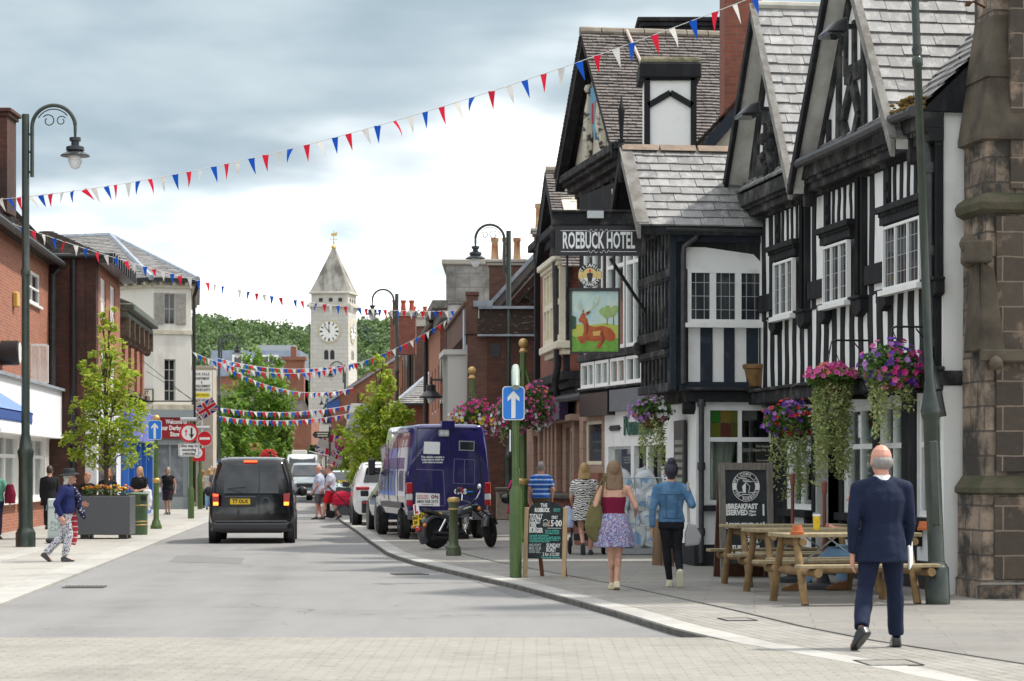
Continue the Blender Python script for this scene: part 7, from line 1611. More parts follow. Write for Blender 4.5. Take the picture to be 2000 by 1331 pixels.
def union(label,c,w,h,rz,tilt,pole=None):
    t=thing('union_flag',label,'flag',c,rz,ry=tilt); N_=10
    wv=lambda x:.06*w*math.sin(x/w*5)
    def pc(pts,mat,name,k):
        m=MB(); vs=[]
        for x,z in pts: vs.append(V((x*w,wv(x*w)-.004*k,z*h)))
        m.prism(vs,(0,.003*k+.004,0)); return m.build(name,mat,t,local=True)
    def strip_(a,b,wd,mat,name,k):
        m=MB(); a=V((a[0]*w,a[1]*h)); b=V((b[0]*w,b[1]*h)); d=(b-a).normalized(); q=V((-d.y,d.x))*wd*h/2
        for i in range(N_):
            p0=a.lerp(b,i/N_); p1=a.lerp(b,(i+1)/N_); m.add([V((p.x,wv(p.x)-.004*k,p.y)) for p in (p0-q,p1-q,p1+q,p0+q)],[(0,1,2,3)])
        return m.build(name,mat,t,local=True,recalc=False)
    m=MB()
    for i in range(N_): x0=(i/N_)*w; x1=((i+1)/N_)*w; m.add([V((x0,wv(x0),0)),V((x1,wv(x1),0)),V((x1,wv(x1),h)),V((x0,wv(x0),h))],[(0,1,2,3)])
    m.build('blue_field',M('union_blue',(.01,.02,.18),.7),t,local=True,recalc=False)
    WH=FC[1]; RE=FC[0]
    for a,b in (((0.06,.06),(.94,.94)),((.06,.94),(.94,.06))): strip_(a,b,.2,WH,'white_saltire',1); strip_(a,b,.07,RE,'red_saltire',2)
    strip_((0,.5),(1,.5),.33,WH,'white_cross',3); strip_((.5,0),(.5,1),.33,WH,'white_cross',3); strip_((0,.5),(1,.5),.2,RE,'red_cross',4); strip_((.5,0),(.5,1),.2,RE,'red_cross',4)
    if pole: m=MB(); m.tube([V(p) for p in pole],.025,6); m.build('pole',WHITEP,t,local=True)
    return t
union('union flag on a slanting pole beside the for sale board',P(392,822,95),.85,.55,.1,-.55,[(-.5,0,-.05),(.1,0,.0),(.0,.0,.6)])
union('union flag hanging from the far lamp post before the tower',P(661,895,126),1.1,1.25,.3,-1.35,[(0,0,-.2),(0,0,1.6)])
union('second small union flag hanging lower by the magenta basket',P(663,915,120),.6,.7,.4,-1.2,None)
# ================================================================ PICNIC TABLES
PW=M('picnic_wood',(.33,.27,.165),.85,ns=5,col2=(.22,.175,.105),lo=.4,hi=.7,stretch=(3,3,3),bump=.3,bs=25); PLG=M('picnic_log',(.28,.18,.085),.8,ns=7,col2=(.17,.11,.055),bump=.4,bs=20)
def picnic():
    t=thing('picnic_table','nearest rustic log picnic table on the pavement','picnic table',(0,0,-30),group='rustic picnic tables outside the inn'); L=1.62
    for i in range(4): m=MB(); m.box((L/2,-.24+.16*i,.765),(L,.145,.045)); m.build('top_plank',PW,t,local=True,bevel=.006)
    for s in (-1,1): m=MB(); m.box((L/2,s*.68,.435),(L*1.02,.2,.04)); m.build('bench_plank',PW,t,local=True,bevel=.006)
    for x in (.14,L-.14):
        for s in (-1,1): m=MB(); m.tube([V((x,s*.22,.745)),V((x,s*.5,0))],[.04,.045],10); m.build('leg',PLG,t,local=True,smooth=True,sharp=60)
        m=MB(); m.tube([V((x+.04,-.8,.365)),V((x+.04,.8,.365))],.048,10); m.tube([V((x+.05,-.32,.69)),V((x+.05,.32,.69))],.045,10); m.build('cross_log',PLG,t,local=True,smooth=True,sharp=60)
    m=MB(); m.tube([V((.19,0,.37)),V((L-.19,0,.37))],.045,8); m.build('stretcher',PLG,t,local=True,smooth=True,sharp=60)
    m=MB(); m.tube([V((.2,0,.38)),V((.7,0,.74))],.012,5); m.tube([V((L-.2,0,.38)),V((L-.7,0,.74))],.012,5); m.build('brace',GREYM,t,local=True); return t
pt=picnic(); TA=.25
for i,(x,y,l) in enumerate(((2.98,27.17,None),(2.88,29.3,'middle rustic log picnic table with the pint of beer on it'),(2.78,31.3,'farthest rustic log picnic table in front of the breakfast chalkboard'))):
    if i==0: pt.location=(x,y,KH); pt.rotation_euler=(0,0,TA); WM[pt.name]=Matrix.LocRotScale(V((x,y,KH)),pt.rotation_euler.to_quaternion(),None)
    else: copy_tree(pt,(x,y,KH),TA,l)
TT=KH+.79
def ontable(u,v): return G(u,v,TT)
g=ontable(1595,1036); t=thing('beer_glass','tall pint glass of golden lager with a pale head on the table','pint',(g.x,g.y,TT))
m=MB(); m.lathe([(.03,0),(.036,.01),(.037,.03),(.0465,.165)],(0,0,0),16); m.build('beer',M('lager',(.7,.42,.01),.15,ns=20,col2=(.75,.55,.04)),t,local=True,smooth=True)
m=MB(); m.lathe([(.0467,.166),(.0472,.187)],(0,0,0),16); m.build('head',SW,t,local=True,smooth=True)
m=MB(); m.lathe([(.0475,.187),(.0485,.205),(.047,.205),(.0465,.187)],(0,0,0.001),16,cap=False); m.build('glass',GLASSC,t,local=True,smooth=True)
for u,v,l in ((1557,1045,'upturned terracotta ashtray pot left of the pint'),(1804,1036,'terracotta ashtray pot between the suited man and the lamp column')):
    g=ontable(u,v); t=thing('ashtray_pot',l,'flowerpot',(g.x,g.y,TT)); m=MB(); m.lathe([(.075,0),(.078,.035),(.066,.04),(.05,.105),(.0,.105)],(0,0,0),18); m.build('pot',M('ash_terracotta',(.45,.13,.05),.75,ns=12,col2=(.36,.1,.04)),t,local=True,smooth=True)
for u,Y,h,l in ((1548,32.2,1.45,'brown parasol pole rising behind the terracotta ashtray'),(1610,30.3,1.36,'brown parasol pole with a hinge right of the pint')):
    t=thing('parasol_pole',l,'parasol pole',((u-1000)/F*Y,Y,KH)); m=MB(); m.tube([V((0,0,.05)),V((0,0,h-.05))],.024,10); m.build('pole',M('stained_pole',(.13,.03,.015),.45),t,local=True,smooth=True)
    m=MB(); m.lathe([(.032,h-.16),(.034,h-.02),(.02,h)],(0,0,0),10); m.box((0,-.03,h-.05),(.02,.02,.02)); m.build('hinge',M('hinge_brown',(.16,.04,.02),.5),t,local=True)
    m=MB(); m.lathe([(.26,0),(.25,.05),(.08,.08),(.04,.2)],(0,0,0),20); m.build('base',M('parasol_base',(.05,.055,.06),.7),t,local=True,smooth=True)
# ================================================================ VEHICLES
def sec(hb,hw,hr,zb,zw,zr,n=0):
    w=lambda k:hw+(hr-hw)*k; z=lambda k:zw+(zr-.09-zw)*k
    return [(0,zb),(hb*.9,zb),(hb,zb+.07),(hw,zb+(zw-zb)*.45),(hw*.995,zw-.05),(hw*.985,zw),(w(.5)+.015,z(.5)),(hr,zr-.09),(hr*.93,zr-.03),(hr*.7,zr-.006),(0,zr)]
class Car:
    def __init__(s,name,label,cat,loc,rz,paint,st,group=None):
        s.t=thing(name,label,cat,loc,rz,group); s.st=st; m=MB(); rings=[]
        for y,p,*ln in st:
            ln=ln[0] if ln else (lambda z:0)
            r=[V((x,y+ln(z),z)) for x,z in p]; r+=[V((-x,y+ln(z),z)) for x,z in p[-2:0:-1]]; rings.append(r)
        m.loft(rings); s.body=m.build('body',paint,s.t,local=True,smooth=True,sharp=38)
    def side(s,y,z): # half width at y,z
        for a,b in zip(s.st,s.st[1:]):
            if a[0]<=y<=b[0]:
                k=(y-a[0])/(b[0]-a[0]); p=[(x*(1-k)+X*k,z_*(1-k)+Z*k) for (x,z_),(X,Z) in zip(a[1],b[1])]
                for (x0,z0),(x1,z1) in zip(p,p[1:]):
                    if z0<=z<=z1 and z1>z0: return x0+(x1-x0)*(z-z0)/(z1-z0)
                return p[5][0]
        return s.st[0][1][5][0]
    def sidewin(s,pts,mat=None,name='side_window',off=.006,sides=(-1,1)):
        for sd in sides:
            m=MB(); m.prism([V((sd*(s.side(y,z)+off),y,z)) for y,z in pts],(-sd*.02,0,0)); m.build(name,mat or GLASSD,s.t,local=True)
    def wheels(s,y,r=.32,w=.2,x=.76,rim=None):
        for sd in (-1,1):
            for yy in y:
                Rm=Matrix.Rotation(R_(90)*sd,3,'Y'); m=MB(); m.lathe([(r*.62,-w/2),(r*.9,-w/2),(r,-w*.36),(r,w*.36),(r*.9,w/2),(r*.62,w/2)],(sd*(x-w*.1),yy,r),28,R=Rm); o=m.build('wheel',RUBBER,s.t,local=True,smooth=True)
                m=MB(); m.lathe([(r*.63,w*.3),(r*.6,w*.5),(r*.5,w*.4),(.06,w*.46),(0,w*.46)],(sd*(x-w*.1),yy,r),20,R=Rm); 
                for k in range(5):
                    a=k*1.2566; m.bar(V((sd*(x+w*.38),yy+.05*math.cos(a),r+.05*math.sin(a))),V((sd*(x+w*.36),yy+r*.56*math.cos(a),r+r*.56*math.sin(a))),.05,.03,up=(1,0,0))
                m.build('rim',rim or GREYM,o,local=True)
                m=MB(); m.lathe([(r*1.14,-.12),(r*1.14,.025),(0,.025)],(sd*(s.side(yy,.6)-.01),yy,r),26,R=Rm); m.build('wheel_arch',BLACKM,s.t,local=True)
    def plate(s,pts,mat,name,y=None,th=.012,par=None,yz=None):
        f=yz or (lambda x,z:y); m=MB(); m.prism([V((x,f(x,z),z)) for x,z in pts],(0,-th,0)); return m.build(name,mat,par or s.t,local=True)
    def box(s,c,d,mat,name,bev=.01): m=MB(); m.box(c,d); return m.build(name,mat,s.t,local=True,bevel=bev,seg=2)
    def txt(s,b,mat,x,y,z,size,w=None,bold=.004): return text(b,mat,s.t,(x,y,z),(1,0,0),(0,0,1),size,local=True,bold=bold,maxw=w,thick=.002)
def paint(n,c,r=.25,c2=None): return M(n,c,r,ns=2.5,col2=c2 or tuple(x*.8 for x in c),coat=.8)
def rr(x0,x1,z0,z1,r=.04): return [((x0+x1)/2+a,(z0+z1)/2+b) for a,b in rrect(x1-x0,z1-z0,r)]
RL=M('tail_red',(.4,.008,.008),.2,coat=.6); AMB=M('amber_lens',(.7,.2,.01),.25); PLY_=M('plate_yellow',(.75,.5,.01),.5); CLR=M('clear_lens',(.6,.6,.6),.15)
def emit(n,c,s):
    m=bpy.data.materials.new(n); m.use_nodes=True; b=m.node_tree.nodes['Principled BSDF']; b.inputs['Base Color'].default_value=lin(c); b.inputs['Emission Color'].default_value=lin(c); b.inputs['Emission Strength'].default_value=s; return m
LIT=emit('lit_brake_lamp',(1,.08,.02),1.5); LITA=emit('lit_amber',(1,.3,.03),1.3)
# --- black van
g=G(495,1061,0); le=lambda z:max(0,z-1.0)*.3
BP=M('black_van_paint',(.006,.0065,.008),.14,ns=2,col2=(.009,.009,.011),coat=.3)
c=Car('delivery_van','black delivery van driving away with its brake lights lit','van',(g.x,g.y-.45,0),.07,BP,[
 (0,sec(.72,.8,.62,.3,1.0,1.72),le),(.05,sec(.8,.865,.68,.25,1.02,1.79),le),(.16,sec(.84,.89,.71,.24,1.04,1.81),le),(1.5,sec(.86,.9,.74,.24,1.06,1.84)),(2.7,sec(.86,.9,.72,.24,1.06,1.8)),(3.5,sec(.84,.88,.8,.24,1.0,1.12)),(4.2,sec(.8,.84,.7,.24,.85,.98)),(4.4,sec(.6,.7,.5,.3,.7,.8))])
ry=lambda x,z:-.012+max(0,z-1.0)*.3
for x0,x1 in ((-.58,.155),(.175,.58)): c.plate([(x0,1.06),(x1,1.06),(x1*(.93 if x1>.3 else 1),1.64),(x0*(.93 if x0<-.3 else 1),1.64)],GLASSD,'rear_window',yz=ry,th=.008)
m=MB(); m.prism([V((.162,ry(0,z)-.003,z)) for z in (.55,1.0,1.7)]+[V((.17,ry(0,z)-.003,z)) for z in (1.7,1.0,.55)],(0,-.006,0)); m.build('door_seam',BLACKM,c.t,local=True)
for s in (-1,1):
    o=c.plate([(s*.68,.8),(s*.8,.8),(s*.815,1.07),(s*.68,1.05)],RL,'tail_light',y=-.01,th=.03); c.plate([(s*.69,.81),(s*.79,.81),(s*.795,.88),(s*.69,.88)],LITA,'lit_indicator',y=-.041,th=.003,par=o); c.plate([(s*.69,1.0),(s*.79,1.0),(s*.8,1.05),(s*.69,1.04)],LIT if s<0 else RL,'brake_segment',y=-.041,th=.003,par=o)
    m=MB(); m.sphere((s*1.03,2.75,1.08),.15,10,(.75,.35,.75)); m.bar((s*.88,2.78,1.02),(s*1.0,2.78,1.05),.06,.05); m.build('mirror',BLACKM,c.t,local=True,smooth=True)
m=MB(); m.bar((-.2,ry(0,1.1)-.02,1.08),(-.5,ry(0,1.2)-.02,1.16),.02,.015); m.bar((-.5,ry(0,1.2)-.02,1.16),(-.1,ry(0,1.2)-.02,1.2),.012,.012); m.build('rear_wiper',BLACKM,c.t,local=True)
c.plate(rr(-.16,.12,1.72,1.76,.01),LIT,'high_brake_light',y=.195,th=.02)
c.box((0,.04,.36),(1.68,.2,.24),BP,'bumper',.08); c.box((0,-.03,.475),(1.5,.12,.025),M('bumper_top',(.1,.1,.105),.3),'bumper_step')
c.plate(rr(-.55,.1,.78,1.0,.03),BLACKM,'plate_recess',y=-.012,th=.004); c.box((-.22,-.03,.985),(.66,.04,.03),M('trim_grey',(.06,.06,.065),.3),'handle')
c.plate(rr(-.44,-.02,.83,.95,.01),PLY_,'number_plate',y=-.02,th=.008); c.txt('T7 OLX',BLACKM,-.23,-.032,.89,.105,.34)
m=MB(); 
for k in range(1): m.tube([V((.31+.07*math.cos(a*.2618),-.025,.9+.07*math.sin(a*.2618))) for a in range(25)],.007,5)
m.tube([V((.28,-.025,.955)),V((.31,-.025,.9)),V((.34,-.025,.955))],.006,4); m.tube([V((.265,-.025,.92)),V((.29,-.025,.85)),V((.31,-.025,.895)),V((.33,-.025,.85)),V((.355,-.025,.92))],.006,4); m.build('badge',M('dark_chrome',(.12,.12,.12),.2,metal=.8),c.t,local=True)
c.sidewin([(.7,1.1),(1.6,1.1),(1.6,1.62),(.75,1.6)]); c.sidewin([(1.7,1.1),(2.75,1.1),(2.6,1.6),(1.7,1.62)]); c.wheels((.62,3.3),.315,.22,.8)
c.box((0,.3,.27),(1.3,.3,.1),BLACKM,'underbody')
# --- purple security van
VP=paint('purple_van_paint',(.013,.0105,.085),.2,(.016,.013,.105)); yaw=.19; p0=V((-1.35,51.6,KH))
c=Car('security_van','tall purple blue security van parked on the right with white stickers','van',p0,yaw,VP,[
 (0,sec(.8,.86,.72,.5,1.5,2.4)),(.05,sec(.84,.9,.77,.48,1.5,2.45)),(.2,sec(.85,.92,.8,.45,1.5,2.47)),(3.6,sec(.85,.92,.8,.45,1.5,2.47)),(4.0,sec(.85,.92,.76,.45,1.45,2.3)),(4.6,sec(.85,.9,.75,.45,1.2,1.5)),(5.3,sec(.8,.85,.7,.45,1.0,1.2)),(5.5,sec(.6,.7,.5,.5,.9,1.0))])
fz=lambda x,z:-.004
seam=M('van_seam',(.16,.15,.3),.4)
def vl(x0,z0,x1,z1,w=.012,mat=None): m=MB(); m.bar((x0,-.006,z0),(x1,-.006,z1),w,w); m.build('door_line',mat or BLACKM,c.t,local=True,recalc=False)
for q in ((-.75,.62,-.68,2.38),(-.68,2.38,.62,2.36),(.62,2.36,.74,.62),(.03,.62,.0,2.37)): vl(*q)
for q in ((-.7,1.5,-.12,1.48),(-.12,1.48,-.08,.75),(-.7,.75,-.08,.72)): vl(*q,mat=seam,w=.014)
for q in ((.12,1.72,.56,1.7),(.56,1.7,.56,1.18),(.56,1.18,.1,1.2),(.1,1.2,.12,1.72),(.34,1.7,.34,1.19)): vl(*q,mat=seam,w=.011)
c.plate([(-.55,1.83),(-.2,1.82),(-.19,2.08),(-.53,2.09)],SW,'blank_sticker',y=0); c.plate([(.22,1.9),(.55,1.89),(.56,2.1),(.22,2.11)],GREYM,'window_frame',y=0); c.plate([(.24,1.92),(.53,1.91),(.54,2.08),(.24,2.09)],GLASSD,'small_window',y=-.013,th=.004)
for i,s in enumerate(('This vehicle contains a','locked safe to which the','crew have no access')): c.txt(s,SW,-.35,-.008,1.76-.055*i,.06,.5-.03*i,.002)
c.plate(rr(-.22,.0,2.2,2.34,.03),GREYM,'lamp_housing',y=0,th=.05)
for x in (-.16,-.06): c.plate([(x+.045*math.cos(k*.5236),2.27+.045*math.sin(k*.5236)) for k in range(12)],CLR,'reversing_lamp',y=-.05,th=.01)
c.plate([(-.72,.72),(-.2,.71),(-.2,.98),(-.71,1.0)],SW,'phone_sticker',y=-.006); c.txt('HOW AM I',M('ink_red',(.5,.03,.03),.6),-.56,-.02,.93,.055,.24,.001); c.txt('DRIVING?',MATS['ink_red'],-.56,-.02,.88,.055,.24,.001); c.txt('0800 028 2372',BLACKM,-.46,-.02,.81,.075,.46,.002); c.txt('www.g4s.com',BLACKM,-.46,-.02,.75,.035,.25,.001)
c.txt('G',BLACKM,-.35,-.02,.91,.1,None,.004); c.txt('4',M('logo_red',(.6,.02,.03),.5),-.295,-.021,.915,.1,None,.004); c.txt('S',BLACKM,-.245,-.02,.9,.09,None,.004)
c.txt('G',SW,.17,-.012,1.02,.16,None,.008); c.txt('4',MATS['logo_red'],.26,-.013,1.05,.16,None,.008); c.txt('S',SW,.35,-.012,1.02,.15,None,.008)
c.box((.46,-.0,1.02),(.2,.02,.16),BLACKM,'handle_recess',.004); c.box((.46,-.015,1.02),(.13,.02,.03),BLUE,'handle')
for x,z in ((-.52,1.1),(.17,1.05),(.7,1.18)): c.box((x,-.01,z),(.03,.03,.16),BLACKM,'door_handle',.005)
VG=M('van_bumper_grey',(.09,.09,.1),.5)
c.box((0,.06,.52),(1.74,.24,.2),VG,'bumper',.04); c.plate(rr(-.7,-.16,.43,.58,.01),PLY_,'number_plate',y=-.065,th=.01); c.txt('KH06 OHJ',BLACKM,-.43,-.08,.505,.12,.45)
for s in (-1,1):
    for z0,z1,mt,nm in ((.98,1.22,RL,'tail_light'),(.84,.98,CLR,'reversing_light'),(.72,.84,RL,'tail_light')):
        m=MB(); m.box((s*.845,.06,(z0+z1)/2),(.13,.16,z1-z0-.004)); m.build(nm,mt,c.t,local=True,bevel=.015)
    m=MB(); m.box((s*1.08,4.35,1.55),(.16,.1,.38)); m.bar((s*.88,4.4,1.4),(s*1.05,4.4,1.45),.06,.06); m.build('mirror',BLACKM,c.t,local=True,bevel=.04,seg=2)
    m=MB(); m.box((s*.925,2.3,.72),(.03,3.2,.12)); m.build('side_moulding',VG,c.t,local=True,bevel=.01)
    m=MB(); m.box((s*.83,1.6,2.32),(.05,2.9,.04)); m.build('roof_rail',VP,c.t,local=True,bevel=.01)
    for y0 in (1.3,2.7): m=MB(); m.box((s*(.92),y0,1.4),(.012,.012,1.5)); m.build('panel_seam',BLACKM,c.t,local=True)
c.plate([(-.16,2.36),(.12,2.36),(.12,2.53),(-.16,2.53)],VP,'roof_pod',y=.1,th=.16); c.plate(rr(-.78,-.66,.56,.6,.01),RL,'reflector',y=-.062)
c.txt('A',M('faint',(.1,.1,.3),.5),0,0.5,2.0,.001)
c.sidewin([(3.75,1.5),(4.5,1.45),(4.25,2.0),(3.75,2.1)]); c.wheels((1.0,4.5),.33,.22,.84,BLACKM)
c.sidewin([(.4,1.5),(3.4,1.5),(3.4,1.75),(.4,1.75)],M('side_reflection',(.06,.04,.2),.25,ns=1.2,col2=(.16,.05,.14)),'side_reflection',.004)  # street reflections painted as a tinted band along the van side
# --- cars
def car(label,loc,rz,pt,kind,front=False,group=None,plate=None,L=4.5,h=1.65,hw=.92):
    zb=.3; zw=h*.6
    if kind=='suv': st=[(0,sec(hw*.85,hw*.92,hw*.7,zb+.1,zw-.06,zw+.02)),(.06,sec(hw*.92,hw*.97,hw*.76,zb,zw-.04,zw+.1)),(.35,sec(hw*.95,hw,hw*.74,zb,zw,h*.93)),(.75,sec(hw*.96,hw,hw*.75,zb,zw,h)),(L*.5,sec(hw*.96,hw,hw*.76,zb,zw,h)),(L*.62,sec(hw*.96,hw,hw*.74,zb,zw,h*.95)),(L*.78,sec(hw*.96,hw*.99,hw*.85,zb,zw*.95,zw+.08)),(L*.95,sec(hw*.9,hw*.95,hw*.75,zb,zw*.88,zw*.95)),(L,sec(hw*.75,hw*.85,hw*.6,zb+.06,zw*.7,zw*.82))]
    else: st=[(0,sec(hw*.85,hw*.92,hw*.7,zb+.05,zw-.1,zw)),(.1,sec(hw*.92,hw*.97,hw*.76,zb,zw-.04,zw+.12)),(.6,sec(hw*.95,hw,hw*.72,zb,zw,h*.95)),(1.1,sec(hw*.96,hw,hw*.72,zb,zw,h)),(L*.5,sec(hw*.96,hw,hw*.73,zb,zw,h)),(L*.62,sec(hw*.96,hw,hw*.72,zb,zw,h*.93)),(L*.78,sec(hw*.96,hw*.99,hw*.85,zb,zw*.95,zw+.06)),(L*.95,sec(hw*.9,hw*.95,hw*.75,zb,zw*.85,zw*.92)),(L,sec(hw*.75,hw*.85,hw*.6,zb+.04,zw*.65,zw*.78))]
    c=Car('parked_car',label,'car',loc,rz,pt,st,group); c.zw=zw; c.hw=hw; c.h=h; c.L=L
    c.sidewin([(.65,zw+.04),(L*.36,zw+.04),(L*.36,h*.9),(.9,h*.88)]); c.sidewin([(L*.38,zw+.04),(L*.68,zw+.04),(L*.6,h*.87),(L*.38,h*.9)])
    c.wheels((.85,L-.9),.34,.23,hw-.12)
    # rear glass
    m=MB(); q=lambda z:.06+(.35-.06)*max(0,(z-zw-.1)/(h*.93-zw-.1))-.01
    m.prism([V((x,q(z),z)) for x,z in ((-hw*.72,zw+.13),(hw*.72,zw+.13),(hw*.62,h*.9),(-hw*.62,h*.9))],(0,-.012,0.01)); m.build('rear_window',GLASSD,c.t,local=True)
    # windscreen
    y0,y1=L*.78,L*.62; m=MB(); m.prism([V((x,y,z)) for x,y,z in ((-hw*.8,y0-.02,zw+.1),(hw*.8,y0-.02,zw+.1),(hw*.66,y1+.02,h*.93),(-hw*.66,y1+.02,h*.93))],(0,.02,.02)); m.build('windscreen',GLASSD,c.t,local=True)
    for s in (-1,1):
        m=MB(); m.box((s*(hw+.12),L*.66,zw+.06),(.2,.1,.15)); m.build('mirror',BLACKM,c.t,local=True,bevel=.03,seg=2)
        m=MB(); m.box((s*hw*.68,L-.07,zw*.78),(.34,.14,.14)); m.build('headlight',CLR,c.t,local=True,bevel=.03)
        m=MB(); m.box((s*hw*.74,.03,zw*.97),(.36,.1,.09)); m.build('tail_light',RL,c.t,local=True,bevel=.02)
    c.box((0,L-.02,zw*.7),(.9,.08,.16),BLACKM,'grille'); c.box((0,L-.0,.45),(1.2,.08,.14),BLACKM,'lower_grille')
    c.plate([(-.26,.42),(.26,.42),(.26,.53),(-.26,.53)],SW if front else PLY_,'number_plate',y=(L+.06 if front else -.02)); 
    return c
c=car('white sports utility car parked behind the dark blue hatchback','',0,paint('white_car_paint',(.75,.76,.77),.2),'suv') if 0 else None
g=G(722,1030,KH); c=car('white sports utility car parked ahead of the dark hatchback',(-3.26,64.4,KH),.09,paint('white_car_paint',(.74,.75,.76),.2,(.7,.71,.72)),'suv',h=1.7,hw=.97)
c.box((0,.02,.5),(1.5,.1,.34),BLACKM,'black_bumper',.05); c.box((0,-.04,.42),(.4,.03,.05),RL,'fog_reflector'); c.box((-.62,-.04,.6),(.2,.03,.05),RL,'reflector'); c.box((0,.16,1.62),(1.3,.2,.05),MATS['white_car_paint'],'roof_spoiler',.02)
c.box((-.02,-.035,zw_:=c.zw*.97),(1.0,.05,.04),RL,'light_bar',.01) if False else None
c=car('dark blue hatchback squeezed between the white car and the purple van',(-2.3,57.6,KH),.15,paint('blue_car_paint',(.012,.028,.075),.2),'hatch',h=1.4,hw=.86,L=4.0)
def oncoming(label,u,v,Y,rz,pt,kind,**k): x=(u-1000)/F*Y; return car(label,(x,Y,0.02),rz+math.pi,pt,kind,True,**k)
oncoming('grey green off-road car facing us beyond the two men',601,0,117,.07,paint('silver_green_paint',(.2,.24,.25),.25),'suv',h=1.85,hw=.9)
oncoming('pale silver blue car facing us behind the man in red shorts',673,0,112,.07,paint('pale_blue_paint',(.5,.62,.68),.25),'hatch',h=1.5,hw=.88)
oncoming('small silver car facing us just right of the black van',579,0,124,.07,paint('silver_paint',(.45,.5,.54),.25),'hatch',h=1.5,hw=.82)
oncoming('farther dark car tucked behind the off-road car',632,0,135,.07,paint('dark_car_paint',(.03,.035,.045),.25),'hatch',h=1.5,hw=.85)
oncoming('farthest blue car at the end of the road',648,0,160,.07,paint('far_blue_paint',(.06,.14,.3),.25),'hatch',h=1.5,hw=.85)
Y=128.; x=(577-1000)/F*Y
c=Car('panel_van','white panel van facing us beyond the black van roof','van',(x,Y+5,0.02),math.pi+.07,paint('white_van_paint',(.72,.73,.74),.3),[(0,sec(.85,.95,.8,.4,1.3,2.3)),(3.6,sec(.85,.95,.8,.4,1.3,2.35)),(4.2,sec(.85,.93,.75,.4,1.2,1.5)),(5,sec(.75,.85,.6,.4,.9,1.1))])
c.wheels((.9,4.2),.33,.22,.82); m=MB(); m.prism([V(p) for p in ((-.75,4.25,1.45),(.75,4.25,1.45),(.68,3.62,2.22),(-.68,3.62,2.22))],(0,.03,.03)); m.build('windscreen',GLASSD,c.t,local=True); c.box((.2,1.5,2.45),(.8,1.2,.25),M('roof_load',(.55,.53,.48),.8),'roof_load',.05)
# --- motorbike (local: +x forward)
yaw=R_(36); p0=V((-1.43,45.6,KH)); t=thing('motorbike','black cruiser motorbike with yellow plate and learner badge leaning on its stand','motorbike',p0,yaw,rx=-.1); S_=.88
MBK=M('matt_black',(.028,.03,.034),.42,coat=.2); ENG=M('engine_black',(.018,.018,.02),.4,metal=.4)
def bt(pts,r,mat,name,n=10): m=MB(); m.tube([V(p)*S_ for p in pts],[q*S_ for q in r] if isinstance(r,list) else r*S_,n); return m.build(name,mat,t,local=True,smooth=True,sharp=60)
def wheel(x,r,w,name,R=None,c=None):
    c=V((x,0,r))*S_ if c is None else V(c)*S_; q=Matrix.Rotation(R_(90),3,'X'); q=(R@q) if R is not None else q; r*=S_; w*=S_
    m=MB(); m.lathe([(r*.68,-w*.4),(r*.85,-w/2),(r*.97,-w*.3),(r,0),(r*.97,w*.3),(r*.85,w/2),(r*.68,w*.4)],c,32,R=q); o=m.build(name,RUBBER,t,local=True,smooth=True)
    m=MB(); m.lathe([(r*.7,-w*.3),(r*.62,-w*.25),(r*.62,w*.25),(r*.7,w*.3)],c,28,R=q); m.lathe([(.045,-w*.6),(.045,w*.6)],c,12,R=q)
    for k in range(10): a=k*.6283; m.tube([c+q@V((.04*math.cos(a),.04*math.sin(a),0)),c+q@V((r*.64*math.cos(a+.1),r*.64*math.sin(a+.1),0))],.008,4)
    m.lathe([(.12,w*.42),(.12,w*.45),(.06,w*.45)],c,18,R=q); m.build('rim',ENG,o,local=True)
wheel(0,.34,.17,'rear_wheel'); SR_=Matrix.Rotation(.62,3,'Z'); fc=(1.42,-.03,.34); wheel(1.42,.34,.12,'front_wheel',SR_,fc)
def fender(c,r,w,a0,a1,name,R=None):
    m=MB(); R=R or Matrix.Identity(3); rings=[]
    for k in range(13):
        a=R_(a0+(a1-a0)*k/12); ct_=V((math.cos(a),0,math.sin(a)))
        rings.append([(V(c)+R@(ct_*(r+d)+V((0,y,0))))*S_ for y,d in ((-w/2,-.07),(-w/2,-.01),(-w*.3,.02),(0,.03),(w*.3,.02),(w/2,-.01),(w/2,-.07),(w*.4,-.06),(0,.0),(-w*.4,-.06))])
    m.loft(rings); return m.build(name,MBK,t,local=True,smooth=True,sharp=60)
fender((0,0,.34),.39,.24,35,215,'rear_mudguard'); fender(fc,.385,.16,30,165,'front_mudguard',SR_)
m=MB(); 
m.loft([[(V((x,y*w,z0+z*h)))*S_ for y,z in ((-1,0),(-.9,.6),(-.5,1),(.5,1),(.9,.6),(1,0),(.5,-.3),(-.5,-.3))] for x,w,z0,h in ((.42,.07,.68,.06),(.55,.14,.72,.14),(.75,.15,.76,.16),(.92,.12,.8,.15),(1.02,.06,.82,.09))]); m.build('fuel_tank',MBK,t,local=True,smooth=True)
m=MB(); m.loft([[(V((x,y*w,z0+z*.07)))*S_ for y,z in ((-1,0),(-.8,1),(0,1.2),(.8,1),(1,0),(0,-.3))] for x,w,z0 in ((-.3,.06,.8),(-.22,.12,.79),(.0,.14,.72),(.12,.13,.66),(.3,.15,.64),(.45,.09,.68))]); m.build('seat',M('bike_seat',(.015,.015,.016),.55,bump=.2,bs=40),t,local=True,smooth=True)
bt([(.95,-.05,.86),(1.02,0,.9)],.05,ENG,'headstock')
m=MB()
for s in (-1,1): m.tube([(V((1.0,s*.1,.92)))*S_,(V(fc)+SR_@V((-.13,s*.1,.3)))*S_],.022*S_,8); m.tube([(V(fc)+SR_@V((-.13,s*.1,.3)))*S_,(V(fc)+SR_@V((0,s*.1,0)))*S_],.035*S_,8)
m.build('front_fork',ENG,t,local=True,smooth=True)
m=MB()
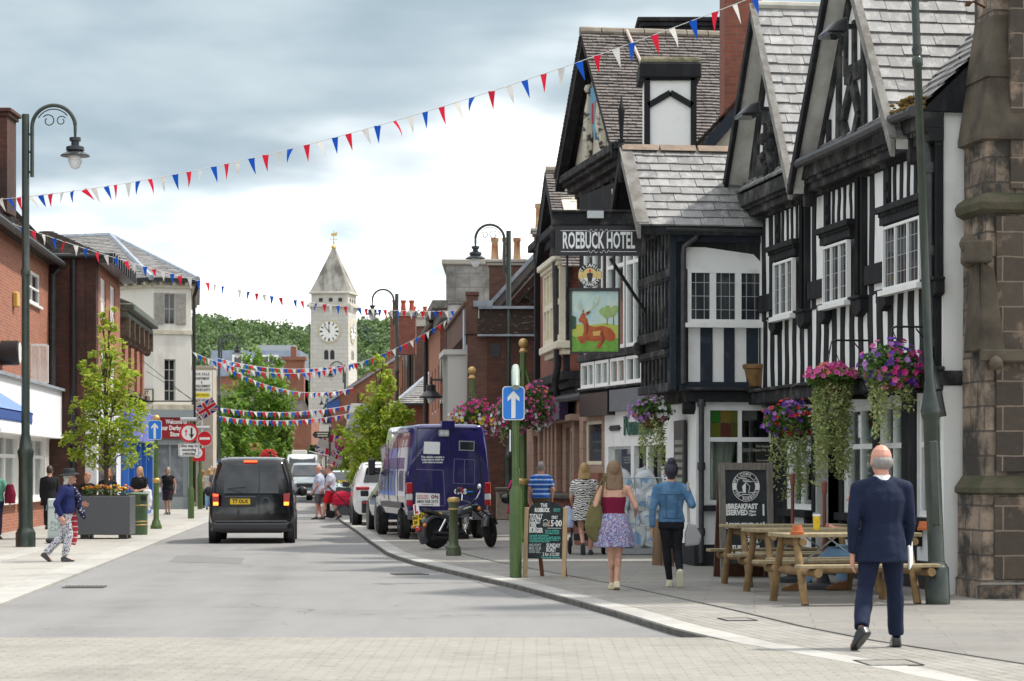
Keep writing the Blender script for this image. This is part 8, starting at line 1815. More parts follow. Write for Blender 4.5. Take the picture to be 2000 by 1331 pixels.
for s in (-1,1): m.tube([V(q)*S_ for q in ((.98,0,.95),(.98,s*.12,1.02),(.92,s*.3,1.05),(.8,s*.42,1.0))],.015,8); m.tube([V(q)*S_ for q in ((.86,s*.37,1.03),(.78,s*.45,.99))],.024,8)
m.build('handlebar',BLACKM,t,local=True,smooth=True)
m=MB()
for s in (-1,1): m.tube([V(q)*S_ for q in ((.94,s*.28,1.06),(1.0,s*.34,1.2),(.96,s*.38,1.26))],.01,6)
m.build('mirror_stalk',CHROME,t,local=True)
for s in (-1,1): m=MB(); m.sphere(V((.95,s*.39,1.3))*S_,.075*S_,10,(.5,1,.8)); m.build('mirror',CHROME if s<0 else BLACKM,t,local=True,smooth=True)
m=MB(); m.sphere(V((1.12,0,.86))*S_,.1*S_,12,(1.1,1,1)); m.build('headlamp',BLACKM,t,local=True,smooth=True)
m=MB()
for i in range(7): m.lathe([(.1*S_,0),(.1*S_,.018*S_),(.07*S_,.018*S_),(.07*S_,.036*S_)],V((.62,0,.42+.036*i))*S_,14,R=Matrix.Rotation(.1,3,'Y'))
m.box(V((.6,0,.3))*S_,V((.42,.2,.2))*S_); m.lathe([(.1*S_,0),(.1*S_,.05)],V((.55,-.1,.32))*S_,18,R=Matrix.Rotation(R_(90),3,'X')); m.build('engine',ENG,t,local=True,bevel=.006)
m=MB(); m.lathe([(.075*S_,0),(.075*S_,.03*S_),(.05*S_,.035*S_)],V((.72,-.12,.58))*S_,16,R=Matrix.Rotation(R_(90),3,'X')); m.sphere(V((.9,-.1,.64))*S_,.05*S_,8,(1.9,.8,.7)); m.tube([V(q)*S_ for q in ((.7,-.14,.5),(.66,-.16,.4),(.7,-.16,.3))],.012,6); m.build('chrome_parts',CHROME,t,local=True,smooth=True)
m=MB(); m.prism([V(q)*S_ for q in ((.22,-.13,.42),(.5,-.13,.4),(.58,-.13,.52),(.45,-.13,.62),(.28,-.13,.56))],(0,.05,0)); m.build('side_panel',MBK,t,local=True,bevel=.01)
text('Eagle',SW,t,V((.42,-.185,.53))*S_,(1,0,0),(0,0,1),.07*S_,local=True,bold=.003,thick=.002)
text('LEXMOTO',SW,t,V((.75,-.18,.86))*S_,(1,0,.25),(-.25,0,1),.045*S_,local=True,bold=.002,thick=.002)
bt([(.7,-.14,.28),(.4,-.2,.2),(0,-.24,.2),(-.25,-.25,.22)],[.025,.03,.055,.055],ENG,'exhaust'); bt([(.66,-.16,.34),(.3,-.22,.3),(-.2,-.24,.32)],[.025,.03,.045],BLACKM,'exhaust')
bt([(.9,0,.3),(.95,0,.7),(.98,0,.88)],.03,ENG,'frame_tube'); bt([(.3,.1,.25),(.0,.12,.34),(-.05,.12,.34)],.03,ENG,'swing_arm'); bt([(.02,-.12,.36),(.2,-.12,.62)],.03,CHROME,'shock_absorber'); bt([(.45,.12,.25),(.42,.28,-.0)],.016,CHROME,'side_stand')
m=MB(); m.prism([V((-.47,y,z))*S_ for y,z in ((-.115,.5),(.115,.5),(.115,.72),(-.115,.72))],V((-.012,0,0))); o=m.build('number_plate',PLY_,t,local=True)
for i,s in enumerate(('MA67','DJV')): text(s,BLACKM,t,V((-.487,0,.665-.1*i))*S_,(0,-1,0),(0,0,1),.1*S_,local=True,bold=.003,maxw=(.19 if i==0 else .14)*S_,thick=.002)
m=MB(); m.box(V((-.42,0,.43))*S_,V((.1,.16,.1))*S_); m.build('tail_lamp',RL,t,local=True,bevel=.02); bt([(-.3,0,.55),(-.46,0,.58)],.025,BLACKM,'plate_bracket')
for s in (-1,1): m=MB(); m.sphere(V((-.4,s*.2,.5))*S_,.045*S_,8); m.build('indicator',AMB,t,local=True,smooth=True)
m=MB(); m.sphere(V((1.05,-.2,.84))*S_,.045*S_,8); m.build('indicator',AMB,t,local=True,smooth=True)
m=MB(); m.prism([V((-.45,y,z))*S_ for y,z in ((-.12,.74),(.1,.74),(.12,.96),(-.08,.98))],V((-.004,0,0))); m.build('learner_badge',SW,t,local=True); text('L',SR,t,V((-.462,-.0,.85))*S_,(0,-1,0),(0,0,1),.24*S_,local=True,bold=.012,thick=.002)
# ================================================================ PEOPLE
SKIN=M('skin',(.55,.31,.22),.5,ns=12,col2=(.48,.25,.17)); SKINP=M('skin_pink',(.58,.3,.22),.5,ns=12,col2=(.5,.22,.16)); SKINT=M('skin_tan',(.42,.23,.14),.5)
def clothm(name,c,rough=.85,**k): return M(name,c,rough,bump=.6,bs=24,bd=.025,**k)
def pattern(name,kind,c1,c2,scale=1.,c3=None,lo=.45,hi=.55):
    t=NT(name); t.b.inputs['Roughness'].default_value=.85
    if kind=='stripe': 
        p=t.new('ShaderNodeSeparateXYZ'); t.link(t.geo.outputs['Position'],p.inputs[0]); f=t.math('FRACT',t.math('MULTIPLY',p.outputs[2],scale)); 
        r=t.new('ShaderNodeValToRGB'); r.color_ramp.interpolation='CONSTANT'; e=r.color_ramp.elements; e[0].color=lin(c1); e[1].position=.38; e[1].color=lin(c3 or c1); n=e.new(.62); n.color=lin(c2); n=e.new(.78); n.color=lin(c3 or c1); t.link(f,r.inputs[0]); c=r.outputs[0]
    elif kind=='zebra':
        w=t.new('ShaderNodeTexWave',i_Scale=scale,i_Distortion=9.,i_Detail=2.); w.bands_direction='Z'; w.inputs['Detail Scale'].default_value=1.3; t.link(t.geo.outputs['Position'],w.inputs['Vector']); c=t.ramp(w.outputs['Fac'],lo,hi,lin(c1),lin(c2))
    elif kind=='dots':
        v=t.new('ShaderNodeTexVoronoi',i_Scale=scale); t.link(t.geo.outputs['Position'],v.inputs['Vector']); c=t.ramp(v.outputs['Distance'],lo,hi,lin(c2),lin(c1))
    else:
        v=t.new('ShaderNodeTexVoronoi',i_Scale=scale); t.link(t.geo.outputs['Position'],v.inputs['Vector']); s=t.new('ShaderNodeSeparateColor'); t.link(v.outputs['Color'],s.inputs[0])
        c=t.mix(t.ramp(s.outputs[0],.45,.5),c1,c2); c=t.mix(t.ramp(s.outputs[1],.7,.75),c,c3 or c2)
    t.base(c); t.bump(t.noise(25.),.3,.02); MATS[name]=t.m; return t.m
def remesh(mb,name,mat,par,vox,sm=3,nb=0):
    o=mb.build(name,mat,par,local=True)
    r=o.modifiers.new('r','REMESH'); r.mode='VOXEL'; r.voxel_size=vox; r.use_smooth_shade=True
    if sm: s=o.modifiers.new('m','SMOOTH'); s.iterations=sm; s.factor=.5
    bake(o); me=o.data; me.name=name
    if not me.materials: me.materials.append(mat)
    me.polygons.foreach_set('use_smooth',[True]*len(me.polygons))
    if nb:
        vn=[(v.co.copy(),v.normal.copy()) for v in me.vertices]
        me.vertices.foreach_set('co',[x for c,n in vn for x in c+n*(noise.noise(V((c.x*11,c.y*11,c.z*6)))+.6*noise.noise(V((c.x*22+3,c.y*22,c.z*13))))*nb*1.7]); me.update()
    return o
def ringl(c,rx,ry,n=14,yaw=0,tilt=0):
    c=V(c); return [c+V((rx*math.cos(a)*math.cos(yaw)-ry*math.sin(a)*math.sin(yaw),rx*math.cos(a)*math.sin(yaw)+ry*math.sin(a)*math.cos(yaw),tilt*ry*math.sin(a))) for a in [6.28319*k/n for k in range(n)]]
def person(label,loc,heading,Ht=1.7,J=None,g=1.,top=None,top2=None,sleeve='long',bottom=None,legs='long',shoes=None,hair=None,hairm=None,skin=SKIN,vox=.012,face=False,hem=.5,neck=None,sh=.112,group=None,fing=False,headturn=0.,flare=1.25,belly=0.,skirt=None):
    """one figure, local +y is the way it faces, z up from the ground"""
    t=thing('person',label,'person',loc,heading,group); S=Ht*.957
    D={'pel':(0,0,.53),'wai':(0,0,.61),'che':(0,.005,.72),'nek':(0,-.005,.825),'hed':(0,.012,.925)}
    for s,x in (('L',-1),('R',1)): D.update({'s'+s:(x*sh,0,.79),'e'+s:(x*(sh+.022),-.012,.63),'w'+s:(x*(sh+.02),.03,.49),'h'+s:(x*.05,0,.515),'k'+s:(x*.052,.008,.28),'a'+s:(x*.048,-.01,.045)})
    FD={'L':(0,1,0),'R':(0,1,0)}
    if J:
        for k,v in J.items():
            if k in ('fL','fR'): FD[k[1]]=v
            else: D[k]=v
    D={k:V(v)*S for k,v in D.items()}
    def torso(m,z0,z1,e,gg=None):
        gg=gg or g; pr=[(.47,.098,.066),(.52,.1,.07),(.57,.092,.066),(.62,.082,.06),(.68,.09,.066),(.73,.098,.069),(.775,.1,.06),(.805,.08,.046),(.83,.04,.04)]
        ax=[(D['pel'],.53),(D['wai'],.61),(D['che'],.72),(D['nek'],.825)]; rg=[]
        def axis(z):
            for (p,a),(q,b) in zip(ax,ax[1:]):
                if z<=b or q is ax[-1][0]: return p.lerp(q,(z-a)/(b-a))
        for z,rx,ry in pr:
            if z<z0-1e-6 or z>z1+1e-6: continue
            b=belly*math.exp(-((z-.6)/.06)**2); c=axis(z)+V((0,b*.5*S,0)); rg.append(ringl(c,(rx*gg*S if z<.76 else rx*S*(.5+.5*gg))+e+b*.4*S,ry*gg*S+e+b*.5*S))
        m.loft(rg)
    # body
    m=MB(); torso(m,.5,.83,0); nk=D['nek']; hd=D['hed']; Hr=.0
    m.cone(nk-V((0,0,.02*S)),hd-V((0,.01*S,.03*S)),.036*S*(.7+.3*g),.034*S,12)
    HT=Rz(headturn); 
    m.sphere(hd+V((0,0,.012*S)),.062*S,14,(.82,1.0,1.12),R=HT); m.sphere(hd+HT@V((0,.018*S,-.03*S)),.042*S,12,(.85,.95,1.),R=HT); m.sphere(hd+HT@V((0,.05*S,-.048*S)),.018*S,8,R=HT)
    m.cone(hd+HT@V((0,.058*S,.008*S)),hd+HT@V((0,.068*S,-.014*S)),.006*S,.0095*S,8)
    for x in (-1,1): m.sphere(hd+HT@V((x*.052*S,-.002*S,-.008*S)),.016*S,8,(.45,.8,1.2),R=HT)
    for s,x in (('L',-1),('R',1)):
        a,e,w=D['s'+s],D['e'+s],D['w'+s]; ga=.75+.25*g
        m.cone(nk+V((x*.012*S,-.004*S,.01*S)),a.lerp(nk,.25)+V((0,-.004*S,-.004*S)),.028*S,.025*S)
        m.cone(V((x*.03*S,a.y,a.z)),a,.034*S,.031*S*ga); af=.8 if sleeve in('long','jacket') and top else 1; m.cone(a,e,.029*S*ga*af,.022*S*ga*af); m.cone(e,w,.0225*S*ga*af,.0145*S)
        d=(w-e).normalized(); inw=V((-x,0,0)); inw=(inw-d*inw.dot(d)).normalized(); side=d.cross(inw)*(1)
        pc=w+d*.03*S; pR=Matrix((side,inw,d)).transposed()
        m.sphere(pc,.03*S,10,(.78,.42,1.1),R=pR)
        for k in range(4):
            b=w+d*.052*S+side*((k-1.5)*.0115*S); l=(.036,.043,.041,.032)[k]*S; mid=b+d*l*.55+inw*.005*S; tip=b+d*l*.95+inw*l*.42; fr=.0052*S
            m.cone(b-d*.012*S,mid,fr,fr*.95,7); m.cone(mid,tip,fr*.95,fr*.8,7)
        fs=1 if side.y>0 else -1
        m.cone(w+d*.02*S+side*fs*.017*S,w+d*.045*S+side*fs*.033*S+inw*.008*S,.007*S,.006*S,7); m.cone(w+d*.045*S+side*fs*.033*S+inw*.008*S,w+d*.062*S+side*fs*.033*S+inw*.014*S,.006*S,.005*S,7)
        h,k,an=D['h'+s],D['k'+s],D['a'+s]; f=V(FD[s]).normalized()
        lf=.72 if bottom and not skirt and legs in('long','tight') else 1; m.cone(h,k,.053*S*ga*lf,.032*S*lf); m.cone(k,an,.031*S*lf,.021*S*max(lf,.8)); q=k.lerp(an,.3); bk=(an-k).cross(V((1,0,0))).normalized(); bk=bk if bk.y<0 else -bk; m.sphere(q+bk*.012*S*lf,.032*S*lf,10,(.85,.85,1.7))
        m.cone(an-f*.012*S-V((0,0,.012*S)),an+f*.085*S-V((0,0,.025*S)),.022*S,.014*S)
    remesh(m,'body',skin,t,vox*(.6 if fing else .9),1)
    # eyes, brows, mouth
    if face:
        for x in (-1,1):
            e=MB(); e.sphere(hd+HT@V((x*.021*S,.0515*S,.012*S)),.0062*S,8,(1.2,.6,.7),R=HT); e.build('eye',M('eye_dark',(.04,.03,.025),.3),t,local=True,smooth=True)
            e=MB(); e.sphere(hd+HT@V((x*.021*S,.0535*S,.025*S)),.009*S,6,(1.3,.4,.3),R=HT); e.build('brow',hairm or BLACKM,t,local=True,smooth=True)
        e=MB(); e.sphere(hd+HT@V((0,.0595*S,-.03*S)),.012*S,8,(1.2,.45,.3),R=HT); e.build('mouth',M('lips',(.35,.1,.09),.5),t,local=True,smooth=True)
    # trousers / skirt
    if bottom:
        m=MB(); e=.012
        if not skirt:
            torso(m,.46,.58,e*.9); kk=1.0 if legs=='long' else .92
            for s,x in (('L',-1),('R',1)):
                h,k,an=D['h'+s],D['k'+s],D['a'+s]; wide=.004 if legs=='tight' else (.012 if legs=='long' else .022)
                if legs in('long','tight'): m.cone(h+V((0,0,-.01*S)),k,.054*S*(.75+.25*g)+wide,.034*S+wide); m.tube([k,k.lerp(an,.35),an+(k-an)*.06],[.034*S+wide,.035*S+wide*(1 if legs=='tight' else 1.2),(.022*S+.004) if legs=='tight' else .029*S+wide*1.3],14); m.sphere(k,.034*S+wide,12)
                else: m.tube([h,h.lerp(k,.5),h.lerp(k,kk)],[.056*S*(.75+.25*g)+wide,.053*S+wide,.05*S+wide],14)
        else:
            z0,z1=skirt; hp=D['pel']; lean=(D['kL']+D['kR'])/2; rg=[]
            for i in range(7):
                u=i/6; z=z1+(z0-z1)*u; c=V((hp.x+(lean.x-hp.x)*u*.5,hp.y+(lean.y-hp.y)*u*.5,z*S)); w=(.09+.03*min(1,u*2.2))*g*(1+(flare-1)*u)
                ring=ringl(c,w*S+e,w*.78*S+e,28); rg.append([c+(p-c)*(1+.06*u*math.sin(j*1.35+u)) for j,p in enumerate(ring)])
            m.loft(rg)
        remesh(m,'skirt' if skirt else ('shorts' if legs=='short' else 'trousers'),bottom,t,vox,3,.0035)
    # top garment
    if top:
        m=MB(); e=.016 if sleeve!='strap' else .007
        torso(m,hem,.83 if sleeve!='strap' else .75,e,g*1.02)
        if hem<.47:
            c=D['pel']; m.loft([ringl((c.x,c.y,z*S),(.1+.012*(.53-z)/.1)*g*S+e,(.072+.01*(.53-z)/.1)*g*S+e) for z in (.54,.5,.46,hem)])
        for s,x in (('L',-1),('R',1)):
            a,el,w=D['s'+s],D['e'+s],D['w'+s]; ga=.75+.25*g
            if sleeve=='strap':
                for yy in (-.055,.05): m.tube([V((x*.062*S,yy*S*1.2,.74*S)),V((x*.066*S,yy*S*1.15,.79*S)),V((x*.066*S,0,.835*S))],.008,6)
                continue
            m.cone(V((x*.03*S,a.y,a.z)),a,.036*S+e*.6,.034*S*ga+e*.6); m.cone(D['nek']+V((x*.022*S,-.006*S,-.006*S)),a.lerp(D['nek'],.25)+V((0,-.004*S,.002*S)),.033*S+e*.4,.033*S+e*.5)
            if sleeve=='none': continue
            if sleeve=='short': m.cone(a,a.lerp(el,.62),.033*S*ga+e*.6,.033*S*ga+e*.6)
            else: m.cone(a,el,.034*S*ga+e*.6,.027*S*ga+e*.5); m.tube([el,w.lerp(el,.06)],[.027*S*ga+e*.5,.02*S+e*.45],12)
        remesh(m,'jacket' if sleeve=='jacket' else 'top',top,t,vox,3,.0035)
    if shoes:
        for s in 'LR':
            an=D['a'+s]; f=V(FD[s]).normalized(); upv=V((0,0,1))-f*f.z; upv.normalize(); sd=f.cross(upv); m=MB()
            if True:
                def q(y,z,w): return [an+f*y*S+upv*(z[0]*S)+sd*(-w*S),an+f*y*S+upv*(z[0]*S)+sd*(w*S),an+f*y*S+upv*(z[1]*S)+sd*(w*.8*S),an+f*y*S+upv*(z[1]*S)+sd*(-w*.8*S)]
                m.loft([q(-.035,(-.044,-.005),.02),q(-.02,(-.046,.012),.026),q(.02,(-.046,.008),.028),q(.06,(-.046,-.012),.031),q(.1,(-.046,-.024),.027),q(.115,(-.042,-.032),.016)])
            remesh(m,'shoe',shoes,t,vox*.8,3)
    hm=hairm
    if hair:
        m=MB(); c=hd+V((0,0,.014*S)); 
        if hair in('short','bald'):
            if hair=='short': m.sphere(c+HT@V((0,-.008*S,.008*S)),.066*S,14,(.84,1.0,1.1),R=HT)
            else: m.sphere(c+HT@V((0,-.012*S,-.02*S)),.0635*S,14,(.87,.95,.7),R=HT)
            o=remesh(m,'hair',hm,t,vox*.8,2,.002)
            bm=bmesh.new(); bm.from_mesh(o.data); iv=HT.inverted()
            kill=[v for v in bm.verts if (lambda p:(p.y>.03*S and p.z<.04*S) or p.z<-.045*S+max(0,p.y)*.8 or (hair=='bald' and (p.z>.022*S or p.y>.015*S)))(iv@(v.co-hd))]
            bmesh.ops.delete(bm,geom=kill,context='VERTS'); bm.to_mesh(o.data); bm.free()
        else:
            L={'bob':.17,'long':.26,'bun':.05,'mid':.12,'pony':.04}[hair]
            m.sphere(c+HT@V((0,-.01*S,.008*S)),.0675*S,14,(.86,.98,1.1),R=HT)
            if hair!='bun':
                rg=[]
                for i in range(7):
                    u=i/6; z=.03-u*L; w=.06+(.012 if hair!='pony' else -.03)*math.sin(u*2.6); rg.append([hd+HT@V((w*S*math.cos(a),(-.022+.03*min(0,math.sin(a)) -.012*u+.024*max(0,math.sin(a)))*S-.012*u*S,z*S)) for a in [6.28319*k/16 for k in range(16)]])
                m.loft(rg)
            else: m.sphere(hd+HT@V((0,-.04*S,.085*S)),.034*S,12); m.sphere(hd+HT@V((0,-.03*S,-.03*S)),.035*S,10,(1,.7,1.2))
            o=remesh(m,'hair',hm,t,vox*.8,2,.003)
            bm=bmesh.new(); bm.from_mesh(o.data); iv=HT.inverted()
            kill=[v for v in bm.verts if (lambda p:p.y>.028*S and p.z<.045*S)(iv@(v.co-hd))]
            bmesh.ops.delete(bm,geom=kill,context='VERTS'); bm.to_mesh(o.data); bm.free()
    t_=t; return t,D,S,HT
def hairmat(n,c,c2): 
    return M('hair_'+n,c,.55,ns=9,col2=c2,stretch=(14,14,.8),bump=.5,bs=60,bd=.006)
HG=hairmat('grey',(.3,.28,.26),(.2,.18,.17)); HB=hairmat('brown',(.13,.075,.04),(.23,.14,.08)); HBL=hairmat('blonde',(.42,.28,.12),(.3,.18,.07)); HK=hairmat('black',(.012,.012,.02),(.025,.02,.04)); HRD=hairmat('ginger',(.35,.12,.04),(.25,.08,.03)); HW=hairmat('white',(.55,.52,.46),(.4,.37,.32)); HD=hairmat('dark',(.035,.025,.02),(.06,.04,.03))
LEA=M('black_leather',(.012,.012,.014),.3,coat=.3); 
def gl(u,v,z=KH): return G(u,v,z)
# --- suited man
NAVY=M('navy_suit',(.007,.011,.032),.8,ns=90,col2=(.011,.018,.046),bump=.5,bs=7,bd=.03)
g=gl(1722,1266); t,D,S,HT=person('balding man in a navy suit walking away past the picnic tables',(g.x,g.y,KH),.05,1.78,
 J={'pel':(0,0,.525),'che':(0,.0,.72),'hL':(-.05,0,.51),'kL':(-.085,.0,.285),'aL':(-.135,-.17,.1),'fL':(-.4,.7,-.7),'hR':(.05,0,.515),'kR':(.075,.05,.285),'aR':(.09,.08,.046),'fR':(.12,1,0),'sL':(-.118,0,.79),'sR':(.118,0,.79),'eL':(-.148,-.03,.62),'wL':(-.145,.0,.46),'eR':(.145,.02,.62),'wR':(.14,.08,.49)},
 g=1.12,top=NAVY,sleeve='jacket',hem=.425,bottom=NAVY,legs='long',shoes=LEA,hair='bald',hairm=HG,skin=SKINP,fing=True,vox=.012,headturn=.25)
m=MB(); m.loft([ringl((0,-.005*S,z*S),r*S,r*S*.95,18) for z,r in ((.825,.05),(.842,.044),(.855,.041),(.85,.036))]); m.build('collar',SW,t,local=True,smooth=True)
m=MB(); m.prism([V((x*S,-.0905*S,z*S)) for x,z in ((-.002,.425),(.002,.425),(.001,.52))],(0,-.004,0)); m.build('vent',BLACKM,t,local=True)
m=MB(); 
for k in range(3): m.sphere((D['wL']+V((-.028,-.01,.03+.022*k))),.007,6)
m.build('cuff_buttons',BLACKM,t,local=True)
bk=thing('folder','thin white and green folder held by the suited man','folder',(g.x+.27,g.y+.16,KH+.78),-.3,rx=.25); m=MB(); m.box((0,0,0),(.012,.2,.2)); m.build('cover',SW,bk,local=True); m=MB(); m.box((-.01,0,0),(.006,.2,.2)); m.build('green_back',M('folder_green',(.03,.2,.1),.5),bk,local=True)
# --- woman in maroon top
FLOR=pattern('floral_skirt','floral',(.11,.14,.33),(.36,.4,.52),95.,(.26,.1,.16)); MAR=clothm('maroon_top',(.16,.008,.035))
g=gl(1199,1152); t,D,S,HT=person('young woman in a maroon strappy top and short floral skirt walking away',(g.x,g.y,KH),.06,1.66,
 J={'hL':(-.045,0,.515),'kL':(-.02,.02,.285),'aL':(-.005,.06,.045),'fL':(0,1,0),'hR':(.045,0,.515),'kR':(.035,.0,.28),'aR':(.018,-.04,.055),'fR':(0,.9,-.25),'eL':(-.15,-.03,.66),'wL':(-.165,.02,.54),'eR':(.17,-.03,.65),'wR':(.185,.12,.60)},
 g=.98,top=MAR,sleeve='strap',hem=.57,bottom=FLOR,skirt=(.335,.6),flare=1.32,shoes=M('cream_shoe',(.62,.55,.38),.7),hair='bob',hairm=HB,fing=True,vox=.011)
bg=thing('shoulder_bag','slouchy olive canvas bag hanging from the shoulder of the maroon top woman','bag',(g.x-.28,g.y-.05,KH+.62),.1); OLV=clothm('olive_canvas',(.13,.115,.05))
m=MB(); m.loft([ringl((x,0,z),rx,ry,12) for x,z,rx,ry in ((.07,-.02,.05,.05),(.04,.05,.1,.07),(.03,.18,.125,.085),(.04,.3,.11,.07),(.05,.42,.08,.045),(.05,.46,.06,.025))]); remesh(m,'bag_body',OLV,bg,.012,3,.006)
m=MB(); m.tube([V(p) for p in ((-.03,.0,.44),(.06,0,.6),(.15,-.02,.8),(.17,.0,.83))],.013,6); m.tube([V(p) for p in ((.1,.0,.44),(.13,-.02,.6),(.17,-.03,.8))],.013,6); m.build('strap',OLV,bg,local=True)
# --- denim woman
DENIM=clothm('denim',(.06,.14,.25),ns=5,col2=(.13,.24,.37),lo=.4,hi=.65); BLK=clothm('black_leggings',(.012,.012,.016))
g=gl(1311,1147); t,D,S,HT=person('dark haired woman in a denim jacket and black leggings with a grey handbag',(g.x,g.y,KH),.0,1.66,
 J={'hL':(-.045,0,.515),'kL':(-.035,.03,.285),'aL':(-.008,.05,.045),'hR':(.045,0,.515),'kR':(.05,.01,.285),'aR':(.065,-.11,.12),'fR':(.05,.35,-1),'eL':(-.15,-.02,.63),'wL':(-.155,-.01,.47),'eR':(.165,-.06,.66),'wR':(.13,.06,.72)},
 g=1.,top=DENIM,sleeve='jacket',hem=.52,bottom=BLK,legs='tight',shoes=M('cream_boot',(.6,.56,.4),.7),hair='bun',hairm=HK,skin=SKINT,fing=True,vox=.011)
m=MB(); m.loft([ringl((0,-.005*S,z*S),r*S,r*S*.95,16) for z,r in ((.8,.062),(.825,.056),(.845,.05),(.84,.042))]); m.build('collar',DENIM,t,local=True,smooth=True)
m=MB()
for z,w in ((.745,.19),(.555,.17)): m.tube([V((x*w*S*.5,-(.083+.0*x)*S*math.sqrt(max(.05,1-x*x*.75)),z*S)) for x in [-1+.2*k for k in range(11)]],.004,4)
for x in (-1,1): m.tube([V((x*.052*S,-.082*S,.745*S)),V((x*.04*S,-.078*S,.555*S))],.004,4)
m.build('seams',M('denim_seam',(.04,.08,.14),.9),t,local=True)
bg=thing('handbag','pale grey structured handbag on the arm of the denim jacket woman','bag',(g.x+.27,g.y-.06,KH+.52),.0); GB_=M('grey_leather',(.27,.27,.27),.45)
m=MB(); m.prism([V(p) for p in ((-.1,-.07,0),(.08,-.07,.02),(.11,-.07,.13),(.03,-.07,.28),(-.06,-.07,.3),(-.1,-.07,.16))],(0,.14,0)); m.build('bag_body',GB_,bg,local=True,bevel=.025,seg=2)
m=MB(); m.tube([V(p) for p in ((-.05,0,.3),(-.06,0,.55),(-.06,.0,.82))],.02,6); m.build('strap',M('bag_strap',(.35,.34,.32),.7),bg,local=True)
# --- zebra woman and pushchair
g=gl(1142,1084); t,D,S,HT=person('blonde woman in a zebra print tunic pushing a black pushchair',(g.x,g.y,KH),-.1,1.66,
 J={'kL':(-.04,.02,.285),'aL':(-.01,-.11,.11),'fL':(0,.4,-.9),'kR':(.06,.04,.29),'aR':(.06,.06,.046),'eL':(-.15,.0,.64),'wL':(-.14,.09,.54),'eR':(.15,.0,.64),'wR':(.14,.1,.55)},
 g=1.22,top=pattern('zebra_print','zebra',(.02,.02,.022),(.7,.68,.64),9.),sleeve='short',hem=.375,shoes=M('dark_trainer',(.06,.06,.07),.7),hair='mid',hairm=HBL,vox=.014)
pc=thing('pushchair','black framed pushchair pushed by the woman in the zebra tunic','pushchair',(g.x+.05,g.y+.62,KH)); m=MB()
for s in (-1,1): m.tube([V((s*.25,-.5,.95)),V((s*.27,-.2,.5)),V((s*.27,.3,.15))],.016,6); m.tube([V((s*.27,-.25,.15)),V((s*.25,.1,.55))],.016,6)
m.tube([V((-.25,-.5,.95)),V((.25,-.5,.95))],.018,6); m.box((0,0,.3),(.46,.5,.12)); m.build('frame',BLACKM,pc,local=True)
for s in (-1,1):
    for y,r in ((-.3,.15),(.35,.11)): m=MB(); m.lathe([(r*.7,-.025),(r,-.02),(r,.02),(r*.7,.025)],(s*.3,y,r),16,R=Matrix.Rotation(R_(90),3,'Y')); m.lathe([(.03,-.03),(.03,.03)],(s*.3,y,r),8,R=Matrix.Rotation(R_(90),3,'Y')); m.build('wheel',RUBBER,pc,local=True)
m=MB(); m.sphere((0,.05,.62),.28,12,(.85,1,.8)); m.build('hood',clothm('pram_black',(.015,.015,.017)),pc,local=True,smooth=True)
bg=thing('carrier_bag','pale blue carrier bag hanging at the left of the zebra tunic woman','bag',(g.x-.3,g.y,KH+.6)); m=MB(); m.loft([ringl((0,0,z),rx,ry,10) for z,rx,ry in ((-.12,.1,.06),(.0,.12,.07),(.16,.1,.05),(.26,.03,.03))]); remesh(m,'bag_body',M('pale_blue_bag',(.4,.5,.75),.5),bg,.014,2,.006)
# --- blue striped man and pink woman
Y=54.; person('grey haired man in a blue and white striped polo shirt walking away',((1057-1000)/F*Y,Y,KH),0,1.72,J={'eL':(-.16,-.03,.64),'wL':(-.15,.02,.5),'eR':(.16,-.03,.64),'wR':(.15,.03,.51)},g=1.25,top=pattern('blue_stripes','stripe',(.02,.07,.32),(.7,.74,.8),9.5,(.03,.2,.6)),sleeve='short',hem=.5,bottom=clothm('brown_trousers',(.09,.06,.035)),shoes=LEA,hair='short',hairm=HG,skin=SKINP,vox=.016)
Y=60.; g=V(((1013-1000)/F*Y,Y,KH)); person('white haired woman in bright pink walking behind the one way post',g,.1,1.55,J={'eL':(-.16,-.02,.64),'wL':(-.15,.03,.52)},g=1.2,top=clothm('hot_pink',(.55,.03,.17)),sleeve='short',hem=.42,bottom=clothm('pink_skirt',(.5,.03,.16)),skirt=(.27,.56),flare=1.3,shoes=LEA,hair='short',hairm=HW,vox=.018)
bg=thing('handbag','black handbag carried by the woman in bright pink','bag',(g.x-.3,g.y-.1,KH+.66)); m=MB(); m.sphere((0,0,.1),.14,10,(1,.6,.9)); m.build('bag_body',LEA,bg,local=True,smooth=True); m=MB(); m.tube([V((0,0,.2)),V((.2,-.0,.6))],.012,5); m.build('strap',LEA,bg,local=True)
# --- seated man
JN=clothm('blue_jeans',(.19,.34,.54),ns=6,col2=(.28,.43,.6)); g=V((4.4,29.75,KH))
t,D,S,HT=person('seated drinker in pale jeans and brown shoes partly hidden by the suited man',g,R_(78),1.78,J={'pel':(0,-.02,.27),'wai':(0,-.0,.36),'che':(0,.03,.47),'nek':(0,.06,.575),'hed':(0,.09,.675),'hL':(-.06,-.01,.265),'kL':(-.09,.27,.28),'aL':(-.075,.5,.05),'fL':(0,1,.05),'hR':(.06,-.01,.265),'kR':(.1,.22,.29),'aR':(.1,.2,.05),'fR':(.1,1,0),'sL':(-.115,.04,.55),'sR':(.115,.04,.55),'eL':(-.15,.12,.42),'wL':(-.06,.25,.455),'eR':(.15,.12,.43),'wR':(-.0,.26,.46)},g=1.15,skin=SKINP,vox=.013,fing=True)
def limbs(par,D,S,mat,name,e=.014):
    m=MB(); 
    m.sphere(D['pel'],.1*S,12,(1.05,.85,.75))
    for s in 'LR': m.cone(D['h'+s],D['k'+s],.056*S+e,.04*S+e); m.tube([D['k'+s],D['a'+s]+(D['k'+s]-D['a'+s])*.1],[.04*S+e,.03*S+e],14); m.sphere(D['k'+s],.04*S+e,12)
    return remesh(m,name,mat,par,.013,3,.004)
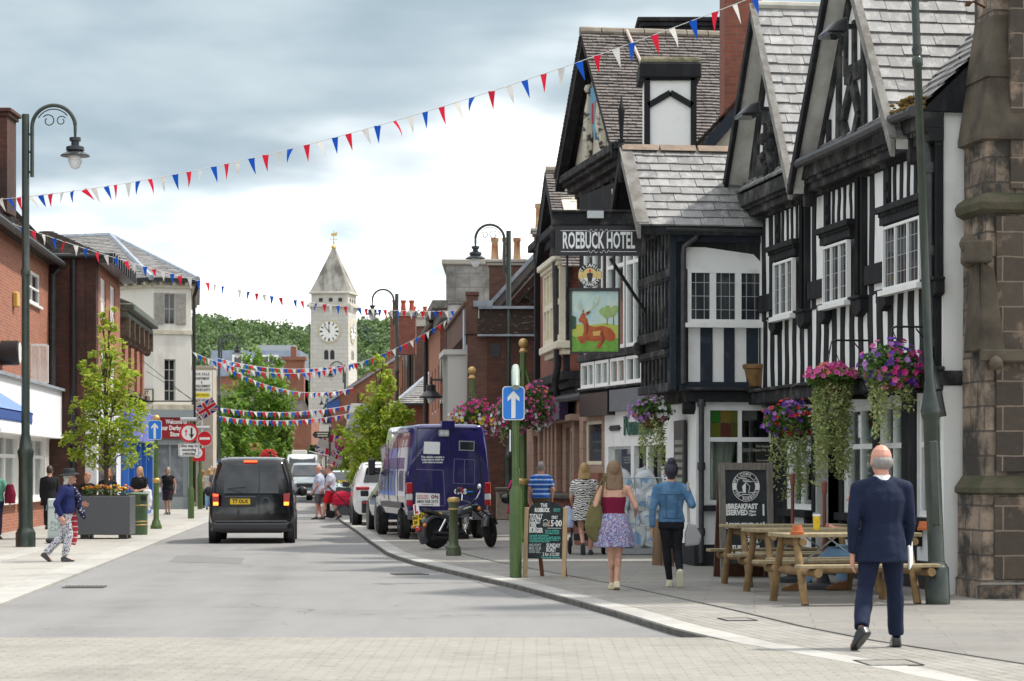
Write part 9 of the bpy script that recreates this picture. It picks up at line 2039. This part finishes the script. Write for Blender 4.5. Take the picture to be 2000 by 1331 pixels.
limbs(t,D,S,JN,'trousers')
m=MB(); ax=[D['pel'],D['wai'],D['che'],D['nek']]
m.loft([ringl(p,rx*S,ry*S) for p,rx,ry in ((ax[0],.11,.085),(ax[1],.105,.085),(ax[2],.115,.08),(ax[2].lerp(ax[3],.6),.1,.06),(ax[3],.045,.045))])
for s in 'LR': m.cone(D['s'+s],D['s'+s].lerp(D['e'+s],.6),.042*S,.036*S)
remesh(m,'top',clothm('dark_tee',(.03,.035,.05)),t,.014,3,.004)
BRS=M('brown_suede',(.16,.075,.03),.8)
for s in 'LR':
    an=D['a'+s]; m=MB(); m.loft([[an+V((x*w*S,y*S,z*S)) for x,z in ((-1,-.046),(1,-.046),(.8,zz),(-.8,zz))] for y,w,zz in ((-.04,.022,.0),(-.02,.028,.015),(.03,.03,.01),(.075,.032,-.01),(.115,.027,-.024),(.13,.015,-.034))]); remesh(m,'shoe',BRS,t,.011,3)
m=MB(); hd=D['hed']; m.sphere(hd+V((0,-.008*S,.024*S)),.066*S,12,(.86,1,1)); remesh(m,'hair',HD,t,.012,2,.002)
# --- woman in the hat
g=gl(124,1097,.03); POL=pattern('polka_scarf','dots',(.012,.016,.06),(.75,.75,.75),26.,lo=.2,hi=.26); FT=pattern('floral_trousers','floral',(.05,.055,.1),(.6,.6,.62),75.,(.5,.48,.5)); NVY=clothm('navy_jumper',(.013,.019,.09))
t,D,S,HT=person('older woman in a black hat and navy jumper crossing with patterned trousers',(g.x,g.y,.03),R_(-72),1.6,
 J={'wai':(0,.01,.62),'che':(0,.02,.72),'nek':(0,.045,.82),'hed':(0,.07,.915),'kR':(.05,.06,.3),'aR':(.05,.0,.045),'fR':(0,1,0),'kL':(-.05,.0,.285),'aL':(-.05,-.19,.08),'fL':(0,.75,-.6),'eL':(-.15,-.0,.63),'wL':(-.13,.2,.62),'eR':(.16,-.1,.63),'wR':(.16,-.045,.49)},
 g=1.28,belly=.03,top=NVY,sleeve='long',hem=.5,bottom=FT,legs='long',shoes=LEA,hair='mid',hairm=HW,skin=SKINP,face=True,fing=True,vox=.013)
hd=D['hed']; m=MB(); m.lathe([(.0,.1),(.05,.1),(.062,.085),(.068,.03),(.072,.025),(.118,.008),(.12,.014),(.07,.034)],hd+V((0,-.004*S,.012*S)),24,R=Matrix.Rotation(-.1,3,'X')); 
m=MB(); m.lathe([(r*S,z*S) for r,z in ((.0,.095),(.05,.093),(.064,.08),(.07,.035),(.115,.015),(.117,.022),(.072,.042))],hd+V((0,-.004*S,.01*S)),24,R=Matrix.Rotation(.08,3,'X')); m.build('hat',M('hat_black',(.016,.02,.022),.7),t,local=True,smooth=True)
m=MB(); m.lathe([(.0715*S,.034*S),(.073*S,.036*S),(.071*S,.05*S)],hd+V((0,-.004*S,.01*S)),24,R=Matrix.Rotation(.08,3,'X')); m.build('hat_band',BLACKM,t,local=True)
m=MB(); nk=D['nek']; m.loft([ringl(nk+V((0,.0,z*S)),r*S,r*S*.9,14) for z,r in ((-.03,.075),(.0,.068),(.025,.055),(.03,.045))]); m.tube([nk+V((-.06,.06,-.02))*S,nk+V((-.03,.12,-.12))*S,nk+V((-.05,.13,-.22))*S,nk+V((-.06,.17,-.3))*S,nk+V((-.06,.2,-.36))*S],[.035*S,.04*S,.035*S,.04*S,.02*S],10); m.tube([nk+V((.04,.06,-.02))*S,nk+V((.0,.125,-.14))*S,nk+V((-.02,.14,-.3))*S],[.03*S,.035*S,.025*S],10); remesh(m,'scarf',POL,t,.012,2,.005)
bg=thing('tote_bag','red and white striped bag behind the leg of the woman in the hat','bag',(g.x+.13,g.y+.2,.3)); m=MB(); m.loft([ringl((x,0,z),rx,.04,12) for x,z,rx in ((0,0,.04),(.0,.1,.075),(.01,.3,.07),(.0,.52,.05))]); remesh(m,'bag_body',pattern('red_stripes','stripe',(.5,.03,.05),(.7,.65,.65),11.),bg,.014,2,.003); m=MB(); m.tube([V((0,0,.5)),V((.0,0,.7))],.012,5); m.build('strap',SR,bg,local=True)
# --- left background people
TEE=clothm('black_tee',(.014,.014,.016)); 
person('dark haired person in a long black top facing the shop window',(P(97,916,62).x,62,.03),.25,1.68,g=1.2,top=TEE,sleeve='long',hem=.38,bottom=TEE,shoes=LEA,hair='short',hairm=HD,vox=.018)
t,D,S,HT=person('ginger haired girl in a white slogan t-shirt standing behind the planter',(P(210,916,57.5).x,57.5,.03),R_(172),1.6,g=1.1,top=TEE,sleeve='short',bottom=TEE,shoes=LEA,hair='mid',hairm=HRD,face=True,vox=.018)
m=MB(); m.box((0,.082*S*1.12,.7*S),(.3,.012,.2)); m.build('slogan_panel',SW,t,local=True,bevel=.004)
for i,s in enumerate(('JUST','DO IT.')): text(s,BLACKM,t,(.0,.082*S*1.12+.009,.735*S-.1*i),(-1,0,0),(0,0,1),.11,local=True,bold=.006)
person('younger red haired child in a black t-shirt behind the planter',(P(171,916,57.8).x,57.8,.03),R_(165),1.5,g=1.1,top=TEE,sleeve='short',bottom=TEE,shoes=LEA,hair='short',hairm=HRD,face=True,vox=.018)
x=P(273,916,66).x; person('blonde woman in black holding a white carrier bag',(x,66,.03),R_(160),1.66,J={'eL':(-.15,.02,.63),'wL':(-.05,.13,.6),'eR':(.15,.02,.63),'wR':(.05,.13,.6)},g=1.2,top=TEE,sleeve='short',hem=.44,bottom=pattern('pale_print','floral',(.5,.42,.4),(.6,.55,.5),40.,(.35,.2,.2)),skirt=(.25,.56),shoes=LEA,hair='long',hairm=HBL,face=True,vox=.018)
bg=thing('carrier_bag','plain white carrier bag held by the blonde woman in black','bag',(x+.24,65.8,.55)); m=MB(); m.loft([ringl((0,0,z),rx,.06,12) for z,rx in ((0,.11),(.2,.13),(.42,.12),(.46,.1))]); remesh(m,'bag_body',SW,bg,.016,2,.006); m=MB(); m.tube([V((-.05,0,.44)),V((0,0,.6)),V((.05,0,.44))],.01,5); m.build('strap',SW,bg,local=True)
x=P(328,916,82).x; person('older man in a black vest and shorts walking towards us',(x,82,.03),R_(170),1.66,J={'kL':(-.05,.06,.29),'aL':(-.05,.07,.045),'aR':(.05,-.05,.05),'eL':(-.16,-.02,.64),'wL':(-.17,.03,.5),'eR':(.16,-.0,.64),'wR':(.13,.09,.52)},g=1.2,top=TEE,sleeve='none',hem=.48,bottom=clothm('dark_shorts',(.035,.025,.03)),legs='short',shoes=LEA,hair='short',hairm=HG,skin=SKINT,face=True,vox=.02)
bg=thing('paper','folded white paper in the hand of the man in the black vest','paper',(x-.28,81.75,.86),.2); m=MB(); m.prism([V(p) for p in ((-.09,0,-.09),(.09,0,-.07),(.08,0,.09),(-.1,0,.08))],(0,.012,0)); m.build('sheet',SW,bg,local=True)
x=P(2,916,53).x; person('shopper in green and dark clothes at the left edge of the photo',(x-.12,53,.03),R_(-10),1.66,g=1.2,top=clothm('jade_top',(.12,.33,.25)),sleeve='short',bottom=clothm('dark_navy',(.02,.02,.06)),shoes=LEA,hair='mid',hairm=HD,vox=.02,J={'eR':(.17,.0,.64),'wR':(.18,.05,.52)})
bg=thing('shoulder_bag','maroon shoulder bag of the shopper at the left edge','bag',(x+.22,52.9,.82)); m=MB(); m.loft([ringl((0,0,z),rx,.07,10) for z,rx in ((0,.12),(.2,.13),(.42,.07))]); remesh(m,'bag_body',clothm('maroon_bag',(.2,.015,.04)),bg,.016,2,.004)
for u,Y,l,hm,tm,bm_,hh,rz,hst in ((408,92,'blonde woman in a speckled cream top and jeans in the far left crowd',HBL,pattern('speckled_cream','floral',(.55,.5,.4),(.3,.26,.2),40.,(.6,.58,.5)),JN,1.62,.1,'mid'),(421,91,'long blonde haired woman in grey beside the woman in speckled cream',HBL,clothm('grey_top',(.1,.1,.12)),JN,1.66,-.1,'long'),(412,99,'balding pink faced man in the far left crowd',HG,clothm('pink_tee',(.5,.3,.25)),JN,1.72,2.9,'short'),(395,96,'auburn haired woman at the left of the far crowd',HRD,clothm('rust_top',(.4,.2,.12)),TEE,1.55,.6,'mid')):
    person(l,(P(u,916,Y).x,Y,.03),rz,hh,g=1.15,top=tm,sleeve='short',bottom=bm_,shoes=LEA,hair=hst,hairm=hm,vox=.022,group='small crowd by the no entry sign')
# --- two men crossing
LT=clothm('pale_blue_tee',(.42,.45,.56)); LT2=clothm('lilac_tee',(.5,.51,.62))
Y=75.5; person('bald heavy man in a pale grey t-shirt and grey shorts crossing the road',(P(624,916,Y).x,Y,0),R_(78),1.76,J={'wai':(0,.0,.61),'kL':(-.05,.03,.285),'aL':(-.05,.04,.045),'kR':(.05,.03,.285),'aR':(.05,-.04,.045),'eL':(-.15,-.02,.64),'wL':(-.13,.08,.52),'eR':(.15,.0,.64),'wR':(.13,.07,.52)},g=1.3,belly=.045,top=LT,sleeve='short',hem=.47,bottom=clothm('grey_shorts',(.11,.11,.115)),legs='short',shoes=LEA,hair='bald',hairm=HG,skin=SKINP,face=True,headturn=.7,vox=.018)
person('brown haired man in a lilac t-shirt and red shorts crossing the road',(P(646,916,Y-.3).x,Y-.3,0),R_(80),1.78,J={'kL':(-.05,.09,.29),'aL':(-.05,.13,.046),'kR':(.05,-.03,.285),'aR':(.05,-.15,.07),'fR':(0,.8,-.5),'eL':(-.15,.0,.64),'wL':(-.12,.12,.54),'eR':(.15,-.02,.64),'wR':(.14,.06,.52)},g=1.2,belly=.025,top=LT2,sleeve='short',hem=.48,bottom=clothm('red_shorts',(.6,.015,.03)),legs='short',shoes=LEA,hair='short',hairm=HB,skin=SKINP,face=True,vox=.018)
person('dark jacketed person half hidden behind the two crossing men',(P(640,916,79).x,79,0),R_(100),1.74,g=1.1,top=TEE,sleeve='long',bottom=TEE,shoes=LEA,hair='short',hairm=HD,vox=.022)
Y=74.; x=P(668,916,Y).x; pc=thing('pushchair','red hooded pushchair behind the man in red shorts','pushchair',(x,Y,KH),-1.4)
m=MB(); m.sphere((0,0,.62),.27,14,(.85,1.1,.8)); m.box((0,.1,.5),(.5,.7,.2)); remesh(m,'hood',clothm('pram_red',(.5,.015,.05)),pc,.02,3,.01)
m=MB()
for s in (-1,1): m.tube([V((s*.24,-.45,1.0)),V((s*.25,.35,.2))],.016,6); m.tube([V((s*.25,-.3,.15)),V((s*.25,.2,.55))],.016,6)
m.build('frame',BLACKM,pc,local=True)
for s in (-1,1):
    for y in (-.35,.35): m=MB(); m.lathe([(.09,-.025),(.12,-.02),(.12,.02),(.09,.025)],(s*.28,y,.12),14,R=Matrix.Rotation(R_(90),3,'Y')); m.build('wheel',RUBBER,pc,local=True)
t=thing('planter_tub','dark square street planter with yellow flowers beside the red pushchair','planter',(P(672,916,79).x+.1,79,KH)); m=MB(); m.box((P(672,916,79).x+.1,79,.5),(.8,.8,.95)); m.build('box',MATS['planter_grey'],t,bevel=.01)
flowerbed('yellow_flowers','yellow flowers in the dark street planter beside the red pushchair',(P(672,916,79).x+.1,79,.98),.35,.35,30,[YE],0)
for o in list(bpy.data.objects):
    if o.type=='MESH' and o.name.split('.')[0] in ('gable_timbers','infill_panels','black_fascia','carved_brackets','heraldic_beasts','strut','shield_bars','barge_boards','feet','shop_window') and o.parent and not (o.name.startswith('shop_window') and len(o.data.vertices)>40): explode(o)
bpy.data.scenes.remove(TS)
